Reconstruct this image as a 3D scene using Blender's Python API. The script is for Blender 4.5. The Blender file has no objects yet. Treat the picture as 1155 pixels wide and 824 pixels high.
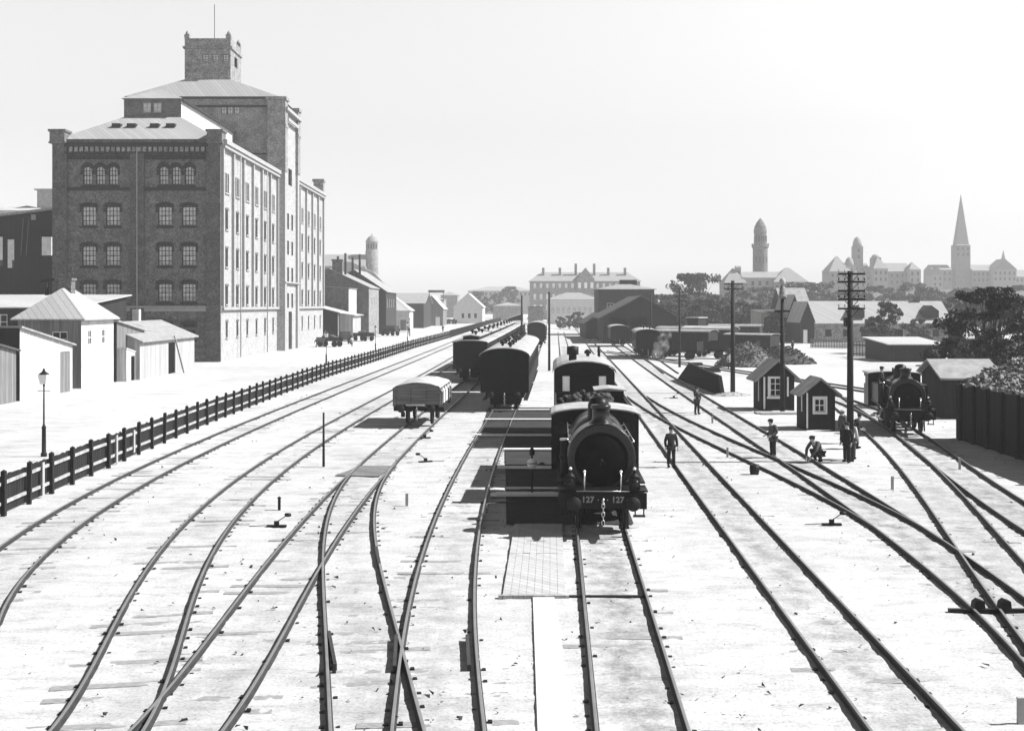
import bpy, math, random
import numpy as np
from mathutils import Vector, Matrix, noise as mnoise
R = math.radians
sc = bpy.context.scene
C = sc.collection
F, CX, HY, HC = 1300.0, 577.5, 344.0, 7.04      # focal length in photograph pixels, principal column, horizon row, eye height

# ------------------------------------------------------------------ camera, world, sun, exposure
cd = bpy.data.cameras.new('camera'); cam = bpy.data.objects.new('camera', cd); C.objects.link(cam)
cam.location = (0, 0, HC); cam.rotation_euler = (R(90), 0, 0)
cd.sensor_width = 36; cd.lens = F / 1155 * 36; cd.shift_y = -(412 - HY) / 1155
cd.clip_start = .1; cd.clip_end = 8000
sc.camera = cam
SUN_EL, SUN_AZ = 44.0, 88.0        # azimuth clockwise from +Y
w = bpy.data.worlds.new('World'); sc.world = w; w.use_nodes = True
nt = w.node_tree; nt.nodes.clear()
sky = nt.nodes.new('ShaderNodeTexSky'); sky.sky_type = 'NISHITA'; sky.sun_disc = False
sky.sun_elevation = R(SUN_EL); sky.sun_rotation = R(SUN_AZ); sky.dust_density = 2.0; sky.air_density = 1.0
bw = nt.nodes.new('ShaderNodeRGBToBW'); bg = nt.nodes.new('ShaderNodeBackground'); wo = nt.nodes.new('ShaderNodeOutputWorld')
bg.inputs['Strength'].default_value = .06
# a hazy summer sky: bright milky band up to about 20 degrees, much deeper overhead
wt = nt.nodes.new('ShaderNodeTexCoord'); wx = nt.nodes.new('ShaderNodeSeparateXYZ'); wr = nt.nodes.new('ShaderNodeValToRGB'); wm = nt.nodes.new('ShaderNodeMix')
wm.data_type = 'RGBA'; wm.blend_type = 'MULTIPLY'; wm.inputs[0].default_value = 1
SKY = [(0, 2.0), (.02, 1.9), (.04, 1.75), (.06, 1.7), (.08, 1.7), (.1025, 1.70), (.125, 1.75), (.148, 1.82), (.17, 1.96), (.192, 2.08), (.213, 2.2), (.255, 2.4), (.30, 2.2), (.48, .25), (1, .12)]
for p_, c_ in [SKY[0], SKY[-1]] + SKY[1:-1]:
    c_ *= 1.07
    e_ = wr.color_ramp.elements[int(p_)] if p_ in (0, 1) else wr.color_ramp.elements.new(p_)
    e_.color = (c_ / 4, c_ / 4, c_ / 4, 1)
ws = nt.nodes.new('ShaderNodeMath'); ws.operation = 'MULTIPLY'; ws.inputs[1].default_value = 4
nt.links.new(wt.outputs['Generated'], wx.inputs[0]); nt.links.new(wx.outputs[2], wr.inputs[0])
nt.links.new(sky.outputs[0], bw.inputs[0]); nt.links.new(bw.outputs[0], ws.inputs[0]); nt.links.new(ws.outputs[0], wm.inputs[6]); nt.links.new(wr.outputs[0], wm.inputs[7])
nt.links.new(wm.outputs[2], bg.inputs['Color']); nt.links.new(bg.outputs[0], wo.inputs['Surface'])
sl = bpy.data.lights.new('sun', 'SUN'); sl.energy = 5.0; sl.angle = R(.5); sl.color = (1, 1, 1)
sun = bpy.data.objects.new('sun', sl); C.objects.link(sun)
sdir = Vector((math.sin(R(SUN_AZ)) * math.cos(R(SUN_EL)), math.cos(R(SUN_AZ)) * math.cos(R(SUN_EL)), math.sin(R(SUN_EL))))
sun.rotation_euler = sdir.to_track_quat('Z', 'Y').to_euler(); sun.location = (60, 0, 60)
vs = sc.view_settings
vs.view_transform = 'Standard'; vs.look = 'None'; vs.gamma = 1; vs.exposure = 1.0; vs.use_curve_mapping = False
sc.cycles.use_denoising = True
sc.cycles.max_bounces = 6; sc.cycles.diffuse_bounces = 3; sc.cycles.volume_bounces = 1
sc.cycles.transparent_max_bounces = 8

# ------------------------------------------------------------------ pixel -> place
def gp(px, py, z=0.0):
    D = F * (HC - z) / (py - HY); return ((px - CX) * D / F, D)
def at(px, py, D): return ((px - CX) * D / F, HC + (HY - py) * D / F)
def X(px, D): return (px - CX) * D / F
def Z(py, D): return HC + (HY - py) * D / F

# ------------------------------------------------------------------ materials (the photograph is monochrome)
def mat(name, v, rough=.85, amp=.25, scale=3.0, bump=0.0, metal=0.0, spec=.3, stretch=(1, 1, 1), detail=6, v2=None, world=False):
    m = bpy.data.materials.new(name); m.use_nodes = True; n = m.node_tree; b = n.nodes['Principled BSDF']
    b.inputs['Roughness'].default_value = rough; b.inputs['Metallic'].default_value = metal
    b.inputs['Specular IOR Level'].default_value = spec
    tc = n.nodes.new('ShaderNodeTexCoord'); mp = n.nodes.new('ShaderNodeMapping'); mp.inputs['Scale'].default_value = stretch
    ns = n.nodes.new('ShaderNodeTexNoise'); ns.inputs['Scale'].default_value = scale; ns.inputs['Detail'].default_value = detail; ns.inputs['Roughness'].default_value = .65
    rp = n.nodes.new('ShaderNodeValToRGB'); lo = v * (1 - amp); hi = v * (1 + amp) if v2 is None else v2
    rp.color_ramp.elements[0].position = .32; rp.color_ramp.elements[1].position = .68
    rp.color_ramp.elements[0].color = (lo, lo, lo, 1); rp.color_ramp.elements[1].color = (hi, hi, hi, 1)
    if world:
        g = n.nodes.new('ShaderNodeNewGeometry'); n.links.new(g.outputs['Position'], mp.inputs[0])
    else: n.links.new(tc.outputs['Object'], mp.inputs[0])
    n.links.new(mp.outputs[0], ns.inputs[0]); n.links.new(ns.outputs[0], rp.inputs[0])
    n.links.new(rp.outputs[0], b.inputs['Base Color'])
    if bump:
        bp = n.nodes.new('ShaderNodeBump'); bp.inputs['Strength'].default_value = bump; bp.inputs['Distance'].default_value = .05
        n.links.new(ns.outputs[0], bp.inputs['Height']); n.links.new(bp.outputs[0], b.inputs['Normal'])
    m['ramp'] = 1
    return m
def brick_mat(name, v, vm, bw_=.25, bh=.08, amp=.35, big=.25):
    big *= 1.7
    m = mat(name, v, .9, amp, .9); n = m.node_tree; b = n.nodes['Principled BSDF']
    geo = n.nodes.new('ShaderNodeNewGeometry'); sx = n.nodes.new('ShaderNodeSeparateXYZ'); cx = n.nodes.new('ShaderNodeCombineXYZ')
    ad = n.nodes.new('ShaderNodeMath'); ad.operation = 'ADD'
    n.links.new(geo.outputs['Position'], sx.inputs[0]); n.links.new(sx.outputs[0], ad.inputs[0]); n.links.new(sx.outputs[1], ad.inputs[1])
    n.links.new(ad.outputs[0], cx.inputs[0]); n.links.new(sx.outputs[2], cx.inputs[1])
    br = n.nodes.new('ShaderNodeTexBrick'); br.inputs['Scale'].default_value = 1; br.inputs['Brick Width'].default_value = bw_; br.inputs['Row Height'].default_value = bh
    br.inputs['Mortar Size'].default_value = .012; br.inputs['Color1'].default_value = (.75,) * 3 + (1,); br.inputs['Color2'].default_value = (1.3,) * 3 + (1,)
    k = vm / v; br.inputs['Mortar'].default_value = (k, k, k, 1)
    n.links.new(cx.outputs[0], br.inputs[0])
    mx = n.nodes.new('ShaderNodeMix'); mx.data_type = 'RGBA'; mx.blend_type = 'MULTIPLY'; mx.inputs[0].default_value = 1
    rp = [q for q in n.nodes if q.type == 'VALTORGB'][0]
    n2 = n.nodes.new('ShaderNodeTexNoise'); n2.inputs['Scale'].default_value = 5.5; n2.inputs['Detail'].default_value = 4; n2.inputs['Roughness'].default_value = .8
    n.links.new(geo.outputs['Position'], n2.inputs[0])
    r2 = n.nodes.new('ShaderNodeValToRGB'); r2.color_ramp.elements[0].position = .38; r2.color_ramp.elements[1].position = .64
    r2.color_ramp.elements[0].color = (max(.25, 1 - big * 1.5),) * 3 + (1,); r2.color_ramp.elements[1].color = (1 + big * 1.35,) * 3 + (1,)
    n.links.new(n2.outputs[0], r2.inputs[0])
    m2 = n.nodes.new('ShaderNodeMix'); m2.data_type = 'RGBA'; m2.blend_type = 'MULTIPLY'; m2.inputs[0].default_value = 1
    n.links.new(rp.outputs[0], mx.inputs[6]); n.links.new(br.outputs[0], mx.inputs[7])
    n.links.new(mx.outputs[2], m2.inputs[6]); n.links.new(r2.outputs[0], m2.inputs[7]); n.links.new(m2.outputs[2], b.inputs['Base Color'])
    return m
def board_mat(name, v, amp=.3, pitch=6.0, axis=0, rough=.85):
    """painted or weathered boards: thin dark joints at right angles to the given axis, streaky wood between"""
    m = mat(name, v, rough, amp, 1.0, stretch=(6, 6, .5) if axis != 2 else (.6, .6, 8)); n = m.node_tree; b = n.nodes['Principled BSDF']
    tc = [q for q in n.nodes if q.type == 'TEX_COORD'][0]
    sx = n.nodes.new('ShaderNodeSeparateXYZ'); n.links.new(tc.outputs['Object'], sx.inputs[0])
    if axis == 2: src = sx.outputs[2]
    else:
        a = n.nodes.new('ShaderNodeMath'); a.operation = 'ADD'; n.links.new(sx.outputs[0], a.inputs[0]); n.links.new(sx.outputs[1], a.inputs[1]); src = a.outputs[0]
    mu = n.nodes.new('ShaderNodeMath'); mu.operation = 'MULTIPLY'; mu.inputs[1].default_value = pitch; n.links.new(src, mu.inputs[0])
    fr = n.nodes.new('ShaderNodeMath'); fr.operation = 'FRACT'; n.links.new(mu.outputs[0], fr.inputs[0])
    gt = n.nodes.new('ShaderNodeValToRGB'); gt.color_ramp.elements[0].position = .0; gt.color_ramp.elements[0].color = (.45, .45, .45, 1)
    gt.color_ramp.elements[1].position = .14; gt.color_ramp.elements[1].color = (1, 1, 1, 1); n.links.new(fr.outputs[0], gt.inputs[0])
    fl = n.nodes.new('ShaderNodeMath'); fl.operation = 'FLOOR'; n.links.new(mu.outputs[0], fl.inputs[0])
    wn = n.nodes.new('ShaderNodeTexWhiteNoise'); wn.noise_dimensions = '1D'; n.links.new(fl.outputs[0], wn.inputs['W'])
    mr = n.nodes.new('ShaderNodeMapRange'); mr.inputs['To Min'].default_value = 1 - amp; mr.inputs['To Max'].default_value = 1 + amp * .6; n.links.new(wn.outputs[0], mr.inputs[0])
    rp = [q for q in n.nodes if q.type == 'VALTORGB' and q != gt][0]
    mx = n.nodes.new('ShaderNodeMix'); mx.data_type = 'RGBA'; mx.blend_type = 'MULTIPLY'; mx.inputs[0].default_value = 1
    m2 = n.nodes.new('ShaderNodeMix'); m2.data_type = 'RGBA'; m2.blend_type = 'MULTIPLY'; m2.inputs[0].default_value = 1
    n.links.new(rp.outputs[0], mx.inputs[6]); n.links.new(gt.outputs[0], mx.inputs[7])
    n.links.new(mx.outputs[2], m2.inputs[6]); n.links.new(mr.outputs[0], m2.inputs[7]); n.links.new(m2.outputs[2], b.inputs['Base Color'])
    return m

# ground: pale sand-and-cinders surface with darker scuffs that run across the tracks
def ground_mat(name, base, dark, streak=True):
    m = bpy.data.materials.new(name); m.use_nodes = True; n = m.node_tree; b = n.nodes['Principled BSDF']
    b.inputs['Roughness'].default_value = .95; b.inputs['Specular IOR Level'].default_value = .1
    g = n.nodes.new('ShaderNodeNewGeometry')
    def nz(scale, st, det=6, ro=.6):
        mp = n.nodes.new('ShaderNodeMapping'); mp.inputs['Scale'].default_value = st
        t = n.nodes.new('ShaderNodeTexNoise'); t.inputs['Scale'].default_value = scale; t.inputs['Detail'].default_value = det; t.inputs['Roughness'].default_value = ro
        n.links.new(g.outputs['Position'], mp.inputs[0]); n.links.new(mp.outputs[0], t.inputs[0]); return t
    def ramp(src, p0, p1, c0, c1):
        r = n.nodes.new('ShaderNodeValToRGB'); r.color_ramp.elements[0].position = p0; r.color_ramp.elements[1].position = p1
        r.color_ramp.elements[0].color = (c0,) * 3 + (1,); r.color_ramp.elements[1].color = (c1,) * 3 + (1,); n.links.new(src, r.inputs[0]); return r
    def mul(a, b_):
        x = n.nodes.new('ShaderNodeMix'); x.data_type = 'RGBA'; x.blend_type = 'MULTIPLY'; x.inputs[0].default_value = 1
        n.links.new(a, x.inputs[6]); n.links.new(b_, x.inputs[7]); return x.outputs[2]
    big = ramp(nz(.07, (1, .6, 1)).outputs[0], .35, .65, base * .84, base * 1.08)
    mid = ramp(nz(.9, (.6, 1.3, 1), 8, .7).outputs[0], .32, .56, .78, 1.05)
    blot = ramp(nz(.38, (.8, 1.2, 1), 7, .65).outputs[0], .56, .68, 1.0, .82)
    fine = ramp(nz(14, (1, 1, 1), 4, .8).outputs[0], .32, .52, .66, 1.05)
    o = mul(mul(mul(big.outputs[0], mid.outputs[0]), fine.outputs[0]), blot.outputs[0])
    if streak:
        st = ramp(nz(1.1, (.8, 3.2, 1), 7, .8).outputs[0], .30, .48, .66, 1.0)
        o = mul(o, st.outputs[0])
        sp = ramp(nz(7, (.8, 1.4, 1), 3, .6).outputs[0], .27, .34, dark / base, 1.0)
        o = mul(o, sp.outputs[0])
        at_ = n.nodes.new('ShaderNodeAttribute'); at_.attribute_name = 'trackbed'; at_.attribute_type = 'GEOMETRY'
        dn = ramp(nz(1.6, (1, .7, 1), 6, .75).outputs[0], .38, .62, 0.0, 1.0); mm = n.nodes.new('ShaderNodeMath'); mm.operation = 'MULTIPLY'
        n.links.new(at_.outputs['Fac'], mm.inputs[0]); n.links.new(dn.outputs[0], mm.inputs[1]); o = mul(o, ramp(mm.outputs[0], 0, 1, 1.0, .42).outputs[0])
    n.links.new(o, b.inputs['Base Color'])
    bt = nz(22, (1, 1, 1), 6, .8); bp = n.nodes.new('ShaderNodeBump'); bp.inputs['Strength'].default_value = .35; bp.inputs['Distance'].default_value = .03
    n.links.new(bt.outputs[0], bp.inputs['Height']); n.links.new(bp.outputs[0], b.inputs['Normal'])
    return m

MT = {}
MT['ground'] = ground_mat('ground_sand', .475, .10)
MT['street'] = ground_mat('street_dust', .47, .3, streak=False)
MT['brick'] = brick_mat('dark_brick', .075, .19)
MT['brick_far'] = brick_mat('soft_brick', .2, .25)  # paler than the near brick, putting distance haze into its colour
MT['brick_dark'] = mat('dark_brick_trim', .02, .9, .4, 4)
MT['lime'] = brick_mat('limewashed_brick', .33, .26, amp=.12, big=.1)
MT['lime_trim'] = mat('lime_trim', .29, .9, .15, 2)
MT['slate'] = board_mat('zinc_roof', .31, .1, 1.6)
MT['roof_pale'] = board_mat('pale_roof_felt', .4, .12, 1.1)
MT['roof_mid'] = mat('mid_roof', .25, .8, .25, 1.5)
MT['roof_dark'] = mat('dark_roof', .06, .8, .35, 1.5)
MT['tile'] = mat('tile_roof', .24, .9, .25, 2)
MT['white'] = mat('white_paint', .75, .6, .08, 3)
MT['plaster'] = mat('pale_plaster', .43, .9, .2, .8)
MT['cream'] = mat('cream_render', .5, .9, .12, 1.2)
MT['boards_dark'] = board_mat('tarred_boards', .013, .35, 6)
MT['boards_mid'] = board_mat('grey_boards', .16, .25, 5)
MT['boards_white'] = board_mat('whitewashed_boards', .42, .2, 4)
MT['planks'] = board_mat('brown_wagon_planks', .035, .35, 5, axis=2)
MT['planks_wagon'] = board_mat('bleached_wagon_planks', .13, .35, 5, axis=2)
MT['planks_light'] = board_mat('light_planks', .34, .2, 4)
MT['black'] = mat('black_paint', .006, .4, .6, 2.5, spec=.12)
MT['black_gloss'] = mat('oiled_black', .004, .3, .5, 2.5, spec=.4)
MT['black_matt'] = mat('sooty_black', .005, .9, .5, 3, spec=.05)
MT['iron'] = mat('dark_iron', .011, .55, .4, 6, spec=.15)
MT['steel'] = mat('bright_steel', .55, .3, .15, 8, metal=.9)
MT['rail'] = mat('rusty_rail', .03, .6, .4, 3, spec=.4)
MT['rail_head'] = mat('worn_rail_head', .27, .42, .15, 2, metal=.5)
MT['sleeper'] = mat('sleeper_timber', .24, .95, .5, 5, stretch=(1, 6, 1))
MT['wood_post'] = mat('tarred_post', .012, .85, .4, 5)
MT['fence_board'] = board_mat('tarred_fence', .011, .4, 7)
MT['fence_rail'] = mat('weathered_rail', .30, .9, .35, 4)
MT['coach'] = mat('dark_coach_varnish', .007, .5, .4, 2, spec=.08)
MT['coach_roof'] = mat('sooty_canvas_roof', .36, .85, .4, .7, v2=.44)
MT['tarp'] = mat('pale_tarpaulin', .38, .85, .3, 1.4, bump=.4)
MT['glass'] = mat('dark_glass', .015, .25, .3, 2, spec=.15)
MT['glass_dull'] = mat('dusty_glass', .5, .35, .5, 1.1, spec=.15)
MT['blind'] = mat('pale_blind', .8, .8, .1, 2)
MT['coal'] = mat('coal', .03, .7, .7, 6, bump=.8)
MT['rubble'] = mat('pale_coke_lumps', .19, .8, .85, 5)
MT['skin'] = mat('skin', .38, .6, .05, 8)
MT['cloth_dark'] = mat('dark_cloth', .012, .9, .4, 6)
MT['cloth_mid'] = mat('work_cloth', .07, .9, .3, 6)
MT['cloth_pale'] = mat('pale_shirt', .45, .9, .15, 6)
MT['bark'] = mat('bark', .05, .95, .4, 5)
MT['leaf'] = mat('dark_leaves', .035, .7, .45, .8, world=True)
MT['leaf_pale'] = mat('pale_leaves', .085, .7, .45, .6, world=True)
MT['hay'] = mat('heap_of_brushwood', .13, .95, .6, 4)
MT['hill'] = mat('hill_scrub', .09, .95, .4, .05, world=True)
MT['stone'] = mat('weathered_stone', .32, .9, .2, 1)
MT['horse'] = mat('horse_hide', .05, .6, .3, 3)
MT['planksdeck'] = board_mat('deck_planks', .40, .12, 3.2)
MT['glasslamp'] = mat('lantern_glass', .7, .2, .1, 2)
MT['number'] = mat('number_paint', .2, .6, .2, 6)
MT['gravel_dark'] = mat('cinder_dust', .03, .95, .6, 2, world=True)

# ------------------------------------------------------------------ mesh builder
class MB:
    def __init__(s): s.v = []; s.f = []; s.mi = []; s.sm = []; s.cur = 0; s.smooth = False
    def face(s, idx): s.f.append(idx); s.mi.append(s.cur); s.sm.append(s.smooth)
    def add(s, vs_, fs):
        o = len(s.v); s.v += [tuple(p) for p in vs_]
        for f in fs: s.face([o + i for i in f])
    def quad(s, a, b, c, d): s.add([a, b, c, d], [(0, 1, 2, 3)])
    def box(s, x0, x1, y0, y1, z0, z1):
        s.add([(x0, y0, z0), (x1, y0, z0), (x1, y1, z0), (x0, y1, z0), (x0, y0, z1), (x1, y0, z1), (x1, y1, z1), (x0, y1, z1)],
              [(0, 3, 2, 1), (4, 5, 6, 7), (0, 1, 5, 4), (1, 2, 6, 5), (2, 3, 7, 6), (3, 0, 4, 7)])
    def bar(s, p, q, wx, wz):
        """square bar from p to q"""
        p = Vector(p); q = Vector(q); d = (q - p).normalized(); up = Vector((0, 0, 1)) if abs(d.z) < .95 else Vector((0, 1, 0))
        sd = d.cross(up).normalized() * wx / 2; u = sd.cross(d).normalized() * wz / 2
        s.add([p - sd - u, p + sd - u, p + sd + u, p - sd + u, q - sd - u, q + sd - u, q + sd + u, q - sd + u],
              [(0, 3, 2, 1), (4, 5, 6, 7), (0, 1, 5, 4), (1, 2, 6, 5), (2, 3, 7, 6), (3, 0, 4, 7)][::1])
    def tube(s, p, q, r0, r1=None, n=12, caps=True):
        r1 = r0 if r1 is None else r1; p = Vector(p); q = Vector(q); d = (q - p).normalized()
        a = Vector((1, 0, 0)) if abs(d.x) < .9 else Vector((0, 1, 0)); e1 = d.cross(a).normalized(); e2 = d.cross(e1)
        o = len(s.v)
        for c, r in ((p, r0), (q, r1)):
            for i in range(n):
                t = 2 * math.pi * i / n; s.v.append(tuple(c + e1 * (r * math.cos(t)) + e2 * (r * math.sin(t))))
        sm = s.smooth; s.smooth = True
        for i in range(n): j = (i + 1) % n; s.face([o + i, o + j, o + n + j, o + n + i])
        s.smooth = False
        if caps: s.face([o + i for i in range(n)][::-1]); s.face([o + n + i for i in range(n)])
        s.smooth = sm
    def lathe(s, prof, c=(0, 0, 0), n=20, axis='z', smooth=True):
        """profile of (radius, height)"""
        o = len(s.v)
        for r, h in prof:
            for i in range(n):
                t = 2 * math.pi * i / n; a, b = r * math.cos(t), r * math.sin(t)
                if axis == 'z': p = (c[0] + a, c[1] + b, c[2] + h)
                elif axis == 'y': p = (c[0] + a, c[1] + h, c[2] + b)
                else: p = (c[0] + h, c[1] + a, c[2] + b)
                s.v.append(p)
        sm = s.smooth; s.smooth = smooth
        for k in range(len(prof) - 1):
            for i in range(n):
                j = (i + 1) % n; s.face([o + k * n + i, o + k * n + j, o + (k + 1) * n + j, o + (k + 1) * n + i])
        s.smooth = False
        if prof[0][0] > 1e-4: s.face([o + i for i in range(n)][::-1])
        if prof[-1][0] > 1e-4: s.face([o + (len(prof) - 1) * n + i for i in range(n)])
        s.smooth = sm
    def prism(s, pts, lo, hi, axis='y'):
        """polygon (a,b) extruded along axis: y -> (x,z); x -> (y,z); z -> (x,y)"""
        n = len(pts); mk = {'y': lambda a, b, h: (a, h, b), 'x': lambda a, b, h: (h, a, b), 'z': lambda a, b, h: (a, b, h)}[axis]
        vs_ = [mk(a, b, lo) for a, b in pts] + [mk(a, b, hi) for a, b in pts]
        s.add(vs_, [tuple(range(n))[::-1], tuple(range(n, 2 * n))] + [(i, (i + 1) % n, n + (i + 1) % n, n + i) for i in range(n)])
    def ball(s, c, r, n=10, sq=(1, 1, 1)):
        pr = [(max(1e-5, math.sin(math.pi * i / n)) * r, -math.cos(math.pi * i / n) * r) for i in range(n + 1)]
        o = len(s.v); s.lathe(pr, (0, 0, 0), n + 4)
        for i in range(o, len(s.v)): v = s.v[i]; s.v[i] = (c[0] + v[0] * sq[0], c[1] + v[1] * sq[1], c[2] + v[2] * sq[2])
    def build(s, name, m, parent=None, loc=None, rz=0, flip=True):
        me = bpy.data.meshes.new(name); me.from_pydata(s.v, [], s.f)
        ms = m if isinstance(m, (list, tuple)) else [m]
        for q in ms: me.materials.append(MT[q] if isinstance(q, str) else q)
        if len(ms) > 1: me.polygons.foreach_set('material_index', s.mi)
        me.polygons.foreach_set('use_smooth', s.sm); me.update(); me.validate()
        if flip:
            import bmesh
            b = bmesh.new(); b.from_mesh(me); bmesh.ops.recalc_face_normals(b, faces=b.faces); b.to_mesh(me); b.free()
        o = bpy.data.objects.new(name, me); C.objects.link(o)
        if parent: o.parent = parent
        if loc: o.location = loc
        o.rotation_euler.z = rz
        return o

def tag(o, label=None, cat=None, group=None, kind=None):
    if label: o['label'] = label
    if cat: o['category'] = cat
    if group: o['group'] = group
    if kind: o['kind'] = kind
    return o
def thing(name, label, cat, loc=(0, 0, 0), rz=0, group=None):
    o = bpy.data.objects.new(name, None); C.objects.link(o); o.location = loc; o.rotation_euler = (0, 0, rz); o.empty_display_size = .3
    return tag(o, label, cat, group)
KIDS = {}
def copy_tree(o, parent=None, lvl=0):
    c = o.copy(); C.objects.link(c)
    if parent: c.parent = parent
    for ch in list(o.children): copy_tree(ch, c)
    return c
def dup(o, loc, rz=None, label=None, group=None, scale=None):
    c = copy_tree(o); c.location = loc
    if rz is not None: c.rotation_euler.z = rz
    if label: c['label'] = label
    if group: c['group'] = group
    if scale: c.scale = (scale,) * 3 if not hasattr(scale, '__len__') else scale
    return c
rnd = random.Random(7)

# walls with real openings
def facade(mb, O, u, W, z0, z1, ops, th=.3):
    n = (u[1], -u[0])
    ss = sorted(set([0, W] + [a for o in ops for a in o[:2]])); zs = sorted(set([z0, z1] + [a for o in ops for a in o[2:4]]))
    P = lambda s_, z, d=0: (O[0] + u[0] * s_ - n[0] * d, O[1] + u[1] * s_ - n[1] * d, z)
    for i in range(len(ss) - 1):
        for j in range(len(zs) - 1):
            a, b, c, d = ss[i], ss[i + 1], zs[j], zs[j + 1]; mx, mz = (a + b) / 2, (c + d) / 2
            if any(o[0] < mx < o[1] and o[2] < mz < o[3] for o in ops): continue
            mb.quad(P(a, c), P(b, c), P(b, d), P(a, d))
    for a, b, c, d in ops:
        mb.quad(P(a, c), P(a, c, th), P(b, c, th), P(b, c)); mb.quad(P(a, d), P(b, d), P(b, d, th), P(a, d, th))
        mb.quad(P(a, c), P(a, d), P(a, d, th), P(a, c, th)); mb.quad(P(b, c), P(b, c, th), P(b, d, th), P(b, d))
WIN = {}
def window(parent, O, u, s_, z, wd, ht, nx=2, nz=3, fm='white', gm='glass', depth=.15, bar=.05, name='window', proud=0):
    """a glazed window (frame mesh > pane) set in the wall at O + u*s_; shared meshes for repeats"""
    key = (round(wd, 2), round(ht, 2), nx, nz, fm, gm, bar, name, proud)
    if key not in WIN:
        f = MB(); e = bar * 1.4
        f.box(-wd / 2, -wd / 2 + e, -.03 - proud, .05, 0, ht); f.box(wd / 2 - e, wd / 2, -.03 - proud, .05, 0, ht)
        f.box(-wd / 2 + e, wd / 2 - e, -.03 - proud, .05, 0, e); f.box(-wd / 2 + e, wd / 2 - e, -.03 - proud, .05, ht - e, ht)
        for i in range(1, nx): x = -wd / 2 + wd * i / nx; f.box(x - bar / 2, x + bar / 2, -.02, .04, e, ht - e)
        for j in range(1, nz): zz = ht * j / nz; f.box(-wd / 2 + e, wd / 2 - e, -.015, .035, zz - bar / 2, zz + bar / 2)
        fo = f.build(name, fm); g = MB(); g.quad((-wd / 2, .02, 0), (wd / 2, .02, 0), (wd / 2, .02, ht), (-wd / 2, .02, ht)); go = g.build('pane', gm, fo, flip=False)
        WIN[key] = (fo.data, go.data); bpy.data.objects.remove(go); bpy.data.objects.remove(fo)
    n = (u[1], -u[0]); a, b = WIN[key]
    o = bpy.data.objects.new(name, a); C.objects.link(o); o.parent = parent
    o.location = (O[0] + u[0] * s_ - n[0] * depth, O[1] + u[1] * s_ - n[1] * depth, z); o.rotation_euler.z = math.atan2(u[1], u[0])
    p = bpy.data.objects.new('pane', b); C.objects.link(p); p.parent = o
    return o
def pane_only(parent, O, u, s_, z, wd, ht, gm='glass', depth=.1, name='window'):
    key = ('p', round(wd, 2), round(ht, 2), gm)
    if key not in WIN:
        g = MB(); g.quad((-wd / 2, 0, 0), (wd / 2, 0, 0), (wd / 2, 0, ht), (-wd / 2, 0, ht)); go = g.build(name, gm, flip=False); WIN[key] = go.data; bpy.data.objects.remove(go)
    n = (u[1], -u[0]); o = bpy.data.objects.new(name, WIN[key]); C.objects.link(o); o.parent = parent
    o.location = (O[0] + u[0] * s_ - n[0] * depth, O[1] + u[1] * s_ - n[1] * depth, z); o.rotation_euler.z = math.atan2(u[1], u[0]); return o

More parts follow.
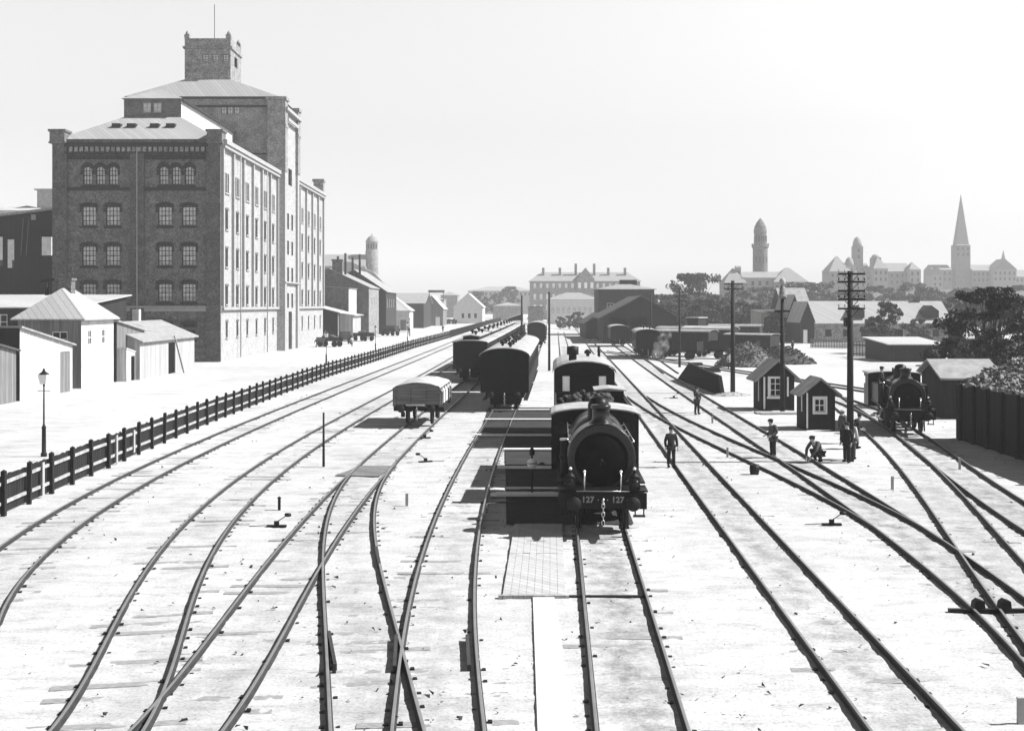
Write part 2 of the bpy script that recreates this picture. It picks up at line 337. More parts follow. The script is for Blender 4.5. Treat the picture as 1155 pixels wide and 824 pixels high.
U = {'front': (1, 0), 'right': (0, 1), 'back': (-1, 0), 'left': (0, -1)}
def house(name, label, cat, x0, x1, y0, y1, eave, ridge, kind='gable_y', wall='boards_mid', roof='roof_pale', rz=0, wins=(), over=.35, base=0,
          group=None, loc=None, rth=.12, wallmats=None, doors=()):
    """wins: (side, s0, z0, w, h, nx, nz[, frame, glass]); kinds: gable_x/gable_y (ridge direction), hip, mono_x+/-, mono_y+/-, flat.
       coordinates are local; the Empty stands at the middle of the front (or at loc)"""
    cx, cy = (x0 + x1) / 2, y0
    t = thing(name, label, cat, (cx, cy, base) if loc is None else loc, rz, group)
    x0 -= cx; x1 -= cx; y1 -= cy; y0 = 0
    O = {'front': (x0, y0), 'right': (x1, y0), 'back': (x1, y1), 'left': (x0, y1)}; L = {'front': x1 - x0, 'back': x1 - x0, 'left': y1 - y0, 'right': y1 - y0}
    hs = lambda side, s: eave
    if kind == 'mono_y-': hy = {0: eave, 1: ridge}          # low at the front
    ops = {k: [] for k in O}
    for wn in wins: ops[wn[0]].append((wn[1], wn[1] + wn[3], wn[2], wn[2] + wn[4]))
    for dn in doors: ops[dn[0]].append((dn[1], dn[1] + dn[2], 0.0, dn[3]))
    lowz = min(eave, ridge)
    for side in ('front', 'right', 'back', 'left'):
        mb = MB(); facade(mb, O[side], U[side], L[side], 0, lowz if kind.startswith('mono') else eave, ops[side], .2)
        o = O[side]; u = U[side]; Q = lambda s, z: (o[0] + u[0] * s, o[1] + u[1] * s, z); W_ = L[side]
        if kind == 'gable_y' and side in ('front', 'back'): mb.add([Q(0, eave), Q(W_, eave), Q(W_ / 2, ridge)], [(0, 1, 2)])
        if kind == 'gable_x' and side in ('left', 'right'): mb.add([Q(0, eave), Q(W_, eave), Q(W_ / 2, ridge)], [(0, 1, 2)])
        if kind.startswith('mono'):
            def top(s):
                x, y = o[0] + u[0] * s, o[1] + u[1] * s; k = ((x - x0) / (x1 - x0)) if '_x' in kind else ((y - y0) / (y1 - y0))
                if kind.endswith('-'): k = 1 - k
                return eave + (ridge - eave) * k
            a, b = top(0), top(W_)
            if a > lowz + .01 or b > lowz + .01:
                pts = [Q(0, lowz), Q(W_, lowz)] + ([Q(W_, b)] if b > lowz + .01 else []) + ([Q(0, a)] if a > lowz + .01 else [])
                mb.add(pts, [tuple(range(len(pts)))])
        wm = wall if not wallmats else wallmats.get(side, wall)
        mb.build('wall', wm, t, flip=False)
    for wn in wins:
        fm, gm = (wn[7], wn[8]) if len(wn) > 7 else ('white', 'glass')
        window(t, O[wn[0]], U[wn[0]], wn[1] + wn[3] / 2, wn[2], wn[3], wn[4], wn[5], wn[6], fm, gm, depth=.08)
    for dn in doors:
        d = MB(); d.box(-dn[2] / 2, dn[2] / 2, 0, .06, 0.01, dn[3]); n = (U[dn[0]][1], -U[dn[0]][0]); s = dn[1] + dn[2] / 2; o = O[dn[0]]; u = U[dn[0]]
        d.build('door', dn[4] if len(dn) > 4 else 'boards_dark', t, (o[0] + u[0] * s - n[0] * .1, o[1] + u[1] * s - n[1] * .1, 0), math.atan2(u[1], u[0]))
    r = MB(); h = rth; v = over
    if kind == 'gable_y':
        m_ = (x0 + x1) / 2; k = (ridge - eave) / ((x1 - x0) / 2); e = eave - k * v
        r.prism([(x0 - v, e), (m_, ridge), (x1 + v, e), (x1 + v, e + h), (m_, ridge + h), (x0 - v, e + h)], y0 - v, y1 + v, 'y')
    elif kind == 'gable_x':
        m_ = (y0 + y1) / 2; k = (ridge - eave) / ((y1 - y0) / 2); e = eave - k * v
        r.prism([(y0 - v, e), (m_, ridge), (y1 + v, e), (y1 + v, e + h), (m_, ridge + h), (y0 - v, e + h)], x0 - v, x1 + v, 'x')
    elif kind == 'hip':
        W_, D_ = x1 - x0, y1 - y0; m = min(W_, D_) / 2
        a = (x0 - v, y0 - v); b = (x1 + v, y0 - v); c = (x1 + v, y1 + v); d = (x0 - v, y1 + v)
        p, q = ((x0 + m, (y0 + y1) / 2), (x1 - m, (y0 + y1) / 2)) if W_ > D_ else (((x0 + x1) / 2, y0 + m), ((x0 + x1) / 2, y1 - m))
        vs_ = [(*a, eave), (*b, eave), (*c, eave), (*d, eave), (*p, ridge), (*q, ridge)]
        top_ = [(x, y, z + h) for x, y, z in vs_]
        fs = [(0, 1, 5, 4), (1, 2, 5), (2, 3, 4, 5), (3, 0, 4)] if W_ > D_ else [(0, 1, 4), (1, 2, 5, 4), (2, 3, 5), (3, 0, 4, 5)]
        r.add(top_, fs); r.add([(*a, eave), (*b, eave), (*c, eave), (*d, eave), (*a, eave + h), (*b, eave + h), (*c, eave + h), (*d, eave + h)],
                               [(3, 2, 1, 0), (0, 1, 5, 4), (1, 2, 6, 5), (2, 3, 7, 6), (3, 0, 4, 7)])
    elif kind.startswith('mono'):
        s = '_x' in kind; lo, hi = (x0, x1) if s else (y0, y1); a, b = (eave, ridge) if kind.endswith('+') else (ridge, eave); k = (b - a) / (hi - lo)
        r.prism([(lo - v, a - k * v), (hi + v, b + k * v), (hi + v, b + k * v + h), (lo - v, a - k * v + h)], (y0 if s else x0) - v, (y1 if s else x1) + v, 'y' if s else 'x')
    else: r.box(x0 - v, x1 + v, y0 - v, y1 + v, eave, eave + h)
    r.build('roof', roof, t)
    return t
# ================================================================== the ground, street, tracks
def vnoise(x, y, seed=0):
    rs = np.random.RandomState(seed); T = rs.rand(256, 256)
    xi = np.floor(x).astype(int); yi = np.floor(y).astype(int); fx = x - xi; fy = y - yi; fx = fx * fx * (3 - 2 * fx); fy = fy * fy * (3 - 2 * fy)
    a = T[yi % 256, xi % 256]; b = T[yi % 256, (xi + 1) % 256]; c = T[(yi + 1) % 256, xi % 256]; d = T[(yi + 1) % 256, (xi + 1) % 256]
    return (a * (1 - fx) + b * fx) * (1 - fy) + (c * (1 - fx) + d * fx) * fy
def grid_mesh(name, xs, ys, zf, m, kind='structure'):
    Xg, Yg = np.meshgrid(xs, ys); Zg = zf(Xg, Yg); n, k = Xg.shape
    co = np.stack([Xg, Yg, Zg], -1).reshape(-1, 3).astype(np.float32)
    i = np.arange((n - 1) * (k - 1)); r, c = i // (k - 1), i % (k - 1); a = r * k + c
    fc = np.stack([a, a + 1, a + k + 1, a + k], -1).astype(np.int32)
    me = bpy.data.meshes.new(name); me.vertices.add(len(co)); me.vertices.foreach_set('co', co.ravel())
    me.loops.add(fc.size); me.loops.foreach_set('vertex_index', fc.ravel()); me.polygons.add(len(fc)); me.polygons.foreach_set('loop_start', np.arange(0, fc.size, 4, dtype=np.int32))
    me.update(); me.validate(); me.materials.append(MT[m]); me.polygons.foreach_set('use_smooth', [True] * len(fc))
    o = bpy.data.objects.new(name, me); C.objects.link(o); o['kind'] = kind; return o
def gz(x, y):
    near = np.clip((x + 18.5) / 2.0, 0, 1) * np.clip((140 - y) / 60, 0, 1) * np.clip((60 - x) / 10, 0, 1)
    z = (vnoise(x * 1.1, y * 1.7, 1) - .5) * .03 + (vnoise(x * 3.3, y * 5.5, 2) - .5) * .022 + (vnoise(x * 9, y * 11, 3) - .5) * .014
    return near * z
xs = np.concatenate([[-2200, -900, -400, -150, -60, -30], np.arange(-19, -14, .5), np.arange(-14, 16, .11), np.arange(16, 36, .3), [36, 40, 50, 60, 100, 200, 500, 1000, 2200]])
ys = np.concatenate([[-250, -60, 0, 8], np.arange(14, 50, .11), np.arange(50, 90, .3), np.arange(90, 200, 3), [200, 250, 350, 600, 1000, 1800, 2600]])
grid_mesh('ground', xs, ys, gz, 'ground')
m = MB(); m.add([(-36.2, -40, .02), (-19.0, -40, .02), (-18.6, 100, .02), (-18.4, 150, .02), (-16.8, 190, .02), (-13.5, 270, .02), (-9.5, 430, .02), (-2, 620, .02), (-20, 620, .02), (-32, 300, .02), (-36.2, 230, .02)], [tuple(range(11))])
st = m.build('street', 'street', flip=False); st['kind'] = 'structure'

# hills: a low ridge under the far town, right
def hz(x, y):
    k = np.exp(-(((x - 420) / 330.) ** 2)) * np.clip((y - 330) / 330, 0, 1) ** 1.3 * np.clip((1500 - y) / 500, 0, 1)
    return -1.0 + 19 * k + (vnoise(x * .02, y * .02, 5) - .5) * 6 * k
grid_mesh('hills', np.linspace(60, 1300, 60), np.linspace(300, 1700, 60), hz, 'hill')
def hill_z(x, y): return max(0.0, float(hz(np.array([float(x)]), np.array([float(y)]))[0]))

# ---- tracks. Every rail was read off as rows of (column, row); the centre line is fitted through both rails in the ground plane
def rail_world(pts): return sorted([(lambda q: (q[1], q[0]))(gp(a, b, .14)) for a, b in pts])
def centre(L, Rr, extra=(), deg=4, y0=13, y1=120, step=.6):
    def off(pts, sgn):
        W_ = rail_world(pts); out = []
        for i, (y, x) in enumerate(W_):
            a = W_[max(0, i - 1)]; b = W_[min(len(W_) - 1, i + 1)]; dy = b[0] - a[0]; dx = b[1] - a[1]; l = math.hypot(dx, dy) or 1
            out.append((y - sgn * .75 * dx / l, x + sgn * .75 * dy / l))
        return out
    pts = (off(L, 1) if L else []) + (off(Rr, -1) if Rr else []) + [(y, x) for x, y in extra]
    Y = np.array([p[0] for p in pts]); Xx = np.array([p[1] for p in pts])
    U_ = lambda y: np.log(y)
    wts = np.where(Y < 60, 2.0, 1.0)
    co = np.polyfit(U_(Y), Xx, min(deg, len(pts) - 1), w=wts); f = lambda y: np.polyval(co, U_(y))
    return f
GAUGE = 1.505
# bullhead-ish rail section: (across, height, material) as quads run along the line
SLP = None
def sleeper_mesh(v):
    mb = MB(); r = random.Random(v); L_ = 1.3 + r.uniform(-.05, .07)
    mb.box(-L_, L_, -.12, .12, -.12, 0); mb.cur = 1
    for sg in (-1, 1):
        for d in (-1, 1):
            if r.random() < .6: continue
            a = sg * GAUGE / 2 + d * (.115 + r.uniform(0, .02)); mb.box(a - .04, a + .035, -.06, .06, -.02, .034 + r.uniform(-.012, .008))
    o = mb.build('sleeper', ['sleeper', 'iron']); me = o.data; bpy.data.objects.remove(o); return me
SLM = [sleeper_mesh(i) for i in range(9)]
TRK = {}
def make_track(key, label, f, y0, y1, idx, nsl=60, sl_up=0.0, ys0=None, straight=False, check=()):
    pts = []; y = y0
    while y < y1: pts.append((float(f(y)), y)); y += .5 if y < 80 else 2.0 if y < 200 else 8
    pts.append((float(f(y1)), y1)); TRK[key] = f
    t = thing('railway_track', label, 'track', (pts[0][0], pts[0][1], 0), group='railway tracks of the yard'); ox, oy = pts[0]
    top = .122 + idx * .0012
    tang = []
    for i in range(len(pts)):
        a = pts[max(0, i - 1)]; b = pts[min(len(pts) - 1, i + 1)]; l = math.hypot(b[0] - a[0], b[1] - a[1]); tang.append(((b[0] - a[0]) / l, (b[1] - a[1]) / l))
    prof = [(-.062, 0, 0), (-.062, .015, 0), (-.012, .03, 0), (-.012, top - .038, 0), (-.031, top - .026, 0), (-.029, top - .004, 1), (-.022, top, 1),
            (.022, top, 0), (.029, top - .004, 0), (.031, top - .026, 0), (.012, top - .038, 0), (.012, .03, 0), (.062, .015, 0), (.062, 0, 0)]
    for sg in (-1, 1):
        mb = MB(); K = len(prof)
        for (x, y_), (tx, ty) in zip(pts, tang):
            nx, ny = ty, -tx
            for a, h, _ in prof: mb.v.append((x - ox + nx * (sg * GAUGE / 2 + a), y_ - oy + ny * (sg * GAUGE / 2 + a), h))
        for i in range(len(pts) - 1):
            for k in range(K - 1):
                mb.cur = 1 if k in (5, 6, 7) else 0; mb.face([i * K + k, i * K + k + 1, (i + 1) * K + k + 1, (i + 1) * K + k])
        mb.build('rail', ['rail', 'rail_head'], t, flip=False)
    # sleepers: mostly bedded in the sand, some showing their tops
    y = (ys0 or y0) + .3; n = 0; rr = random.Random(idx * 31 + 5)
    while n < nsl and y < y1:
        x = float(f(y)); x2 = float(f(y + .3)); a = math.atan2(.3, x2 - x) - math.pi / 2
        s = bpy.data.objects.new('sleeper', SLM[rr.randrange(9)]); C.objects.link(s); s.parent = t
        s.location = (x - ox, y - oy, rr.uniform(-.034, .0015) + sl_up); s.rotation_euler = (rr.uniform(-.006, .006), rr.uniform(-.008, .008), a + rr.uniform(-.02, .02))
        y += .68 + rr.uniform(-.05, .05); n += 1
    return t

A_L = [(0, 617), (19.4, 600), (72.8, 565), (121, 541), (170, 519), (240, 489)]
A_R = [(10, 667), (38, 638), (86, 598), (141, 558), (184.5, 533.5), (213.6, 519), (240, 505)]
B_L = [(58, 824), (82, 781), (106, 739.5), (138, 685), (167, 640), (192, 602), (219, 575.5), (250, 545), (300, 515), (329, 499), (363, 480)]
B_R = [(163, 824), (179.5, 778), (195.5, 733), (211.5, 695), (224, 666), (239, 637), (256, 605), (285, 560), (300, 544.7), (325, 526), (354, 509), (396, 480)]
C_L = [(149, 824), (182.7, 781), (208, 752), (240, 710.6), (275.6, 664), (300, 640.6), (342, 586), (367, 559), (379, 545), (404, 524), (425, 505), (454, 482)]
C_R = [(248, 824), (279, 778), (300, 743), (325, 701), (346, 663.6), (383, 601), (408.5, 565.5), (437.7, 530), (458.5, 505), (483.5, 480), (507.4, 461), (521.6, 447)]
D_L = [(396, 532), (379, 555), (369, 580), (364.7, 605), (364, 634), (363.4, 668), (364.7, 709), (368, 751), (371.8, 824)]
D_R = [(444, 524), (429, 549), (424, 572), (423, 597), (427, 626), (435.6, 659), (446, 697), (454, 730), (467, 772), (479.4, 824)]
E_L = [(546, 480), (527, 505), (508.6, 538), (492, 572), (477, 617.7), (467, 655), (458.5, 697), (455, 726), (450, 747), (442, 824)]
E_R = [(577.5, 480), (565, 513), (552, 555), (544, 588.5), (538, 630), (535.7, 668), (535.7, 713.6), (538.6, 755), (546, 824)]
J_L = [(1155, 725), (1135, 693), (1113, 660), (1091, 627), (1076, 606.7), (1039.5, 558.7), (1018, 528.5), (1001, 509), (983, 491), (974.6, 482.6)]
J_R = [(1155, 636), (1113, 594), (1086, 560), (1059.7, 528.5), (1038, 509), (1022.6, 498), (1009.5, 492)]
I_L = [(740, 422.6), (773, 445.5), (795, 460), (827, 482.6), (860, 504.5), (880, 517.6), (904, 533), (954.6, 570), (1002.6, 599), (1039.5, 629), (1076, 666), (1106, 691.6), (1155, 743)]
I_R = [(744, 414), (783.7, 438), (816, 455), (849, 477), (882, 498), (915, 517.6), (958, 542.7), (984, 558.7), (1032, 588), (1076, 614), (1113, 645), (1155, 677)]
H_L = [(740, 468.4), (762, 480), (794.6, 493.5), (827, 509), (860, 526), (893, 541.6), (930, 559), (947, 566), (1002.6, 599)]
H_R = [(740, 456), (762, 467), (794.6, 480), (827, 497), (860, 508), (893, 524), (943.6, 544), (984, 566), (1013.7, 584.6)]
fA = centre(A_L, A_R, [(-14.6, 90), (-13.8, 110), (-12.6, 150), (-11, 219), (-8.5, 300), (-6, 416)], 5)
fB = centre(B_L, B_R, [(-9.6, 80), (-8.8, 110), (-6.8, 180), (-5.6, 240), (-3, 350)], 5)
fC = centre(C_L, C_R, [(-4.35, 87), (-3.6, 110), (0, 200), (1.9, 250), (5.7, 350)], 5)
fD = centre(D_L, D_R, [], 4)
fE = centre(E_L, E_R, [(.9, 110), (4.3, 200), (6.3, 250), (10, 350)], 5)
fF = lambda y: 2.13 + (y - 18.7) * .0378
fG = lambda y: 6.60 + (y - 18.7) * .0405
fI = centre(I_L, I_R, [(19.3, 220), (21.5, 280), (27, 420)], 4)
fH = centre(H_L, H_R, [(10.4, 88), (9.45, 100)], 4)
fJ0 = centre(J_L, J_R, [(X(950, 77), 77), (X(905, 98), 98)], 4)
_jy = 66.0; _js = (float(fJ0(_jy + .5)) - float(fJ0(_jy - .5)))
fJ = lambda y: float(fJ0(y)) if y < _jy else float(fJ0(_jy)) + _js * (y - _jy) * 1.0
LB = {'A': 'outermost left track curving beside the long tarred fence', 'B': 'second track from the fence, its sleepers showing dark through the sand',
      'C': 'track running under the tarpaulined wagon towards the clerestory coaches', 'D': 'short curved turnout track forking off just in front of the tarpaulined wagon',
      'E': 'track left of the boardwalk leading to the string of plain-roofed coaches', 'F': 'straight track in the middle carrying the large locomotive',
      'G': 'straight track just right of the large locomotive', 'H': 'crossover track passing between the men from the middle to the right',
      'I': 'track passing left of the two small huts', 'J': 'curved track under the smaller locomotive by the telegraph pole'}
make_track('A', LB['A'], fA, 24, 420, 0, 95, .006, 27)
make_track('B', LB['B'], fB, 14, 350, 1, 95, .006, 17)
make_track('C', LB['C'], fC, 14, 350, 2, 95, 0, 17)
make_track('D', LB['D'], fD, 14, 50.5, 3, 50, 0, 17)
make_track('E', LB['E'], fE, 13, 350, 4, 95, 0, 17)
make_track('F', LB['F'], fF, 10, 300, 5, 60, .0, 16)
make_track('G', LB['G'], fG, 10, 420, 6, 60, -.006, 16)
make_track('H', LB['H'], fH, 34.5, 88, 7, 40, -.004)
make_track('I', LB['I'], fI, 16, 300, 8, 60, -.004, 20)
make_track('J', LB['J'], fJ, 17, 98, 9, 60, -.004, 20)
fK = lambda y: 24.5 + (150 - y) * .205 - max(0, 90 - y) * .02
make_track('K', 'far track curving behind the huts towards the goods wagons', lambda y: 26.0 + (110 - y) * .19, 60, 175, 10, 12)
LB2 = 'track in deep shade along the coal stage'
_lp = np.polyfit([36.5, 44.4, 59, 65, 75, 90], [16.7, 17.95, 20.85, 21.95, 23.4, 24.3], 3)
fL = lambda y: float(np.polyval(_lp, y))
make_track('L', LB2, fL, 32, 92, 11, 60, -.004)
make_track('M', 'track leading into the dark gabled engine shed', lambda y: 15.6 + (y - 120) * .0405 + .8 + max(0, (y - 120)) * .02, 118, 216, 12, 10)

# cinders and oil darken the bed between the rails
def _bed():
    g = bpy.data.objects['ground'].data; co = np.empty(len(g.vertices) * 3, np.float32); g.vertices.foreach_get('co', co); co = co.reshape(-1, 3); x, y = co[:, 0], co[:, 1]; out = np.zeros(len(x))
    yy = np.arange(13, 200, .5)
    for f, y0, y1, k in ((fF, 13, 200, 1), (fG, 13, 200, .75), (fE, 13, 200, .45), (fC, 14, 200, .4), (fB, 14, 200, .3), (fA, 24, 200, .3), (fD, 14, 50, .4), (fI, 16, 200, .8), (fH, 34, 88, .6), (fJ, 17, 95, .5), (fL, 32, 90, .9)):
        cx = np.interp(y, yy, [float(f(v)) for v in yy]); d = np.exp(-((x - cx) / .62) ** 2) * ((y > y0) & (y < y1)); out = np.maximum(out, k * d)
    at_ = g.attributes.new('trackbed', 'FLOAT', 'POINT'); at_.data.foreach_set('value', out.astype(np.float32))
_bed()

# loose clinker and splinters strewn over the yard
_r = random.Random(77); m = MB()
for i in range(900):
    y = 16 + 74 * _r.random() ** 1.6; x = _r.uniform(-.30, .32) * y * 1.35 + _r.uniform(-2, 2); x = max(-16, min(26, x)); s = _r.uniform(.012, .05) * (1.6 if _r.random() < .06 else 1)
    c = Vector((x, y, .015)); m.add([c + Vector((_r.uniform(-1, 1), _r.uniform(-1, 1), _r.uniform(-.3, .9))) * s * 1.5 for _ in range(4)], [(0, 1, 2), (0, 2, 3), (0, 3, 1), (1, 3, 2)])
o = m.build('clinker_scatter', 'coal' if 'coal' in MT else 'iron'); o['kind'] = 'stuff'
# ================================================================== the great brick warehouse
MT['brick_pier'] = brick_mat('pier_brick', .058, .13)
def warehouse():
    Y0, Y1 = 143.0, 220.0; XL, XR = -56.9, -36.1; T1, T2 = 177.0, 189.0
    t = thing('brick_warehouse', 'tall brick warehouse with many barred windows, corner turrets and a square roof tower', 'warehouse', (XR, Y0, 0))
    def bd(mb, name, m, flip=True): 
        mb.v = [(x - XR, y - Y0, z) for x, y, z in mb.v]; return mb.build(name, m, t, flip=flip)
    off = (XR, Y0)
    H = 27.5
    zz = lambda py: Z(py, Y0)
    # ---- front wall with its 22 window openings (three tall pilaster strips between)
    W = XR - XL
    fx = lambda px: X(px, Y0) - XL
    ops = []; wins = []
    for px in (98.6, 113.2, 127.8, 184.6, 198.8, 213.5): wins.append((fx(px), zz(208.6), 1.15, 2.35, 3, 4, 'a'))
    for ytop, ybot, k in ((232.5, 254.5, 'b'), (277, 299.8, 'b'), (319.5, 340.5, 'b')):
        for px in (100.3, 127.2, 186, 213): wins.append((fx(px), zz(ybot), 1.75, zz(ytop) - zz(ybot), 4, 4, k))
    for px in (100.3, 127.2, 186, 213): wins.append((fx(px), zz(383), 1.6, 2.0, 3, 3, 'c'))
    for c, z, w_, h_, *_ in wins: ops.append((c - w_ / 2, c + w_ / 2, z, z + h_))
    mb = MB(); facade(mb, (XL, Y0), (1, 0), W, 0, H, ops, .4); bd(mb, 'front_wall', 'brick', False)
    for c, z, w_, h_, nx, nz, k in wins:
        window(t, (XL - off[0], 0), (1, 0), c, z, w_, h_, nx, nz, 'iron', 'glass' if k == 'c' else 'glass_dull', depth=.28, bar=.075)
    tr = MB()                                   # segmental arches, sills, string courses, corbel table, pilasters
    def surround(w_, h_, k):
        m_ = MB(); n = 9; rise = .5 * w_ * .95 if k == 'a' else .22
        arc = lambda q: h_ - rise * (2 * q / w_) ** 2                    # height of the arch edge above the sill line
        xs2 = [-w_ / 2 + w_ * i / n for i in range(n + 1)]
        for i in range(n):                                               # spandrels above the arch, set in the opening
            p, q = xs2[i], xs2[i + 1]; m_.add([(p, -.01, arc(p)), (q, -.01, arc(q)), (q, -.01, h_ + .002), (p, -.01, h_ + .002), (p, .25, arc(p)), (q, .25, arc(q))], [(0, 1, 2, 3), (0, 4, 5, 1)])
        W2 = w_ + .5
        for i in range(n):                                               # voussoirs
            p, q = -W2 / 2 + W2 * i / n + .012, -W2 / 2 + W2 * (i + 1) / n - .012; f2 = lambda v: h_ - rise * min(1, abs(2 * v / W2)) ** 2 * 1.05
            m_.add([(p, -.13, f2(p) + .05), (q, -.13, f2(q) + .05), (q, -.13, f2(q) + .47), (p, -.13, f2(p) + .47), (p, -.002, f2(p) + .05), (q, -.002, f2(q) + .05), (q, -.002, f2(q) + .47), (p, -.002, f2(p) + .47)], [(0, 1, 2, 3), (0, 4, 5, 1), (3, 2, 6, 7), (0, 3, 7, 4), (1, 5, 6, 2)])
        m_.box(-W2 / 2, -w_ / 2 - .01, -.11, -.002, h_ - rise - .55, h_ - rise); m_.box(w_ / 2 + .01, W2 / 2, -.11, -.002, h_ - rise - .55, h_ - rise)
        o_ = m_.build('window_surround', 'brick_dark', flip=False); d_ = o_.data; bpy.data.objects.remove(o_); return d_
    SU = {}
    for c, z, w_, h_, nx, nz, k in wins:
        kk = (w_, round(h_, 2), k)
        if kk not in SU: SU[kk] = surround(w_, h_, k)
        o_ = bpy.data.objects.new('window_surround', SU[kk]); C.objects.link(o_); o_.parent = t; o_.location = (XL + c - XR, 0, z)
        if ('s', w_) not in SU: q_ = MB(); q_.box(-w_ / 2 - .2, w_ / 2 + .2, -.18, -.002, -.3, -.04); o2 = q_.build('window_sill', 'brick_dark'); SU[('s', w_)] = o2.data; bpy.data.objects.remove(o2)
        o_ = bpy.data.objects.new('window_sill', SU[('s', w_)]); C.objects.link(o_); o_.parent = t; o_.location = (XL + c - XR, 0, z)
    bays = [(XL + 1.78, XL + 9.6), (XL + 11.3, XR - 1.75)]
    for a, b in bays:
        tr.box(a, b, Y0 - .22, Y0 - .003, zz(215), zz(211.5)); tr.box(a, b, Y0 - .3, Y0 - .003, zz(177.5), zz(175))
        n = 26
        for i in range(n): x = a + (b - a) * (i + .2) / n; tr.box(x, x + .16, Y0 - .26, Y0 - .003, zz(180), zz(177.5))
    cb = MB()
    for i in range(26):
        x = XL + 1.9 + (XR - XL - 3.8) * (i + .25) / 26; cb.box(x, x + .42, Y0 - .4, Y0 - .16, zz(171.4), zz(166.1))
    bd(cb, 'cornice_blocks', 'brick_far')
    tr.box(XL + 1.5, XR - 1.5, Y0 - .15, Y0 - .004, zz(171.4), zz(166.1))
    tr.box(XL + 1.5, XR - 1.5, Y0 - .42, Y0 - .003, zz(173.5), zz(171.5)); tr.box(XL + 1.5, XR - 1.5, Y0 - .5, Y0 - .003, zz(166), zz(161))
    bd(tr, 'stone_trim', 'brick_dark')
    sc_ = MB(); sc_.box(XL - .15, XR + .1, Y0 - .35, Y0 - .004, zz(347), zz(345)); sc_.box(XL - .1, XR + .05, Y0 - .25, Y0 - .004, zz(351), zz(347.3)); bd(sc_, 'string_course', 'lime_trim')
    pl = MB()
    for a, b, d in ((XL, XL + 1.78, .38), (XL + 9.6, XL + 11.3, .3), (XR - 1.75, XR, .38)): pl.box(a, b, Y0 - d, Y0 - .005, .0, zz(161))
    for z in (zz(363), zz(372), zz(383), zz(392), zz(400)): 
        for a, b in bays: pl.box(a, b, Y0 - .12, Y0 - .005, z, z + .35)
    bd(pl, 'pilaster', 'brick_pier')
    for (a, b) in ((XL - .25, XL + 1.6), (XR - 1.6, XR + .25)):
        q = MB(); q.box(a, b, Y0 - .6, Y0 + 1.4, zz(161), zz(149)); q.box(a - .15, b + .15, Y0 - .75, Y0 + 1.55, zz(149), zz(146.5)); q.box(a - .1, b + .1, Y0 - .7, Y0 + 1.5, zz(162.2), zz(160.5))
        q.box((a + b) / 2 - .35, (a + b) / 2 + .35, Y0 - .66, Y0 - .59, zz(158), zz(152))
        bd(q, 'turret', 'brick')
    d = MB(); d.tube((XL + 10.5, Y0 - .42, .2), (XL + 10.5, Y0 - .42, zz(162)), .07, n=8); bd(d, 'drainpipe', 'lime_trim')
    # ---- long side towards the street: two ranges and the projecting stair tower
    def side(ya, yb, nb, top, xw, ground_first=0):
        L_ = yb - ya; ops = []; ws = []; bw_ = L_ / nb
        for i in range(nb):
            c = (i + .5) * bw_
            for ptop, pbot in ((192.5, 215), (234.8, 257), (279, 300), (322, 343), (363.5, 381)):
                z, h_ = zz(pbot), zz(ptop) - zz(pbot)
                if ptop < 200:
                    for dx in (-.85, 0, .85): ws.append((c + dx, z, .6, h_, 1, 4))
                else: ws.append((c, z, 1.45 if ptop < 350 else 1.1, h_, 2, 4))
        for c, z, w_, h_, *_ in ws: ops.append((c - w_ / 2, c + w_ / 2, z, z + h_))
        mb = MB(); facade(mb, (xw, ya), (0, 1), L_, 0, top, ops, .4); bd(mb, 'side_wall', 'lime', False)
        for c, z, w_, h_, nx, nz in ws: window(t, (xw - off[0], ya - off[1]), (0, 1), c, z, w_, h_, nx, nz, 'iron', 'glass', depth=.3, bar=.05)
        p = MB()
        for i in range(nb + 1):
            y = ya + i * bw_; hw = .5 if i in (0, nb) else .3; p.box(xw + .004, xw + .35, max(ya + .02, y - hw), min(yb - .02, y + hw), zz(346), top - .9)
        p.box(xw + .004, xw + .4, ya + .01, yb - .01, zz(349.5), zz(346.3))
        p.box(xw + .004, xw + .55, ya + .01, yb - .01, top - .9, top - .45); p.box(xw + .004, xw + .75, ya + .01, yb - .01, top - .44, top + .1)
        for c, z, w_, h_, *_ in ws: p.box(xw + .004, xw + .16, ya + c - w_ / 2 - .1, ya + c + w_ / 2 + .1, z - .2, z - .02)
        bd(p, 'side_trim', 'lime_trim')
        hd = {}
        for c, z, w_, h_, *_ in ws:
            if w_ < .7: continue
            if w_ not in hd: q_ = MB(); q_.prism([(-w_ / 2 - .08, 0), (w_ / 2 + .08, 0), (w_ / 2 + .1, .16), (w_ * .25, .27), (-w_ * .25, .27), (-w_ / 2 - .1, .16)], .003, .1, 'x'); o_ = q_.build('window_arch', 'brick'); hd[w_] = o_.data; bpy.data.objects.remove(o_)
            o_ = bpy.data.objects.new('window_arch', hd[w_]); C.objects.link(o_); o_.parent = t; o_.location = (xw - XR, ya - Y0 + c, z + h_ + .02)
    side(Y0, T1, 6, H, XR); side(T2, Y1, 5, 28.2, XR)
    for y in (151.5, 168): 
        d = MB(); d.tube((XR + .45, y, .2), (XR + .45, y, H - .4), .08, n=8); bd(d, 'drainpipe', 'lime_trim')
    # stair tower
    xs_ = XR + .9; ops = []; ws = []
    for zt, zb in ((112 + 36, 172), (213, 236), (252, 272), (290, 311), (327, 348)):
        zt_, zb_ = zz(zt), zz(zb)
        for dy in ((4.2, 7.6) if zt > 160 else (5.9,)): ws.append((dy, zb_, 1.5 if zt > 160 else 3.0, zt_ - zb_, 2, 4))
    HT = 37.0
    for c, z, w_, h_, *_ in ws: ops.append((c - w_ / 2, c + w_ / 2, z, z + h_))
    mb = MB(); facade(mb, (xs_, T1), (0, 1), T2 - T1, 0, HT, ops + [(4.6, 7.4, 0, 6.0)], .4)
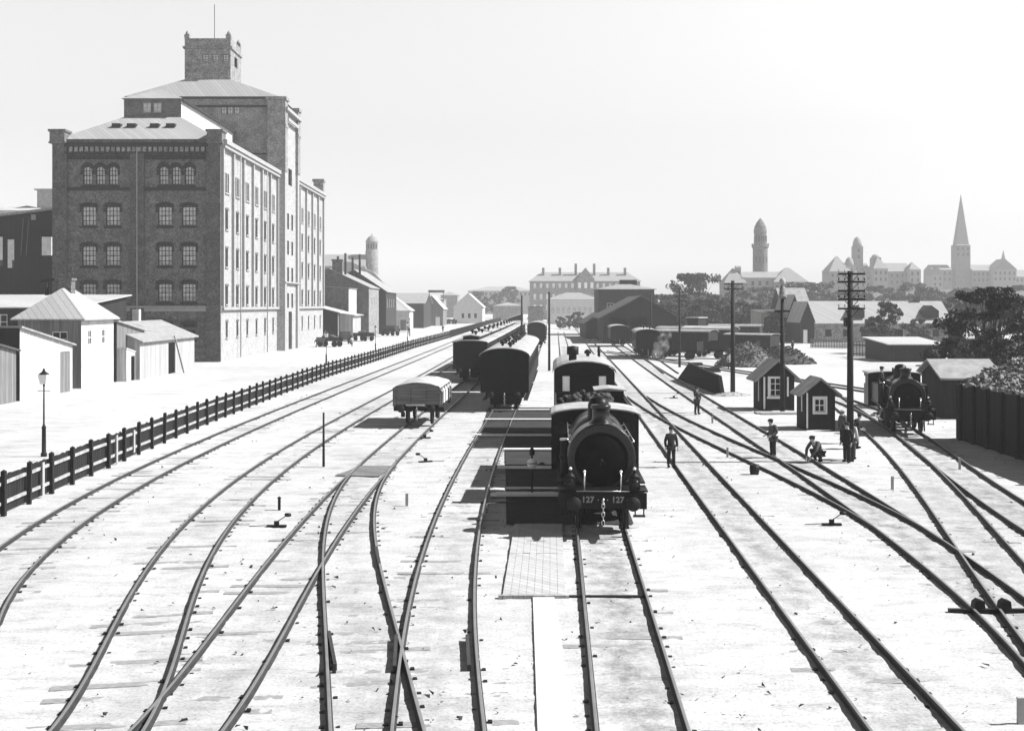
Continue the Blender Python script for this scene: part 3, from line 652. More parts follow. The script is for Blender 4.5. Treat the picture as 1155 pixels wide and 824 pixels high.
    for y_, uu in ((T1, 1), (T2, -1)): mb.quad((XR, y_, 0), (xs_, y_, 0), (xs_, y_, HT), (XR, y_, HT))
    bd(mb, 'stair_tower_wall', 'lime', False)
    for c, z, w_, h_, nx, nz in ws: window(t, (xs_ - off[0], T1 - off[1]), (0, 1), c, z, w_, h_, nx, nz, 'iron', 'glass', depth=.3)
    d = MB(); d.box(xs_ - .35, xs_ - .3, T1 + 4.6, T1 + 7.4, 0, 6); bd(d, 'door', 'boards_dark')
    p = MB()
    for y_ in (T1 + .01, T2 - 1.5): p.box(xs_ + .004, xs_ + .35, y_, y_ + 1.49, 0, HT)
    p.box(xs_ + .004, xs_ + .8, T1 - .1, T2 + .1, HT, HT + .5); p.box(xs_ + .004, xs_ + .5, T1 + .02, T2 - .02, zz(313), zz(311)); p.box(xs_ + .36, xs_ + .6, T1 + 1.6, T2 - 1.6, HT - 1.4, HT - .9)
    bd(p, 'stair_tower_trim', 'lime_trim')
    for y_ in (T1 - .3, T2 - 1.7):
        q = MB(); q.box(XR - 1.4, XR + 1.35, y_, y_ + 2.0, H + .1 if y_ < T2 - 3 else 28.3, HT + 1.5); q.box(XR - 1.6, XR + 1.55, y_ - .2, y_ + 2.2, HT + 1.5, HT + 2.0); q.box(XR - 1.5, XR + 1.45, y_ - .1, y_ + 2.1, HT - 2.6, HT - 2.2)
        bd(q, 'turret', 'brick_far')
    # far corner turret and rear walls
    q = MB(); q.box(XR - 1.5, XR + .3, Y1 - 1.7, Y1 + .1, 28.25, 30.4); q.box(XR - 1.7, XR + .5, Y1 - 1.9, Y1 + .3, 30.4, 30.9); bd(q, 'turret', 'brick_far')
    q = MB(); q.quad((XL, Y0, 0), (XL, Y1, 0), (XL, Y1, H), (XL, Y0, H)); q.quad((XL, Y1, 0), (XR, Y1, 0), (XR, Y1, 28.2), (XL, Y1, 28.2)); bd(q, 'rear_wall', 'brick', False)
    # roofs: hipped front roof, raised lantern, high block, second range
    cxm = -46.5; r = MB(); e = H + .15
    a, b, c, d_ = (XL + .3, Y0 + .2, e), (XR - .3, Y0 + .2, e), (XR - .3, T1 + .2, e), (XL + .3, T1 + .2, e)
    zt = 31.3; f1, f2, f3, f4 = (cxm - 3.75, 149, zt), (cxm + 3.75, 149, zt), (cxm + 3.75, T1 + .2, zt), (cxm - 3.75, T1 + .2, zt)
    r.quad(a, b, f2, f1); r.quad(b, c, f3, f2); r.quad(a, f1, f4, d_); r.quad(f1, f2, f3, f4)
    r.box(XL, XR, Y0 + .45, Y0 + .9, H, H + .14)
    bd(r, 'roof', 'slate', False)
    for px in (132, 149, 175, 193):
        sx = X(px, 146.4); k = MB(); k.box(sx - .55, sx + .55, 146, 147, 29.55, 30.05); bd(k, 'skylight', 'brick_dark')
    lt = MB(); facade(lt, (cxm - 3.7, 149.1), (1, 0), 7.4, zt - .3, 33.7, [(1.1 + 1.35 * i, 2.15 + 1.35 * i, 31.9, 33.2) for i in (1, 2)], .2); bd(lt, 'lantern_wall', 'brick', False)
    for i in (1, 2): window(t, (cxm - 3.7 - off[0], 149.1 - off[1]), (1, 0), 1.625 + 1.35 * i, 31.9, 1.05, 1.3, 2, 2, 'lime_trim', 'glass_dull', depth=.1)
    ls = MB(); ls.quad((cxm + 3.7, 149.1, zt - .3), (cxm + 3.7, T1, zt - .3), (cxm + 3.7, T1, 33.7), (cxm + 3.7, 149.1, 33.7)); ls.quad((cxm - 3.7, 149.1, zt - .3), (cxm - 3.7, T1, zt - .3), (cxm - 3.7, T1, 33.7), (cxm - 3.7, 149.1, 33.7)); bd(ls, 'lantern_side', 'plaster', False)
    lr = MB(); v = .3; e2 = 33.72; rx0, rx1 = cxm - 3.7 - v, cxm + 3.7 + v
    lr.add([(rx0, 148.8, e2), (rx1, 148.8, e2), (rx1, T1, e2), (rx0, T1, e2), (cxm, 152.6, 35.6), (cxm, T1, 35.6)], [(0, 1, 4), (1, 2, 5, 4), (3, 0, 4, 5), (0, 3, 2, 1)]); bd(lr, 'lantern_roof', 'slate')
    le = MB(); le.box(rx1 - .05, rx1 + .12, 148.7, T1, e2 - .35, e2 - .02); bd(le, 'lantern_eaves', 'brick_dark')
    # high block
    HB = 39.2; bx0, bx1, by0, by1 = -59.5, XR - .0, 178.2, 191.5
    hb = MB(); facade(hb, (bx0, by0), (1, 0), bx1 - bx0, 27, HB, [(X(p_, by0) - bx0 - .42, X(p_, by0) - bx0 + .42, Z(129, by0), Z(118.5, by0)) for p_ in (252.5, 259.5, 267)], .3)
    hb.quad((bx1, by0, 27), (bx1, by1, 27), (bx1, by1, HB), (bx1, by0, HB)); hb.quad((bx0, by0, 27), (bx0, by1, 27), (bx0, by1, HB), (bx0, by0, HB)); hb.quad((bx0, by1, 27), (bx1, by1, 27), (bx1, by1, HB), (bx0, by1, HB)); bd(hb, 'high_block_wall', 'brick_far', False)
    for p_ in (252.5, 259.5, 267): window(t, (bx0 - off[0], by0 - off[1]), (1, 0), X(p_, by0) - bx0, Z(129, by0), .84, 1.5, 2, 2, 'iron', 'glass_dull', depth=.15)
    hq = MB(); hq.box(bx0 - .2, bx1 + .1, by0 - .3, by0 - .004, HB - .3, HB); hq.box(bx0, bx1 - 1.5, by0 - .15, by0 - .004, HB - 1.6, HB - 1.3); hq.box(bx0, bx1 - 1.5, by0 - .15, by0 - .004, 30.3, 30.5); bd(hq, 'high_block_trim', 'brick_dark')
    tx0, tx1, ty0, ty1 = -51.4, -44.2, 181, 188; rt = 42.4
    r = MB(); vv = [(bx0 - .4, by0 - .4, HB), (bx1 + .2, by0 - .4, HB), (bx1 + .2, by1 + .4, HB), (bx0 - .4, by1 + .4, HB), (tx0 - .1, ty0 - .1, rt), (tx1 + .1, ty0 - .1, rt), (tx1 + .1, ty1 + .1, rt), (tx0 - .1, ty1 + .1, rt)]
    r.add(vv, [(0, 1, 5, 4), (1, 2, 6, 5), (2, 3, 7, 6), (3, 0, 4, 7)]); bd(r, 'high_block_roof', 'slate', False)
    tw = MB(); tops = 48.9
    ops = [(1.2 + 1.6 * i, 2.1 + 1.6 * i, 45.2, 46.4) for i in range(1, 4)]
    facade(tw, (tx0, ty0), (1, 0), tx1 - tx0, rt - .5, tops, ops, .25); facade(tw, (tx1, ty0), (0, 1), ty1 - ty0, rt - .5, tops, [(2.5, 4.5, 45, 46.6)], .25)
    tw.quad((tx0, ty0, rt - .5), (tx0, ty1, rt - .5), (tx0, ty1, tops), (tx0, ty0, tops)); tw.quad((tx0, ty1, rt - .5), (tx1, ty1, rt - .5), (tx1, ty1, tops), (tx0, ty1, tops)); tw.quad((tx0, ty0, tops - .4), (tx1, ty0, tops - .4), (tx1, ty1, tops - .4), (tx0, ty1, tops - .4))
    bd(tw, 'roof_tower_wall', 'brick_far', False)
    for i in range(1, 4): window(t, (tx0 - off[0], ty0 - off[1]), (1, 0), 1.65 + 1.6 * i, 45.2, .9, 1.2, 2, 3, 'iron', 'glass_dull', depth=.15)
    q = MB(); q.box(tx0 - .25, tx1 + .25, ty0 - .25, ty1 + .25, 47.3, 47.65)
    for cx_, cy_ in ((tx0 + .35, ty0 + .3), (tx1 - .35, ty0 + .3), (tx1 - .35, ty1 - .3), (tx0 + .35, ty1 - .3)): q.box(cx_ - .4, cx_ + .4, cy_ - .38, cy_ + .38, 48.9, 49.5); q.lathe([(.3, 0), (.3, .3), (.05, .7)], (cx_, cy_, 49.5), 8)
    bd(q, 'roof_tower_cornice', 'brick_far')
    q = MB(); q.tube((-47.5, 184, 48.5), (-47.5, 184, 55), .05, n=6); bd(q, 'flagpole', 'iron')
    r = MB(); e = 28.35; r.add([(XL, by1, e), (XR - .2, by1, e), (XR - .2, Y1, e), (XL, Y1, e), ((XL + XR) / 2, by1, 31), ((XL + XR) / 2, Y1 - 8, 31)], [(1, 2, 5, 4), (0, 4, 5, 3), (2, 3, 5), (0, 1, 4)]); bd(r, 'roof', 'slate', False)
    return t
warehouse()

# ================================================================== small buildings on the left
house('goods_shed', 'long low shed with a pale flat roof beside the foot of the brick warehouse', 'shed', -78, -44.5, 116, 133, 6.75, 8.1, 'mono_y+', 'boards_dark', 'roof_pale',
      wins=[('front', 9.6 + 2.7 * i, 4.6, 1.4, 1.5, 2, 2) for i in range(0, 8)], over=.5)
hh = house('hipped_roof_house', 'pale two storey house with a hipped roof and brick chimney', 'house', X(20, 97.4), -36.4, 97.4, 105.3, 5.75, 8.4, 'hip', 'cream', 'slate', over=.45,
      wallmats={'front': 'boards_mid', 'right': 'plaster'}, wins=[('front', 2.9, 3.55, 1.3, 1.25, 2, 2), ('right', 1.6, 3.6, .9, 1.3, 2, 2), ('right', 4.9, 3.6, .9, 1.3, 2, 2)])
m = MB(); m.box(-.55, .55, 3.3, 4.3, 7.0, 9.2); m.box(-.65, .65, 3.2, 4.4, 9.2, 9.4); m.build('chimney', 'brick', hh)
m = MB(); m.tube((-1.6, 3.4, 7.9), (-1.6, 3.4, 9.0), .18, n=8); m.bar((-2.1, 3.4, 9.1), (-.9, 3.4, 9.3), .2, .25); m.build('roof_vent', 'iron', hh)
house('lean_to_shed', 'bright whitewashed shed with a sloping roof and one grey door at the street edge', 'shed', -43, -36.0, 84.3, 94.2, 3.6, 5.3, 'mono_y-', 'boards_dark', 'roof_mid', over=.2,
      wallmats={'right': 'boards_white'}, doors=[('right', 7.4, 1.7, 3.1, 'boards_mid')]) if False else None
def slope_shed(name, label, x0, x1, y0, y1, z0, z1, wr, wf, roof, doors=(), over=.25, th=.14):
    """shed whose roof falls along the street: z0 at the near end, z1 at the far end"""
    t = thing(name, label, 'shed', ((x0 + x1) / 2, y0, 0)); cx = (x0 + x1) / 2; x0 -= cx; x1 -= cx; yy0, yy1 = 0, y1 - y0; lo = min(z0, z1)
    top = lambda y: z0 + (z1 - z0) * y / yy1
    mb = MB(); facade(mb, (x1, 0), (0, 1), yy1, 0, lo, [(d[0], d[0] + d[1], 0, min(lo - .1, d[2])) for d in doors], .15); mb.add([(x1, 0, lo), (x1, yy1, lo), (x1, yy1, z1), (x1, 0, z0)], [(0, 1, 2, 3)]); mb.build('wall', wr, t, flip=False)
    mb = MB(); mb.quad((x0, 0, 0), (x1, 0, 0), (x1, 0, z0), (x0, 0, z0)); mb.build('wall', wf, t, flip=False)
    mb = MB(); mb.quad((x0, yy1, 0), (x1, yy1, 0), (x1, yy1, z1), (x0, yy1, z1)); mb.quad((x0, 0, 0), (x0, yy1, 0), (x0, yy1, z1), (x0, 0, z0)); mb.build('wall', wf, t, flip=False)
    r = MB(); k = (z1 - z0) / yy1; r.prism([(-over, z0 - k * over), (yy1 + over, z1 + k * over), (yy1 + over, z1 + k * over + th), (-over, z0 - k * over + th)], x0 - .2, x1 + over, 'x'); r.build('roof', roof, t)
    for d in doors:
        q = MB(); q.box(x1 - .12, x1 - .06, d[0], d[0] + d[1], .02, min(lo - .1, d[2])); q.build('door', d[3], t)
    return t
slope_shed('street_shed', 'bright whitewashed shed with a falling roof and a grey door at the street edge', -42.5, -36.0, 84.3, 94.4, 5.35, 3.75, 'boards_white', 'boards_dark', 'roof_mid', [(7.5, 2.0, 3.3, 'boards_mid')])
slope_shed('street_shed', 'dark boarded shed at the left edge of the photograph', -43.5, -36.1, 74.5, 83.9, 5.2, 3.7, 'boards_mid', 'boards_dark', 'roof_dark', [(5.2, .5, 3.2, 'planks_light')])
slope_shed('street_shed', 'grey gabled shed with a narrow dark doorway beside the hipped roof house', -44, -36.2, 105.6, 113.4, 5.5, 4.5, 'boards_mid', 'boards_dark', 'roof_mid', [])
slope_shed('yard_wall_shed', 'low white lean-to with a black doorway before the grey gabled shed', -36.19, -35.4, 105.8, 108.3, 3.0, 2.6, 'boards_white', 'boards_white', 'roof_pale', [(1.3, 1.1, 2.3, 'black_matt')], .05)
s3 = house('street_shed', 'low board shed with a pale felt roof, dark doorway and plank leaning on it', 'shed', -42.5, -35.0, 108.4, 127, 3.7, 5.3, 'gable_y', 'planks_light', 'roof_mid', over=.4, doors=[('right', 9.0, 2.4, 3.2, 'black_matt')])
m = MB(); m.box(-1.0, -.3, 12.2, 12.9, 4.6, 6.6); m.build('chimney', 'plaster', s3)
tag(m and bpy.data.objects.new('tmp', None)) if False else None
lp = MB(); lp.bar((0, 0, 0), (-.55, -1.5, 3.9), .18, .05); o = lp.build('leaning_plank', 'planks_light', None, (-34.1, 119.8, .02)); tag(o, 'pale plank leaning against the doorway of the low board shed', 'plank')

# dark open loading hall left of the warehouse
t = thing('loading_hall', 'high dark loading hall with a sloping roof and daylight showing through two openings', 'hall', (-66, 150, 0))
fx = lambda px: X(px, 150) + 82
ops = [(fx(7.5), fx(16), Z(302, 150), Z(270, 150)), (fx(46), fx(59.5), Z(288, 150), Z(262, 150)), (fx(-5), fx(3), Z(300, 150), Z(251, 150))]
def shed_wall(y, m, k=1.0):
    oo = [((a - 82) * k + 82, min(24.6, (b - 82) * k + 82) + (.5 if k > 1 else 0), HC + (c - HC) * k, HC + (d - HC) * k) for a, b, c, d in ops]
    oo = [(max(.2, a), b, c, min(16.4, d)) for a, b, c, d in oo if b > .8]
    mb = MB(); facade(mb, (-82, y), (1, 0), 25, 0, 16.6, oo, .3); mb.add([(-82, y, 16.6), (-57, y, 16.6), (-57, y, 19.6), (-82, y, 16.4)], [(0, 1, 2, 3)]); mb.v = [(a + 66, b - 150, c) for a, b, c in mb.v]; mb.build('wall', m, t, flip=False)
shed_wall(150, 'boards_dark'); shed_wall(158, 'boards_dark', 158 / 150)
r = MB(); r.add([(-82.5, 149.4, 16.55), (-57, 149.4, 19.75), (-57, 158.6, 19.75), (-82.5, 158.6, 16.55), (-82.5, 149.4, 16.85), (-57, 149.4, 20.05), (-57, 158.6, 20.05), (-82.5, 158.6, 16.85)], [(0, 3, 2, 1), (4, 5, 6, 7), (0, 1, 5, 4), (1, 2, 6, 5), (2, 3, 7, 6), (3, 0, 4, 7)])
r.v = [(a + 66, b - 150, c) for a, b, c in r.v]; r.build('roof', 'slate', t)
m = MB(); m.box(X(38, 150) + 66 - .3, X(38, 150) + 66 + .3, -.1, -.02, Z(248, 150), Z(242, 150)); m.build('sign_board', 'lime_trim', t)
for px in (24, 30): m = MB(); m.tube((X(px, 150) + 66, -.15, Z(288, 150)), (X(px + 3, 150) + 66, -.15, Z(246, 150)), .03, n=5); m.build('rope', 'lime_trim', t)
for k, (px0, px1, py, D, lab) in enumerate(((-40, 58, 238, 260, 'long pale building far left behind the loading hall'),)):
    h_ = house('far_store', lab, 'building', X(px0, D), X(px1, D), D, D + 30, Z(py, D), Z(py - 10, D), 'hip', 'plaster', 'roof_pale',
               wins=[('front', 2 + 2.9 * i, z_, 1.2, 2.2, 1, 2, 'iron', 'glass') for i in range(6) for z_ in (10, 15)])
    m = MB(); m.box(4.5, 9.5, 5, 10, Z(222, D) - 4, Z(212, D)); m.box(4.0, 13, 4.5, 10.5, Z(212, D), Z(210.5, D)); m.build('roof_lantern', 'stone', h_)

# sheds and houses further along the street
house('street_store', 'dark shed with a pale sloping roof just past the far end of the brick warehouse', 'shed', -44, -33.5, 224, 238, 8.5, 5.2, 'mono_x-', 'boards_dark', 'roof_pale', wallmats={'right': 'boards_mid'}, over=.5) if False else None
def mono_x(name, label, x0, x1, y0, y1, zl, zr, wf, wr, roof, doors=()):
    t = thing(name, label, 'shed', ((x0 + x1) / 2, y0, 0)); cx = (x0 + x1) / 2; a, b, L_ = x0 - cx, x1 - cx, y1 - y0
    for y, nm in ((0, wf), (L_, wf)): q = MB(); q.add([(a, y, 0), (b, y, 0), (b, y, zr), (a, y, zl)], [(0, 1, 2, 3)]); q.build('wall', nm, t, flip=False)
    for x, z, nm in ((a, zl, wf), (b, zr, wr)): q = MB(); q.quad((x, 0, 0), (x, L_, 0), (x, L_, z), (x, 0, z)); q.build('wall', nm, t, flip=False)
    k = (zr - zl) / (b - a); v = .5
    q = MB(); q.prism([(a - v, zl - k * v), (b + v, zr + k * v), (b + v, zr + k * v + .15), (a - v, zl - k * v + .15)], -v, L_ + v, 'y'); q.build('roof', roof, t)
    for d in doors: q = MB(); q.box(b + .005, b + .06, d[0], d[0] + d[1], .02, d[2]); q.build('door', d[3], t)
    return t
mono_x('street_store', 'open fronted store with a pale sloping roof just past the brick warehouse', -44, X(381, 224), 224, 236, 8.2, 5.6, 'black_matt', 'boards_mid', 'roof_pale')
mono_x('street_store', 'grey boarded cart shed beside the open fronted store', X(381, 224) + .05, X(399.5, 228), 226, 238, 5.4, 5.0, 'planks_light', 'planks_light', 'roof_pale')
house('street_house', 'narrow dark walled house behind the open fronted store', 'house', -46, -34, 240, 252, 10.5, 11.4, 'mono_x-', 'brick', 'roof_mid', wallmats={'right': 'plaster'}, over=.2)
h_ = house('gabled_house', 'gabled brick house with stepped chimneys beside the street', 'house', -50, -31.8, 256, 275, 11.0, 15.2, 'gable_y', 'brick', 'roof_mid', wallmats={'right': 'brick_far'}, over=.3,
      wins=[('front', 10.2, 8, 1.3, 2, 2, 3), ('front', 13.5, 8, 1.3, 2, 2, 3), ('right', 4, 7, 1.2, 1.8, 2, 3), ('right', 9, 7, 1.2, 1.8, 2, 3), ('right', 14, 7, 1.2, 1.8, 2, 3), ('right', 5, 3, 1.2, 1.8, 2, 3)])
m = MB(); m.box(1.0, 3.2, -.2, 1.2, 13.5, 16.9); m.box(.8, 3.4, -.4, 1.4, 16.9, 17.2); m.build('chimney', 'brick', h_)
m = MB()
for i in range(4): m.tube((1.8 + i * 1.3, 3 + i * 2.5, 14), (1.8 + i * 1.3, 3 + i * 2.5, 18.0 + (i % 2) * .8), .26, n=8)
m.build('chimney_pipes', 'iron', h_)
house('gabled_house', 'ivy darkened house with a long pale roof beyond the brick gabled house', 'house', -46, -30.4, 278, 303, 10.4, 15.6, 'gable_y', 'brick_dark', 'roof_mid', over=.4, wins=[('right', 3 + 5 * i, 6.5, 1.3, 2, 2, 3) for i in range(4)])
house('street_store', 'small white fronted store with a pale pyramid roof', 'shed', -38, -28.3, 318, 330, 5.4, 9.6, 'hip', 'plaster', 'roof_pale', doors=[('front', 7.2, 1.6, 3, 'boards_mid')], over=.5)
house('long_store', 'long dark walled store with a wide pale roof halfway down the street', 'shed', -47, -27.0, 352, 385, 7.6, 10.8, 'gable_x', 'brick_dark', 'roof_mid', over=.6)
house('street_store', 'small dark store with a sign board above its roof', 'shed', -31, -23.5, 392, 415, 6, 10.2, 'gable_y', 'boards_mid', 'roof_pale', over=.4, doors=[('front', 5, 1.5, 3, 'white')])
m = MB(); m.box(-2.8, 2.8, 0, .2, 0, .9); m.box(-2.5, -2.3, 0, .15, -3.0, 0); m.box(2.3, 2.5, 0, .15, -3.0, 0); o = m.build('roof_sign', 'brick', None, (X(492, 395), 396, 11.3)); tag(o, 'long dark sign board on posts above the small store roof', 'sign')
house('street_store', 'low pale store with a sloping roof at the far end of the street', 'shed', X(513, 450), X(545, 450), 440, 480, 6.5, 11.5, 'gable_y', 'cream', 'roof_pale', over=.5, wins=[('front', 3 + 2.4 * i, 2, 1.2, 2, 1, 1) for i in range(3)])
for k, (a, b, py, D, lab) in enumerate(((438, 470, 336, 520, 'faint grey building behind the long dark walled store'), (497, 516, 333, 640, 'faint tall house beyond the street stores'), (470, 500, 338, 560, 'faint low hall between the far street stores'))):
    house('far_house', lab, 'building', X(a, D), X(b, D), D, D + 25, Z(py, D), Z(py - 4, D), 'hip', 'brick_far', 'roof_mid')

# great church with a domed tower, left distance
def church_left():
    D = 560; t = thing('domed_church', 'hazy church with a tall domed round tower and long roof, left distance', 'church', (X(400, D), D, 0))
    cx = X(400, D); s = D / F
    m = MB(); m.box(X(340, D) - cx, X(412, D) - cx, 0, 18, 0, Z(300, D)); m.build('wall', 'brick_far', t)
    m = MB(); m.prism([(0 - .6, Z(300, D)), (9, Z(286, D)), (18.6, Z(300, D))], X(338, D) - cx, X(411, D) - cx, 'x'); m.build('roof', 'tile', t)
    m = MB(); x0 = X(399, D) - cx; m.prism([(x0 - 4, 0), (X(441, D) - cx, 0), (X(441, D) - cx, Z(334, D)), (X(437, D) - cx, Z(322, D)), (X(424, D) - cx, Z(308, D)), (x0, Z(296, D)), (x0 - 4, Z(296, D))], -8, -.5, 'y'); m.build('transept', 'brick_far', t)
    tx = X(417.2, D) - cx; r = 7.4 * s
    m = MB(); m.lathe([(r, 0), (r, Z(282, D)), (r * .93, Z(281, D)), (r * .93, Z(273, D)), (r * 1.0, Z(272.5, D)), (r * .95, Z(271, D)), (r * .8, Z(268.5, D)), (r * .5, Z(266, D)), (r * .12, Z(264.8, D)), (r * .05, Z(262, D))], (tx, 8, 0), 18); m.build('tower', 'brick_far', t)
    for i in range(5):
        a = -.9 + i * .45; o = MB(); o.box(-.3, .3, -.1, .1, Z(280, D), Z(274.5, D)); q = o.build('belfry_opening', 'brick_dark', t, (tx + r * .96 * math.sin(a), 8 - r * .96 * math.cos(a), 0), a)
church_left()

# ================================================================== middle distance: institution, low white block, dark house, engine shed
def institution():
    D = 560; x0, x1 = X(598, D), X(722, D); cx = (x0 + x1) / 2
    t = thing('institution_building', 'wide hazy brick building with a central gable and chimneys at the end of the yard', 'building', (cx, D, 0)); x0 -= cx; x1 -= cx
    Ze, Zr = Z(317, D), Z(306.5, D)
    ops = [(1.6 + 3.05 * i, 2.9 + 3.05 * i, z_, z_ + h_) for i in range(17) for z_, h_ in ((Z(325, D), 2.4), (Z(338, D), 2.8), (4.5, 2.8)) if not (6 < i < 10 and z_ > 15 and False)]
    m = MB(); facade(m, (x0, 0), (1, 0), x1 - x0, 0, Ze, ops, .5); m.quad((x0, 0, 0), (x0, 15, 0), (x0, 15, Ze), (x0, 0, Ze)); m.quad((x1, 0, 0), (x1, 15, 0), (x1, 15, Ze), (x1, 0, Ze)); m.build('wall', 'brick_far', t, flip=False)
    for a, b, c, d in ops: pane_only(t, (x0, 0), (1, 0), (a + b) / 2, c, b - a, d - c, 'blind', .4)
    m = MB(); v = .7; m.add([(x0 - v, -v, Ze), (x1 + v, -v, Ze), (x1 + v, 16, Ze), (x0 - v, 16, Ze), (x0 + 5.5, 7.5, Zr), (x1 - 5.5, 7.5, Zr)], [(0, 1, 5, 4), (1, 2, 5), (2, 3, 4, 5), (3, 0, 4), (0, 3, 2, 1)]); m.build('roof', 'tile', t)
    gx = X(660.5, D) - cx; s = D / F
    m = MB(); m.add([(gx - 10 * s, -1, 0), (gx + 10 * s, -1, 0), (gx + 10 * s, -1, Z(315, D)), (gx + 5 * s, -1, Z(308.5, D)), (gx, -1, Z(302, D)), (gx - 5 * s, -1, Z(308.5, D)), (gx - 10 * s, -1, Z(315, D))] + [(gx - 10 * s, 7, 0), (gx + 10 * s, 7, 0), (gx + 10 * s, 7, Z(315, D)), (gx + 5 * s, 7, Z(308.5, D)), (gx, 7, Z(302, D)), (gx - 5 * s, 7, Z(308.5, D)), (gx - 10 * s, 7, Z(315, D))],
                 [(0, 1, 2, 3, 4, 5, 6), (1, 8, 9, 2), (2, 9, 10, 3), (3, 10, 11, 4), (4, 11, 12, 5), (5, 12, 13, 6), (6, 13, 7, 0)]); m.build('central_gable', 'brick_far', t)
    for i in range(3): q = MB(); q.box(-.7, .7, -.08, 0, 0, 2.8); q.build('window', 'blind', t, (gx + (i - 1) * 3, -1.003, Z(325, D)))
    for px in (613, 632, 650, 671, 687, 706): q = MB(); q.box(-.6, .6, -.6, .6, 0, (Zr - Ze) * .7 + (3.5 if px in (650, 671) else 1.5)); q.build('chimney', 'brick_far', t, (X(px, D) - cx, 5.0, Ze + 2))
institution()
D = 430; h_ = house('low_white_block', 'long low white block with a row of windows before the hazy brick building', 'building', X(618, D), X(677, D), D, D + 14, Z(338, D), Z(330, D), 'hip', 'cream', 'tile', over=.4,
      wins=[('front', 1.4 + 2.0 * i, 4.2, .9, 2.0, 1, 2, 'iron', 'glass_dull') for i in range(9)])
D = 270; h_ = house('brick_store', 'dark brick store with a pale hipped roof rising behind the engine shed', 'building', X(675, D), X(738, D), D, D + 14, Z(326.5, D), Z(319, D), 'hip', 'brick_dark', 'tile', over=.5,
      wins=[('front', 2.0, 6.2, 1.6, 1.3, 2, 2), ('front', 8, 6.2, 1.6, 1.3, 2, 2, 'iron', 'glass')])
m = MB(); m.box(-1, 3.0, 5, 7, Z(321, D), Z(315, D)); m.build('chimney', 'brick_dark', h_)
def engine_shed():
    D = 212; x0, x1, xa = X(675.5, D), X(768, D), X(723, D); cx = xa; e, r_ = Z(357.5, D), Z(334.5, D); L_ = 34
    t = thing('engine_shed', 'wide dark timber engine shed with a low gable and open doorway', 'engine shed', (cx, D, 0), -.03)
    a, b = x0 - cx + .8, x1 - cx - .8
    m = MB(); facade(m, (a, 0), (1, 0), b - a, 0, e, [(1.2, 4.4, 0, e - .02), (5.0, 8.2, 0, e - .02)], .3); m.add([(a, 0, e), (b, 0, e), (0, 0, r_)], [(0, 1, 2)]); m.build('wall', 'boards_dark', t, flip=False)
    for x in (a, b): m = MB(); m.quad((x, 0, 0), (x, L_, 0), (x, L_, e), (x, 0, e)); m.build('wall', 'boards_dark', t, flip=False)
    m = MB(); m.add([(a, L_, 0), (b, L_, 0), (b, L_, e), (0, L_, r_), (a, L_, e)], [(0, 1, 2, 3, 4)]); m.build('wall', 'boards_dark', t, flip=False)
    k = (r_ - e) / (b + .8); v = .8
    m = MB(); m.prism([(a - v, e - k * v), (0, r_), (b + v, e - k * v), (b + v, e - k * v + .25), (0, r_ + .25), (a - v, e - k * v + .25)], -1.2, L_ + .5, 'y'); m.build('roof', 'roof_dark', t)
    for x in (a + 10, a + 12.2): q = MB(); q.box(-.45, .45, -.06, 0, 0, 1.8); q.build('window', 'glass', t, (x, -.003, 1.6))
engine_shed()
house('lean_to_canopy', 'low dark canopy on posts left of the engine shed', 'canopy', X(661, 240), X(675, 240), 240, 262, 3.4, 5.0, 'mono_x+', 'boards_dark', 'roof_dark', over=.5)
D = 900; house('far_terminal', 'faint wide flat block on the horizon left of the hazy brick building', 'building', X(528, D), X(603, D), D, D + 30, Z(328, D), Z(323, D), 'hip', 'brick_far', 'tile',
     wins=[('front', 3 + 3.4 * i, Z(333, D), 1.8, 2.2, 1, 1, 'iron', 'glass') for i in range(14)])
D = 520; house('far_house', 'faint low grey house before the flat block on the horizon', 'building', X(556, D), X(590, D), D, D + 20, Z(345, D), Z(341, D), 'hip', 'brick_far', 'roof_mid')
D = 330; house('yard_office', 'small dark flat roofed hut beyond the last coaches', 'hut', X(596, D), X(612, D), D, D + 8, Z(346, D), Z(344, D), 'flat', 'brick_far', 'roof_dark')
D = 240; house('yard_office', 'low dark cabin standing behind the middle string of coaches', 'hut', X(573, D), X(590, D), D, D + 8, 4.2, 5.2, 'mono_x+', 'boards_dark', 'roof_pale')

# ================================================================== right: long roofs, sheds, far town on the ridge
D = 219; h_ = house('long_barrack', 'long brick barrack with a broad pale roof behind the telegraph pole', 'building', X(916, D), X(1074, D), D, D + 13, Z(364, D), Z(340, D), 'gable_x', 'brick_far', 'slate', over=.35,
      wins=[('front', 2.5 + 3.4 * i, 1.1, 1.2, 1.3, 2, 2, 'iron', 'glass') for i in range(8)])
for px in (968, 1052):
    x = X(px, D) - (X(916, D) + X(1074, D)) / 2
    q = MB(); q.add([(x - 1.4, .6, 4.6), (x + 1.4, .6, 4.6), (x + 1.4, .6, 6), (x, .6, 7.0), (x - 1.4, .6, 6), (x - 1.4, 5, 6), (x, 5, 7.0), (x + 1.4, 5, 6), (x - 1.4, 5, 4.6), (x + 1.4, 5, 4.6)], [(0, 1, 2, 3, 4), (4, 3, 6, 5), (3, 2, 7, 6), (0, 4, 5, 8), (1, 9, 7, 2)]); q.build('dormer', 'brick_dark', h_)
q = MB(); q.box(X(1047, D) - (X(916, D) + X(1074, D)) / 2 - .5, X(1047, D) - (X(916, D) + X(1074, D)) / 2 + .5, 6, 7, 7, 8.8); q.build('chimney', 'brick', h_)
house('gable_barn', 'dark gabled barn, nearest of the narrow barns beside the long barrack', 'barn', X(903, 212), X(918.5, 212), 212, 222, 4.3, 7.6, 'gable_y', 'brick_dark', 'roof_pale', over=.2, doors=[('front', .5, .8, 2.5, 'white')])
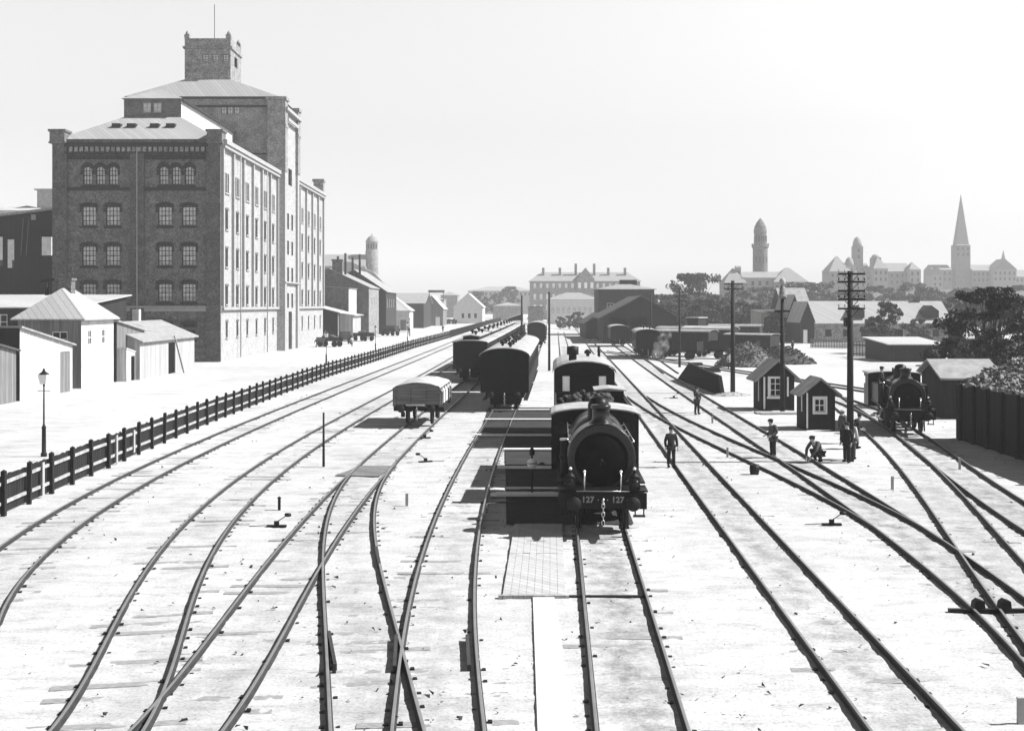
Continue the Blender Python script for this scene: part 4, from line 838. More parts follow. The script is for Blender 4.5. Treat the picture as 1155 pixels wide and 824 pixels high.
house('gable_barn', 'dark gabled barn, left neighbour of the nearest narrow barn', 'barn', X(890, 222), X(905, 222), 223, 235, 5.2, 9.0, 'gable_y', 'brick_dark', 'roof_pale', over=.2)
house('gable_barn', 'dark tall barn with a broad pale roof behind the lamp post', 'barn', X(884, 240), X(914, 240), 240, 252, 6.5, 10.6, 'gable_x', 'brick_dark', 'roof_mid', over=.3)
house('timber_store', 'pale post-and-beam timber store left of the narrow barns', 'store', X(856, 232), X(884, 232), 230, 240, 5.4, 6.0, 'mono_y+', 'planks_light', 'roof_dark', over=.3,
      doors=[('front', .6, .8, 4.6, 'black_matt'), ('front', 2.0, .6, 4.6, 'black_matt'), ('front', 3.6, .7, 4.2, 'black_matt')])
D = 143; house('flat_shed', 'low dark shed with a nearly flat white roof before the long barrack', 'shed', X(1004, D), X(1066, D), D, D + 10, 2.1, 2.7, 'mono_y+', 'boards_dark', 'roof_pale', over=.35, doors=[('front', 5.2, 1.4, 2.1, 'boards_mid')])
house('flat_shed', 'small white roofed shed half hidden under the big tree', 'shed', X(1092, 130), X(1112, 130), 130, 136, 3.3, 4.4, 'gable_x', 'boards_dark', 'roof_pale', over=.3)

MT['brick_water'] = brick_mat('tower_brick', .11, .15)
def tower_block():
    D = 620; s = D / F; g = hill_z(X(857, D), D) - 1; cx = X(857.5, D)
    t = thing('water_tower', 'hazy round tower with a gallery and domed top above the trees', 'tower', (cx, D, g)); z = lambda py: Z(py, D) - g
    m = MB(); m.lathe([(8.6 * s, 0), (8.3 * s, z(280)), (9.6 * s, z(279)), (9.6 * s, z(276.5)), (7.3 * s, z(276)), (6.8 * s, z(263.5)), (7.3 * s, z(263)), (7.3 * s, z(260.5)), (6.4 * s, z(255.5)), (4.2 * s, z(251)), (1.6 * s, z(247.5)), (.2 * s, z(246))], (0, 0, 0), 20, smooth=False); m.build('shaft', 'brick_water', t)
    m = MB()
    for i in range(20): a = i / 20 * 2 * math.pi; m.bar((9.3 * s * math.sin(a), 9.3 * s * math.cos(a), z(276.5)), (9.3 * s * math.sin(a), 9.3 * s * math.cos(a), z(274.8)), .25, .25)
    m.build('gallery_railing', 'brick_dark', t)
    for i in range(7):
        a = -1.2 + i * .4; q = MB(); q.box(-.35, .35, -.1, .1, z(273), z(266)); q.build('window', 'brick_dark', t, (7.1 * s * math.sin(a), -7.1 * s * math.cos(a), 0), a)
    for i in range(4):
        a = -.75 + i * .5; q = MB(); q.box(-.3, .3, -.1, .1, z(296), z(290)); q.build('window', 'brick_dark', t, (8.45 * s * math.sin(a), -8.45 * s * math.cos(a), 0), a)
tower_block()
def townhall(name, label, D, parts, g=None):
    """far building: list of (x0,x1,y_eave,y_ridge,kind) in photograph columns and rows, with real depth"""
    xs_ = [p[0] for p in parts] + [p[1] for p in parts]; cx = X(sum(xs_) / len(xs_), D); g = hill_z(cx, D) - 2
    t = thing(name, label, 'building', (cx, D, g)); z = lambda py: Z(py, D) - g
    for i, (a, b, e, r, k, dy, dd) in enumerate(parts):
        xa, xb = X(a, D) - cx, X(b, D) - cx
        m = MB(); m.box(xa, xb, dy, dy + dd, 0, z(e))
        m.build('wall', 'stone' if i % 2 else 'brick_far', t)
        n = max(1, int((xb - xa) / 3.2))
        for j in range(n):
            for zz_ in (z(e) - 4, z(e) - 8.5): q = MB(); q.box(-.7, .7, -.1, 0, 0, 2.3); q.build('window', 'glass', t, (xa + (j + .5) * (xb - xa) / n, dy - .01, zz_))
        q = MB(); v = .5; mx = (xa + xb) / 2; my = dy + dd / 2
        if k == 'hip': mm = min((xb - xa) / 2, dd / 2) * .95; q.add([(xa - v, dy - v, z(e)), (xb + v, dy - v, z(e)), (xb + v, dy + dd + v, z(e)), (xa - v, dy + dd + v, z(e)), (xa + mm, my, z(r)), (xb - mm, my, z(r))], [(0, 1, 5, 4), (1, 2, 5), (2, 3, 4, 5), (3, 0, 4), (0, 3, 2, 1)])
        elif k == 'spire': q.add([(xa, dy, z(e)), (xb, dy, z(e)), (xb, dy + dd, z(e)), (xa, dy + dd, z(e)), (mx, my, z(r))], [(0, 1, 4), (1, 2, 4), (2, 3, 4), (3, 0, 4), (0, 3, 2, 1)])
        elif k == 'dome': q.lathe([((xb - xa) / 2 * 1.08, 0), ((xb - xa) / 2, (z(r) - z(e)) * .35), ((xb - xa) * .36, (z(r) - z(e)) * .75), ((xb - xa) * .1, (z(r) - z(e)) * .95), (.05, z(r) - z(e))], (mx, my, z(e)), 14)
        elif k == 'gabley': q.prism([(xa - v, z(e)), (mx, z(r)), (xb + v, z(e))], dy - .3, dy + dd, 'y')
        elif k == 'gablex': q.prism([(dy - v, z(e)), (my, z(r)), (dy + dd + v, z(e))], xa, xb, 'x')
        q.build('roof' if k != 'spire' else 'spire', 'tile', t)
    return t
townhall('hillside_mansion', 'hazy mansion with steep hipped roofs around the foot of the round tower', 590, [(817, 842, 319, 302, 'hip', 0, 14), (838, 886, 313, 306, 'gablex', 2, 12), (872, 910, 318, 301.5, 'hip', -2, 16), (832, 838, 301, 299, 'gablex', 5, 3)])
townhall('castle_building', 'faint castle-like building with steep roofs and a domed turret on the ridge', 800,
         [(936, 960, 306, 288, 'hip', 0, 20), (955, 985, 309, 296, 'gablex', 5, 18), (967.5, 977.5, 277, 265.5, 'dome', 8, 7), (984, 1000, 303, 290, 'hip', -3, 14), (998, 1028, 306, 296, 'gablex', 2, 16), (1024, 1037, 304, 295, 'spire', -3, 14), (987, 996, 290, 286, 'dome', 4, 8), (956, 966, 300, 289, 'dome', 2, 9)])
townhall('spired_church', 'faint church with a tall pointed spire and stepped gables on the right horizon', 900,
         [(1081.5, 1098, 276, 273, 'hip', 6, 10), (1083, 1096.8, 275, 217, 'spire', 6.8, 8.4), (1053, 1075, 304, 298, 'gablex', 2, 20), (1050, 1062, 310, 301, 'gabley', -3, 16), (1098, 1132, 305, 298, 'gablex', 2, 20), (1118, 1144, 304, 292, 'gabley', -4, 16), (1134.5, 1138, 293, 281, 'spire', 6, 3), (1140, 1175, 312, 304, 'gablex', 0, 18)])
# ================================================================== rolling stock (local: x across, y backwards from the near end, z up from the rail top)
def on_track(f, D):
    x = float(f(D)); a = math.atan2(float(f(D + 1)) - float(f(D - 1)), 2.0); return (x, D, .131), -a
def wheel(t, x, y, r, spokes=0, m='iron'):
    """x = signed outer face; wheel > tyre"""
    s = 1 if x > 0 else -1; w_ = MB()
    w_.lathe([(.09, -.07), (.09, .09)], (0, 0, 0), 10, 'x')
    if spokes:
        for i in range(spokes): a = 2 * math.pi * i / spokes; w_.bar((0, .08 * math.cos(a), .08 * math.sin(a)), (0, (r - .06) * math.cos(a), (r - .06) * math.sin(a)), .05, .06)
    else: w_.lathe([(.08, -.02), (r - .05, -.03), (r - .05, .03), (.08, .02)], (0, 0, 0), 18, 'x')
    o = w_.build('wheel', m, t, (x - s * .07, y, r))
    q = MB(); n = 22; pr = [(r - .07, -.06), (r, -.06), (r, .06), (r - .07, .06), (r - .07, -.06)]; q.lathe(pr, (0, 0, 0), n, 'x')
    q.lathe([(r, -s * .06), (r + .028, -s * .062), (r + .028, -s * .09), (r - .05, -s * .09)], (0, 0, 0), n, 'x'); q.build('tyre', m, o)
    return o
def buffers(t, y, d, z=1.02, m='iron', dx=.875):
    for s in (-1, 1):
        b = MB(); b.tube((s * dx, y, z), (s * dx, y + d * .38, z), .10, .085, 10); b.tube((s * dx, y + d * .36, z), (s * dx, y + d * .58, z), .06, n=8)
        b.lathe([(.01, 0), (.2, 0), (.215, .02), (.2, .05), (.0, .07)] if d > 0 else [(.0, -.07), (.2, -.05), (.215, -.02), (.2, 0), (.01, 0)], (s * dx, y + d * .56, z), 18, 'y'); b.build('buffer', m, t)
def coupling(t, y, d, z=1.0):
    h = MB(); h.bar((0, y, z), (0, y + d * .3, z), .06, .1); h.tube((0, y + d * .3, z), (0, y + d * .3, z + .14), .03, n=6); h.build('coupling_hook', 'steel', t)
    c = MB()
    for k in range(5):
        a = (0, y + d * (.3 - .02 * k), z - .05 - .13 * k)
        for j in range(8):
            t0, t1 = 2 * math.pi * j / 8, 2 * math.pi * (j + 1) / 8; e = (.045, .0) if k % 2 == 0 else (0, .045)
            P = lambda q: (a[0] + e[0] * math.cos(q), a[1] + e[1] * math.cos(q), a[2] - .03 + .085 * math.sin(q)); c.tube(P(t0), P(t1), .014, n=5, caps=False)
    c.build('coupling_chain', 'steel', t)
def text_mesh(parent, s, size, loc, m, name='number', rx=90):
    cu = bpy.data.curves.new(name, 'FONT'); cu.body = s; cu.size = size; cu.align_x = 'CENTER'; cu.align_y = 'CENTER'; cu.extrude = .004; cu.offset = .008
    o = bpy.data.objects.new(name, cu); C.objects.link(o); bpy.context.view_layer.update()
    me = bpy.data.meshes.new_from_object(o.evaluated_get(bpy.context.evaluated_depsgraph_get())); bpy.data.objects.remove(o); me.materials.clear(); me.materials.append(MT[m])
    q = bpy.data.objects.new(name, me); C.objects.link(q); q.parent = parent; q.location = loc; q.rotation_euler = (R(rx), 0, 0); return q

def locomotive(label, f, D, rs=1.0, bz=2.42, number=None, cabw=3.05, L_boil=6.4, cab_y=6.9, tank=False, chim=4.05, drv=.72, name='steam_locomotive', ze=2.9, zr=3.18):
    loc, rz = on_track(f, D); t = thing(name, label, 'steam locomotive', loc, rz, None)
    m = MB(); m.box(-.55, -.48, .35, cab_y + 2.2, .55, 1.12); m.box(.48, .55, .35, cab_y + 2.2, .55, 1.12)
    for y in (.9, 2.6, 4.4, 6.0, cab_y + 2): m.box(-.48, .48, y, y + .1, .6, 1.05)
    m.build('frame', 'black_matt', t)
    m = MB(); m.box(-1.32, 1.32, 0, .09, .78, 1.26); m.box(-1.32, -1.2, -.03, 0, .78, 1.26); m.box(1.2, 1.32, -.03, 0, .78, 1.26)
    bb = m.build('buffer_beam', 'black', t)
    if number:
        for x in (-.45, .45): text_mesh(bb, number, .25, (x, -.012, 1.05), 'number')
        for x in (-.14, .14, -.74, .74): q = MB(); q.ball((x, -.01, 1.05), .02, 6); q.build('rivet', 'number', bb)
    buffers(t, 0, -1); coupling(t, 0, -1)
    m = MB(); m.box(-1.36, 1.36, .1, 1.2, 1.27, 1.32); m.box(-1.36, -.62, 1.2, cab_y, 1.36, 1.41); m.box(.62, 1.36, 1.2, cab_y, 1.36, 1.41); m.build('running_board', 'black', t)
    # front guard bar with white-capped stanchions
    for x in (-.55, .55):
        m = MB(); m.tube((x, .1, 1.28), (x, .08, 1.86), .022, n=8); o = m.build('stanchion', 'steel', t); m = MB(); m.ball((x, .08, 1.89), .045, 8); m.build('stanchion_knob', 'white', o)
    m = MB(); m.tube((-.8, .06, 1.30), (.8, .06, 1.30), .018, n=6); m.build('front_rail', 'steel', t)
    # smokebox and boiler
    r0 = 1.0 * rs
    m = MB(); m.lathe([(r0 * .93, .9), (r0 * .985, .9), (r0, .93), (r0, 2.15), (r0 * .97, 2.15)], (0, 0, bz), 40, 'y'); m.box(-.55, .55, 1.0, 2.1, 1.1, bz - r0 * .8); m.build('smokebox', 'black_gloss', t)
    m = MB(); m.lathe([(r0 * .955, 2.15), (r0 * .955, L_boil)], (0, 0, bz), 40, 'y')
    for y in (2.9, 4.1, 5.3): m.lathe([(r0 * .962, y), (r0 * .966, y + .01), (r0 * .966, y + .07), (r0 * .962, y + .08)], (0, 0, bz), 40, 'y')
    m.build('boiler', 'black_gloss', t)
    m = MB(); m.lathe([(0.001, .90), (r0 * .93, .905), (r0 * .93, .92)], (0, 0, bz), 40, 'y'); m.lathe([(0.001, .74), (r0 * .22, .745), (r0 * .5, .79), (r0 * .70, .86), (r0 * .76, .895)], (0, 0, bz - .05), 36, 'y')
    m.lathe([(r0 * .76, .86), (r0 * .80, .86), (r0 * .80, .90), (r0 * .76, .90), (r0 * .76, .86)], (0, 0, bz - .05), 36, 'y')
    for z in (.28, -.28): m.box(-.55 * r0, r0 * .05, .75, .79, bz - .05 + z * .8 - .03, bz - .05 + z * .8 + .03)
    for i in range(20):
        a = 2 * math.pi * i / 20; m.tube((r0 * .87 * math.cos(a), .885, bz + r0 * .87 * math.sin(a)), (r0 * .87 * math.cos(a), .91, bz + r0 * .87 * math.sin(a)), .018, n=6)
    dr = m.build('smokebox_door', 'black_matt', t)
    m = MB(); m.tube((0, .60, bz - .05), (0, .76, bz - .05), .035, n=8); m.bar((0, .66, bz - .05), (.13, .66, bz - .17), .025, .025); m.bar((0, .62, bz - .05), (-.06, .62, bz - .22), .025, .025); m.ball((0, .60, bz - .05), .045, 8); m.build('door_handle', 'iron', dr)
    m = MB(); zc = bz + r0 * .97; m.lathe([(.40, -.12), (.37, .0), (.285, .1), (.265, .25), (.27, chim - zc - .13), (.31, chim - zc - .11), (.315, chim - zc - .02), (.295, chim - zc), (.22, chim - zc), (.22, chim - zc - .35), (.0, chim - zc - .36)], (0, 1.55, zc), 26); m.build('chimney', 'black_gloss', t)
    m = MB(); m.lathe([(.40, -.1), (.36, .08), (.35, .45), (.28, .62), (.12, .70), (0.001, .71)], (0, 3.5, zc - .03), 22); m.build('steam_dome', 'black', t)
    m = MB(); m.lathe([(.2, -.1), (.2, .25), (.12, .34), (.001, .36)], (0, 5.3, zc - .03), 16); m.tube((-.1, 5.8, zc - .1), (-.1, 5.8, zc + .35), .05, n=8); m.tube((.1, 5.8, zc - .1), (.1, 5.8, zc + .35), .05, n=8); m.build('safety_valve', 'iron', t)
    for s in (-1, 1):
        m = MB(); a = .62
        m.tube((s * r0 * 1.06 * math.sin(a + .5), .95, bz + r0 * 1.06 * math.cos(a + .5)), (s * r0 * 1.06 * math.sin(a + .5), cab_y, bz + r0 * 1.06 * math.cos(a + .5)), .02, n=6)
        for y in (1.1, 2.8, 4.5, 6.2): m.bar((s * r0 * .94 * math.sin(a + .5), y, bz + r0 * .94 * math.cos(a + .5)), (s * r0 * 1.07 * math.sin(a + .5), y, bz + r0 * 1.07 * math.cos(a + .5)), .03, .03)
        m.build('handrail', 'steel', t)
        # lamp on its bracket
        m = MB(); x = s * .97; m.box(x - .16, x + .16, .12, .42, 1.34, 1.68); m.lathe([(.13, 0), (.15, .0), (.15, .05), (.02, .05)][::-1], (x, .06, 1.52), 16, 'y'); m.lathe([(.15, 0), (.12, .08), (.06, .11), (.055, .2), (.08, .21), (.001, .24)], (x, .27, 1.68), 12); m.box(x - .03, x + .03, .2, .3, 1.28, 1.36)
        o = m.build('head_lamp', 'iron', t); q = MB(); q.lathe([(.0, -.045), (.07, -.035), (.12, -.01), (.125, .02)], (x, .07, 1.52), 14, 'y'); q.build('lens', 'glass', o)
        q = MB(); q.ball((x, .27, 1.95), .05, 8); q.build('lamp_knob', 'white', o)
        # outside cylinder, steps, rods, wheels
        m = MB(); m.lathe([(.01, 1.0), (.30, 1.0), (.33, 1.05), (.33, 1.95), (.30, 2.0), (.01, 2.0)], (s * 1.02, 0, .92), 20, 'y'); m.box(s * .55 if s > 0 else -1.02, s * 1.02 if s > 0 else -.55, 1.1, 1.9, .75, 1.36); m.lathe([(.01, .92), (.1, .92), (.1, 1.02)], (s * 1.02, 0, .92), 10, 'y'); m.build('cylinder', 'black', t)
        for y, r in ((1.2, .45),): wheel(t, s * .80, y - .05, r, 9)
        ys_ = (3.35, 5.0, 6.65)
        for y in ys_: wheel(t, s * .80, y, drv, 13)
        m = MB(); m.bar((s * 1.02, ys_[0], drv * .72), (s * 1.02, ys_[2], drv * .72), .06, .11); m.bar((s * 1.08, 2.0, .92), (s * 1.08, ys_[1], drv * .72), .05, .10); m.bar((s * 1.1, 2.0, 1.12), (s * 1.1, 3.3, 1.16), .07, .09)
        for y in ys_: m.tube((s * .8, y, drv * .72), (s * 1.12, y, drv * .72), .07, n=8)
        m.build('coupling_rod', 'steel', t)
        m = MB(); m.box(s * 1.12 - .18, s * 1.12 + .18, .32, .52, .48, .52); m.bar((s * 1.0, .42, .5), (s * 1.0, .42, 1.27), .04, .04); m.bar((s * 1.26, .42, .5), (s * 1.26, .42, 1.27), .04, .04); m.build('front_step', 'iron', t)
        m = MB(); m.bar((s * .75, .25, .8), (s * .75, .1, .16), .07, .05); m.build('rail_guard', 'iron', t)
        m = MB(); m.box(s * .98 - .34, s * .98 + .34, 2.6, 5.9 if tank else 4.3, 1.42, 2.45 if tank else 1.85)
        if tank: m.box(s * .98 - .32, s * .98 + .46, 5.96, 8.9, 1.42, 2.84); m.build('side_tank' if tank else 'splasher', 'black', t)
    # pump with its pale cap on the left, reservoir
    m = MB(); m.tube((-1.12, 2.4, 1.42), (-1.12, 2.4, 2.55), .15, n=14); m.tube((-1.12, 2.4, 2.0), (-1.12, 2.4, 2.1), .2, n=14); o = m.build('air_pump', 'iron', t); m = MB(); m.tube((-1.12, 2.4, 2.56), (-1.12, 2.4, 2.62), .17, n=14); m.build('pump_cap', 'steel', o)
    # cab
    y0, y1 = cab_y, cab_y + 2.1; hw = cabw / 2
    ap = [(-hw, 1.0), (hw, 1.0), (hw, ze)] + [(hw * math.cos(math.pi * i / 10), ze + (zr - ze) * math.sin(math.pi * i / 10)) for i in range(1, 10)] + [(-hw, ze)]
    m = MB(); m.prism(ap, y0, y0 + .05, 'y'); cb = m.build('cab_front', 'black', t)
    for s in (-1, 1):
        w_ = MB(); w_.lathe([(.0, -.03), (.2, -.03), (.24, -.04), (.24, 0), (.0, 0)], (0, 0, 0), 18, 'y'); w_.build('cab_window', 'glass', t, (s * (hw - .38), y0 - .005, ze - .44))
        m = MB(); m.box(s * hw - .025, s * hw + .025, y0, y1, 1.0, 2.2); m.box(s * hw - .025, s * hw + .025, y0, y0 + .55, 2.2, ze); m.box(s * hw - .025, s * hw + .025, y0 + .55, y1, ze - .2, ze); m.build('cab_side', 'black', t)
    rp = [(hw * 1.06 * math.cos(math.pi * i / 12), ze + (zr - ze) * math.sin(math.pi * i / 12)) for i in range(13)]; rp2 = [(a * 1.0, b + .05) for a, b in rp]
    m = MB(); m.prism(rp + rp2[::-1], y0 - .25, y1 + .35, 'y'); m.build('cab_roof', 'coach_roof', t)
    m = MB(); m.box(-hw, hw, y0 + .1, y1 + .3, 1.0, 1.08); m.build('cab_floor', 'black_matt', t)
    return t
def roundtop(hw, ze, zr, n=12, k=1.0): return [(hw * k * math.cos(math.pi * i / n), ze + (zr - ze) * math.sin(math.pi * i / n)) for i in range(n + 1)]

def tender(label, f, D, hut=True):
    loc, rz = on_track(f, D); t = thing('tender', label, 'tender', loc, rz); L_ = 6.4
    m = MB(); m.box(-1.0, 1.0, .3, L_ - .3, .85, 1.1); m.build('frame', 'black_matt', t)
    m = MB(); m.box(-1.42, 1.42, .2, L_, 1.1, 2.75); m.build('tank', 'black', t)
    m = MB(); m.box(-1.45, -1.39, .2, L_, 2.752, 3.05); m.box(1.39, 1.45, .2, L_, 2.752, 3.05); m.box(-1.39, 1.39, L_ - .06, L_, 2.752, 3.05); m.build('coal_rail', 'black', t)
    m = MB(); r = random.Random(3)
    for i in range(160): x, y = r.uniform(-1.2, .9), r.uniform(.5, 4.6); h = .8 * (1 - (x / 1.5) ** 2) * (1 - abs(y - 2.4) / 3); m.ball((x, y, 2.76 + h * r.random()), r.uniform(.1, .2), 4, (1, 1, .8))
    m.build('coal_load', 'coal', t)['kind'] = 'stuff'
    if hut:
        m = MB(); m.box(.3, 1.45, 4.2, 5.9, 2.76, 3.3); o = m.build('brakeman_cabin', 'black', t); m = MB(); m.prism([(.2, 3.31), (1.55, 3.31), (1.55, 3.35), (.85, 3.42), (.2, 3.35)], 4.0, 6.1, 'y'); m.build('cabin_roof', 'coach_roof', t)
    for s in (-1, 1):
        for y in (1.2, 3.2, 5.2): wheel(t, s * .8, y, .48)
        m = MB(); m.tube((s * 1.5, .3, 1.3), (s * 1.5, .3, 2.6), .02, n=6); m.build('handrail', 'steel', t)
    buffers(t, L_, 1)
    return t

def coach(label, f, D, L_=10, hw=1.52, ze=3.45, zr=4.02, cler=False, end_win='narrow', group=None, name='passenger_coach', vents=6, roof='coach_roof', body='coach', bogie=False):
    loc, rz = on_track(f, D); t = thing(name, label, 'coach', loc, rz, group)
    arc = roundtop(hw, ze, zr)
    ewz = (2.75, 3.55) if end_win == 'narrow' else (2.3, 3.1)
    m = MB(); facade(m, (-hw, 0), (1, 0), 2 * hw, 1.15, ze, [(.42, .78, 2.65, 3.4), (2 * hw - .78, 2 * hw - .42, 2.65, 3.4)] if end_win else [], .12)
    m.add([(x, 0, z) for x, z in arc], [tuple(range(13))]); m.build('end_wall', body, t, flip=False)
    if end_win:
        for x in (-hw + .6, hw - .6): q = MB(); q.quad((x - .18, .04, 2.65), (x + .18, .04, 2.65), (x + .18, .04, 3.4), (x - .18, .04, 3.4)); q.build('window', 'blind', t, flip=False)
        m = MB(); m.box(-.42, .42, -.06, 0, 1.2, 3.5); m.build('gangway_door', body, t)
    m = MB(); facade(m, (hw, L_), (-1, 0), 2 * hw, 1.15, ze, [], .1); m.add([(x, L_, z) for x, z in arc], [tuple(range(13))]); m.build('end_wall', body, t, flip=False)
    nw = int(L_ / 1.35) if name != 'goods_van' else 0
    for s in (-1, 1):
        ops = [(.55 + i * (L_ - .6) / nw, .55 + i * (L_ - .6) / nw + .62, 2.2, 3.05) for i in range(nw)]
        O, u = ((hw, 0), (0, 1)) if s > 0 else ((-hw, L_), (0, -1)); m = MB(); facade(m, O, u, L_, 1.15, ze, ops, .08); m.build('side_wall', body, t, flip=False)
        m = MB()
        for a, b, c, d in ops: y = a if s > 0 else L_ - b; m.quad((s * (hw - .05), y, c), (s * (hw - .05), y + (b - a), c), (s * (hw - .05), y + (b - a), d), (s * (hw - .05), y, d))
        m.build('side_windows', 'glass', t, flip=False) if name != 'goods_van' else None
        m = MB(); m.box(s * 1.38 - .14, s * 1.38 + .14, .2, L_ - .2, .62, .67)
        for y in np.arange(.6, L_, 1.6): m.bar((s * 1.3, float(y), .67), (s * 1.2, float(y), 1.15), .05, .05)
        m.build('footboard', 'iron', t)
        ax = (1.7, L_ - 1.7) if not bogie else (1.6, 3.6, L_ - 3.6, L_ - 1.6)
        for y in ax: wheel(t, s * .8, y, .5)
    m = MB(); a = roundtop(hw, ze, zr, k=1.05); m.prism(a + [(x, z + .06) for x, z in a][::-1], -.18, L_ + .18, 'y'); m.build('roof', roof, t)
    m = MB(); m.box(-1.25, 1.25, .1, L_ - .1, .8, 1.14)
    for y in ((.7, L_ - 4.1) if bogie else (.9, L_ - 2.4)): m.box(-1.0, 1.0, y, y + (3.4 if bogie else 1.5), .3, .8)
    m.build('underframe', 'black_matt', t)
    if cler:
        m = MB(); m.box(-.72, .72, .9, L_ - .9, zr - .15, zr + .34); m.build('clerestory', body, t)
        a = [(-.85, zr + .35), (0, zr + .46), (.85, zr + .35), (.85, zr + .39), (0, zr + .52), (-.85, zr + .39)]; m = MB(); m.prism(a, .7, L_ - .7, 'y'); m.build('clerestory_roof', roof, t)
    for i in range(vents):
        y = (i + .6) * L_ / vents; x = .32 * (-1) ** i; q = MB(); zb = zr if not cler else zr + .45; q.lathe([(.09, 0), (.09, .22), (.19, .22), (.19, .36), (.08, .44), (.001, .45)], (0, 0, 0), 12); q.build('roof_vent', 'iron', t, (x, y, zb - .03))
    buffers(t, 0, -1); coupling(t, 0, -1)
    return t

# ---- the big locomotive, tender and coach on the straight track
locomotive('large black locomotive number 127 facing the camera in the middle of the yard', fF, 34.7, 1.05, 2.2, '127', cabw=3.1, chim=3.78)
tender('black tender with coal and a small cabin, coupled behind the large locomotive', fF, 44.4)
c_ = coach('dark coach with a pale arched roof and two lit end windows behind the tender', fF, 57.0, 9.0, 1.5, 3.55, 4.1, vents=1)
m = MB(); m.lathe([(.2, 0), (.2, .35), (.3, .35), (.3, .75), (.001, .8)], (-.55, 1.6, 4.05), 14); m.build('stove_pipe', 'iron', c_)
m = MB(); m.tube((1.0, 7.5, 3.95), (1.0, 7.5, 4.6), .08, n=8); m.build('stove_pipe', 'iron', c_)

# ---- middle string on track E: two plain roofed coaches, further a round-ended van
coach('nearest plain roofed dark coach, its end wall towards the camera left of the locomotive', fE, 76.0, 17.0, 1.6, 3.5, 4.05, end_win=None, vents=7, bogie=True, group='coaches of the middle string')
coach('second plain roofed coach with many black roof lamps, in the middle string', fE, 94.4, 17.0, 1.55, 3.45, 4.0, end_win=None, vents=8, bogie=True, group='coaches of the middle string')
coach('round roofed black van standing alone beyond the middle string of coaches', fE, 190, 9.0, 1.5, 3.4, 4.1, end_win=None, vents=0, name='goods_van')
# ---- left string on track C: clerestory coaches
for i, lab in enumerate(('nearest clerestory coach of the left string with a flat dark end wall', 'second clerestory coach of the left string', 'third clerestory coach of the left string', 'fourth clerestory coach of the left string', 'farthest clerestory coach of the left string, almost at the yard throat')):
    coach(lab, fC, 104.0 + i * 18.4, 17.2, 1.55, 3.5, 3.7, cler=True, end_win=None, vents=4, bogie=True, group='clerestory coaches of the left string')
def open_wagon(label, f, D, L_=6.2, hw=1.38, h=1.25, load=None, name='open_wagon', body='planks', group=None, zb=1.2):
    loc, rz = on_track(f, D); t = thing(name, label, 'goods wagon', loc, rz, group)
    for nm, b in (('end_board', (-hw, hw, 0, .06)), ('end_board', (-hw, hw, L_ - .06, L_)), ('side_board', (-hw, -hw + .06, .061, L_ - .061)), ('side_board', (hw - .06, hw, .061, L_ - .061))):
        m = MB(); m.box(*b, zb, zb + h)
        if nm == 'end_board':
            yy = b[2] - .07 if b[2] == 0 else b[3]
            for x in (-hw + .02, -.5, .42, hw - .12): m.box(x, x + .1, yy, yy + .069, zb - .1, zb + h)
        else:
            xx = -hw - .07 if b[0] < 0 else hw
            for i in range(5): y = .1 + i * (L_ - .3) / 4; m.box(xx, xx + .069, y, y + .1, zb - .1, zb + h)
        m.build(nm, body, t)
    m = MB(); m.box(-hw, hw, 0, L_, zb - .08, zb - .002); m.box(-.9, -.8, .1, L_ - .1, .9, zb - .09); m.box(.8, .9, .1, L_ - .1, .9, zb - .09); m.box(-hw, hw, -.03, .1, .85, zb - .09); m.box(-hw, hw, L_ - .1, L_, .85, zb - .09); m.build('underframe', 'black_matt', t)
    for s in (-1, 1):
        for y in (1.35, L_ - 1.35):
            wheel(t, s * .8, y, .48, 8); m = MB(); m.box(s * 1.0 - .1, s * 1.0 + .1, y - .16, y + .16, .38, .66); m.bar((s * 1.0, y - .5, .85), (s * 1.0, y, .68), .08, .06); m.bar((s * 1.0, y + .5, .85), (s * 1.0, y, .68), .08, .06); m.bar((s * .98, y - .2, .85), (s * .98, y - .12, .4), .05, .04); m.build('axle_box', 'iron', t)
    buffers(t, 0, -1); coupling(t, 0, -1); buffers(t, L_, 1)
    return t
wg = open_wagon('small open wagon covered with a pale arched tarpaulin, alone left of the coaches', fC, 66.0, 6.0, 1.36, .98, name='tarpaulin_wagon', body='planks_wagon')
m = MB(); n = 16; rng = random.Random(11); rows = []
for j in range(13):
    y = -.05 + 6.1 * j / 12; sag = .05 * math.sin(j * 1.9) + rng.uniform(-.02, .02); rows.append([(-1.42 + 2.84 * i / n, y, 2.19 + (.30 + sag) * math.sin(math.pi * i / n) ** .8 + rng.uniform(-.015, .015)) for i in range(n + 1)])
    rows[-1][0] = (-1.45, y, 2.12); rows[-1][-1] = (1.45, y, 1.95 + .10 * math.sin(j * 2.2))
vv = [p for r_ in rows for p in r_]; m.smooth = True; m.add(vv, [(j * (n + 1) + i, j * (n + 1) + i + 1, (j + 1) * (n + 1) + i + 1, (j + 1) * (n + 1) + i) for j in range(12) for i in range(n)])
o = m.build('tarpaulin', 'tarp', wg, flip=False); so = o.modifiers.new('thick', 'SOLIDIFY'); so.thickness = .03
m = MB(); m.add([(-1.3, -.08, 2.15)] + [(-1.3 + 2.6 * i / 10, -.08, 2.14 + .34 * math.sin(math.pi * i / 10) ** .8) for i in range(11)] + [(1.3, -.08, 2.14)], [tuple(range(13))]); m.build('end_flap', 'planks_wagon', wg)
m = MB(); m.box(-.62, .42, -.35, -.03, 1.16, 1.24); m.build('end_step', 'planks_light', wg)
for x in (1.46,):
    for y in (.4, 1.8): m = MB(); m.box(x - .02, x + .03, y, y + .7, 1.3, 2.0); m.build('side_flap', 'white', wg)

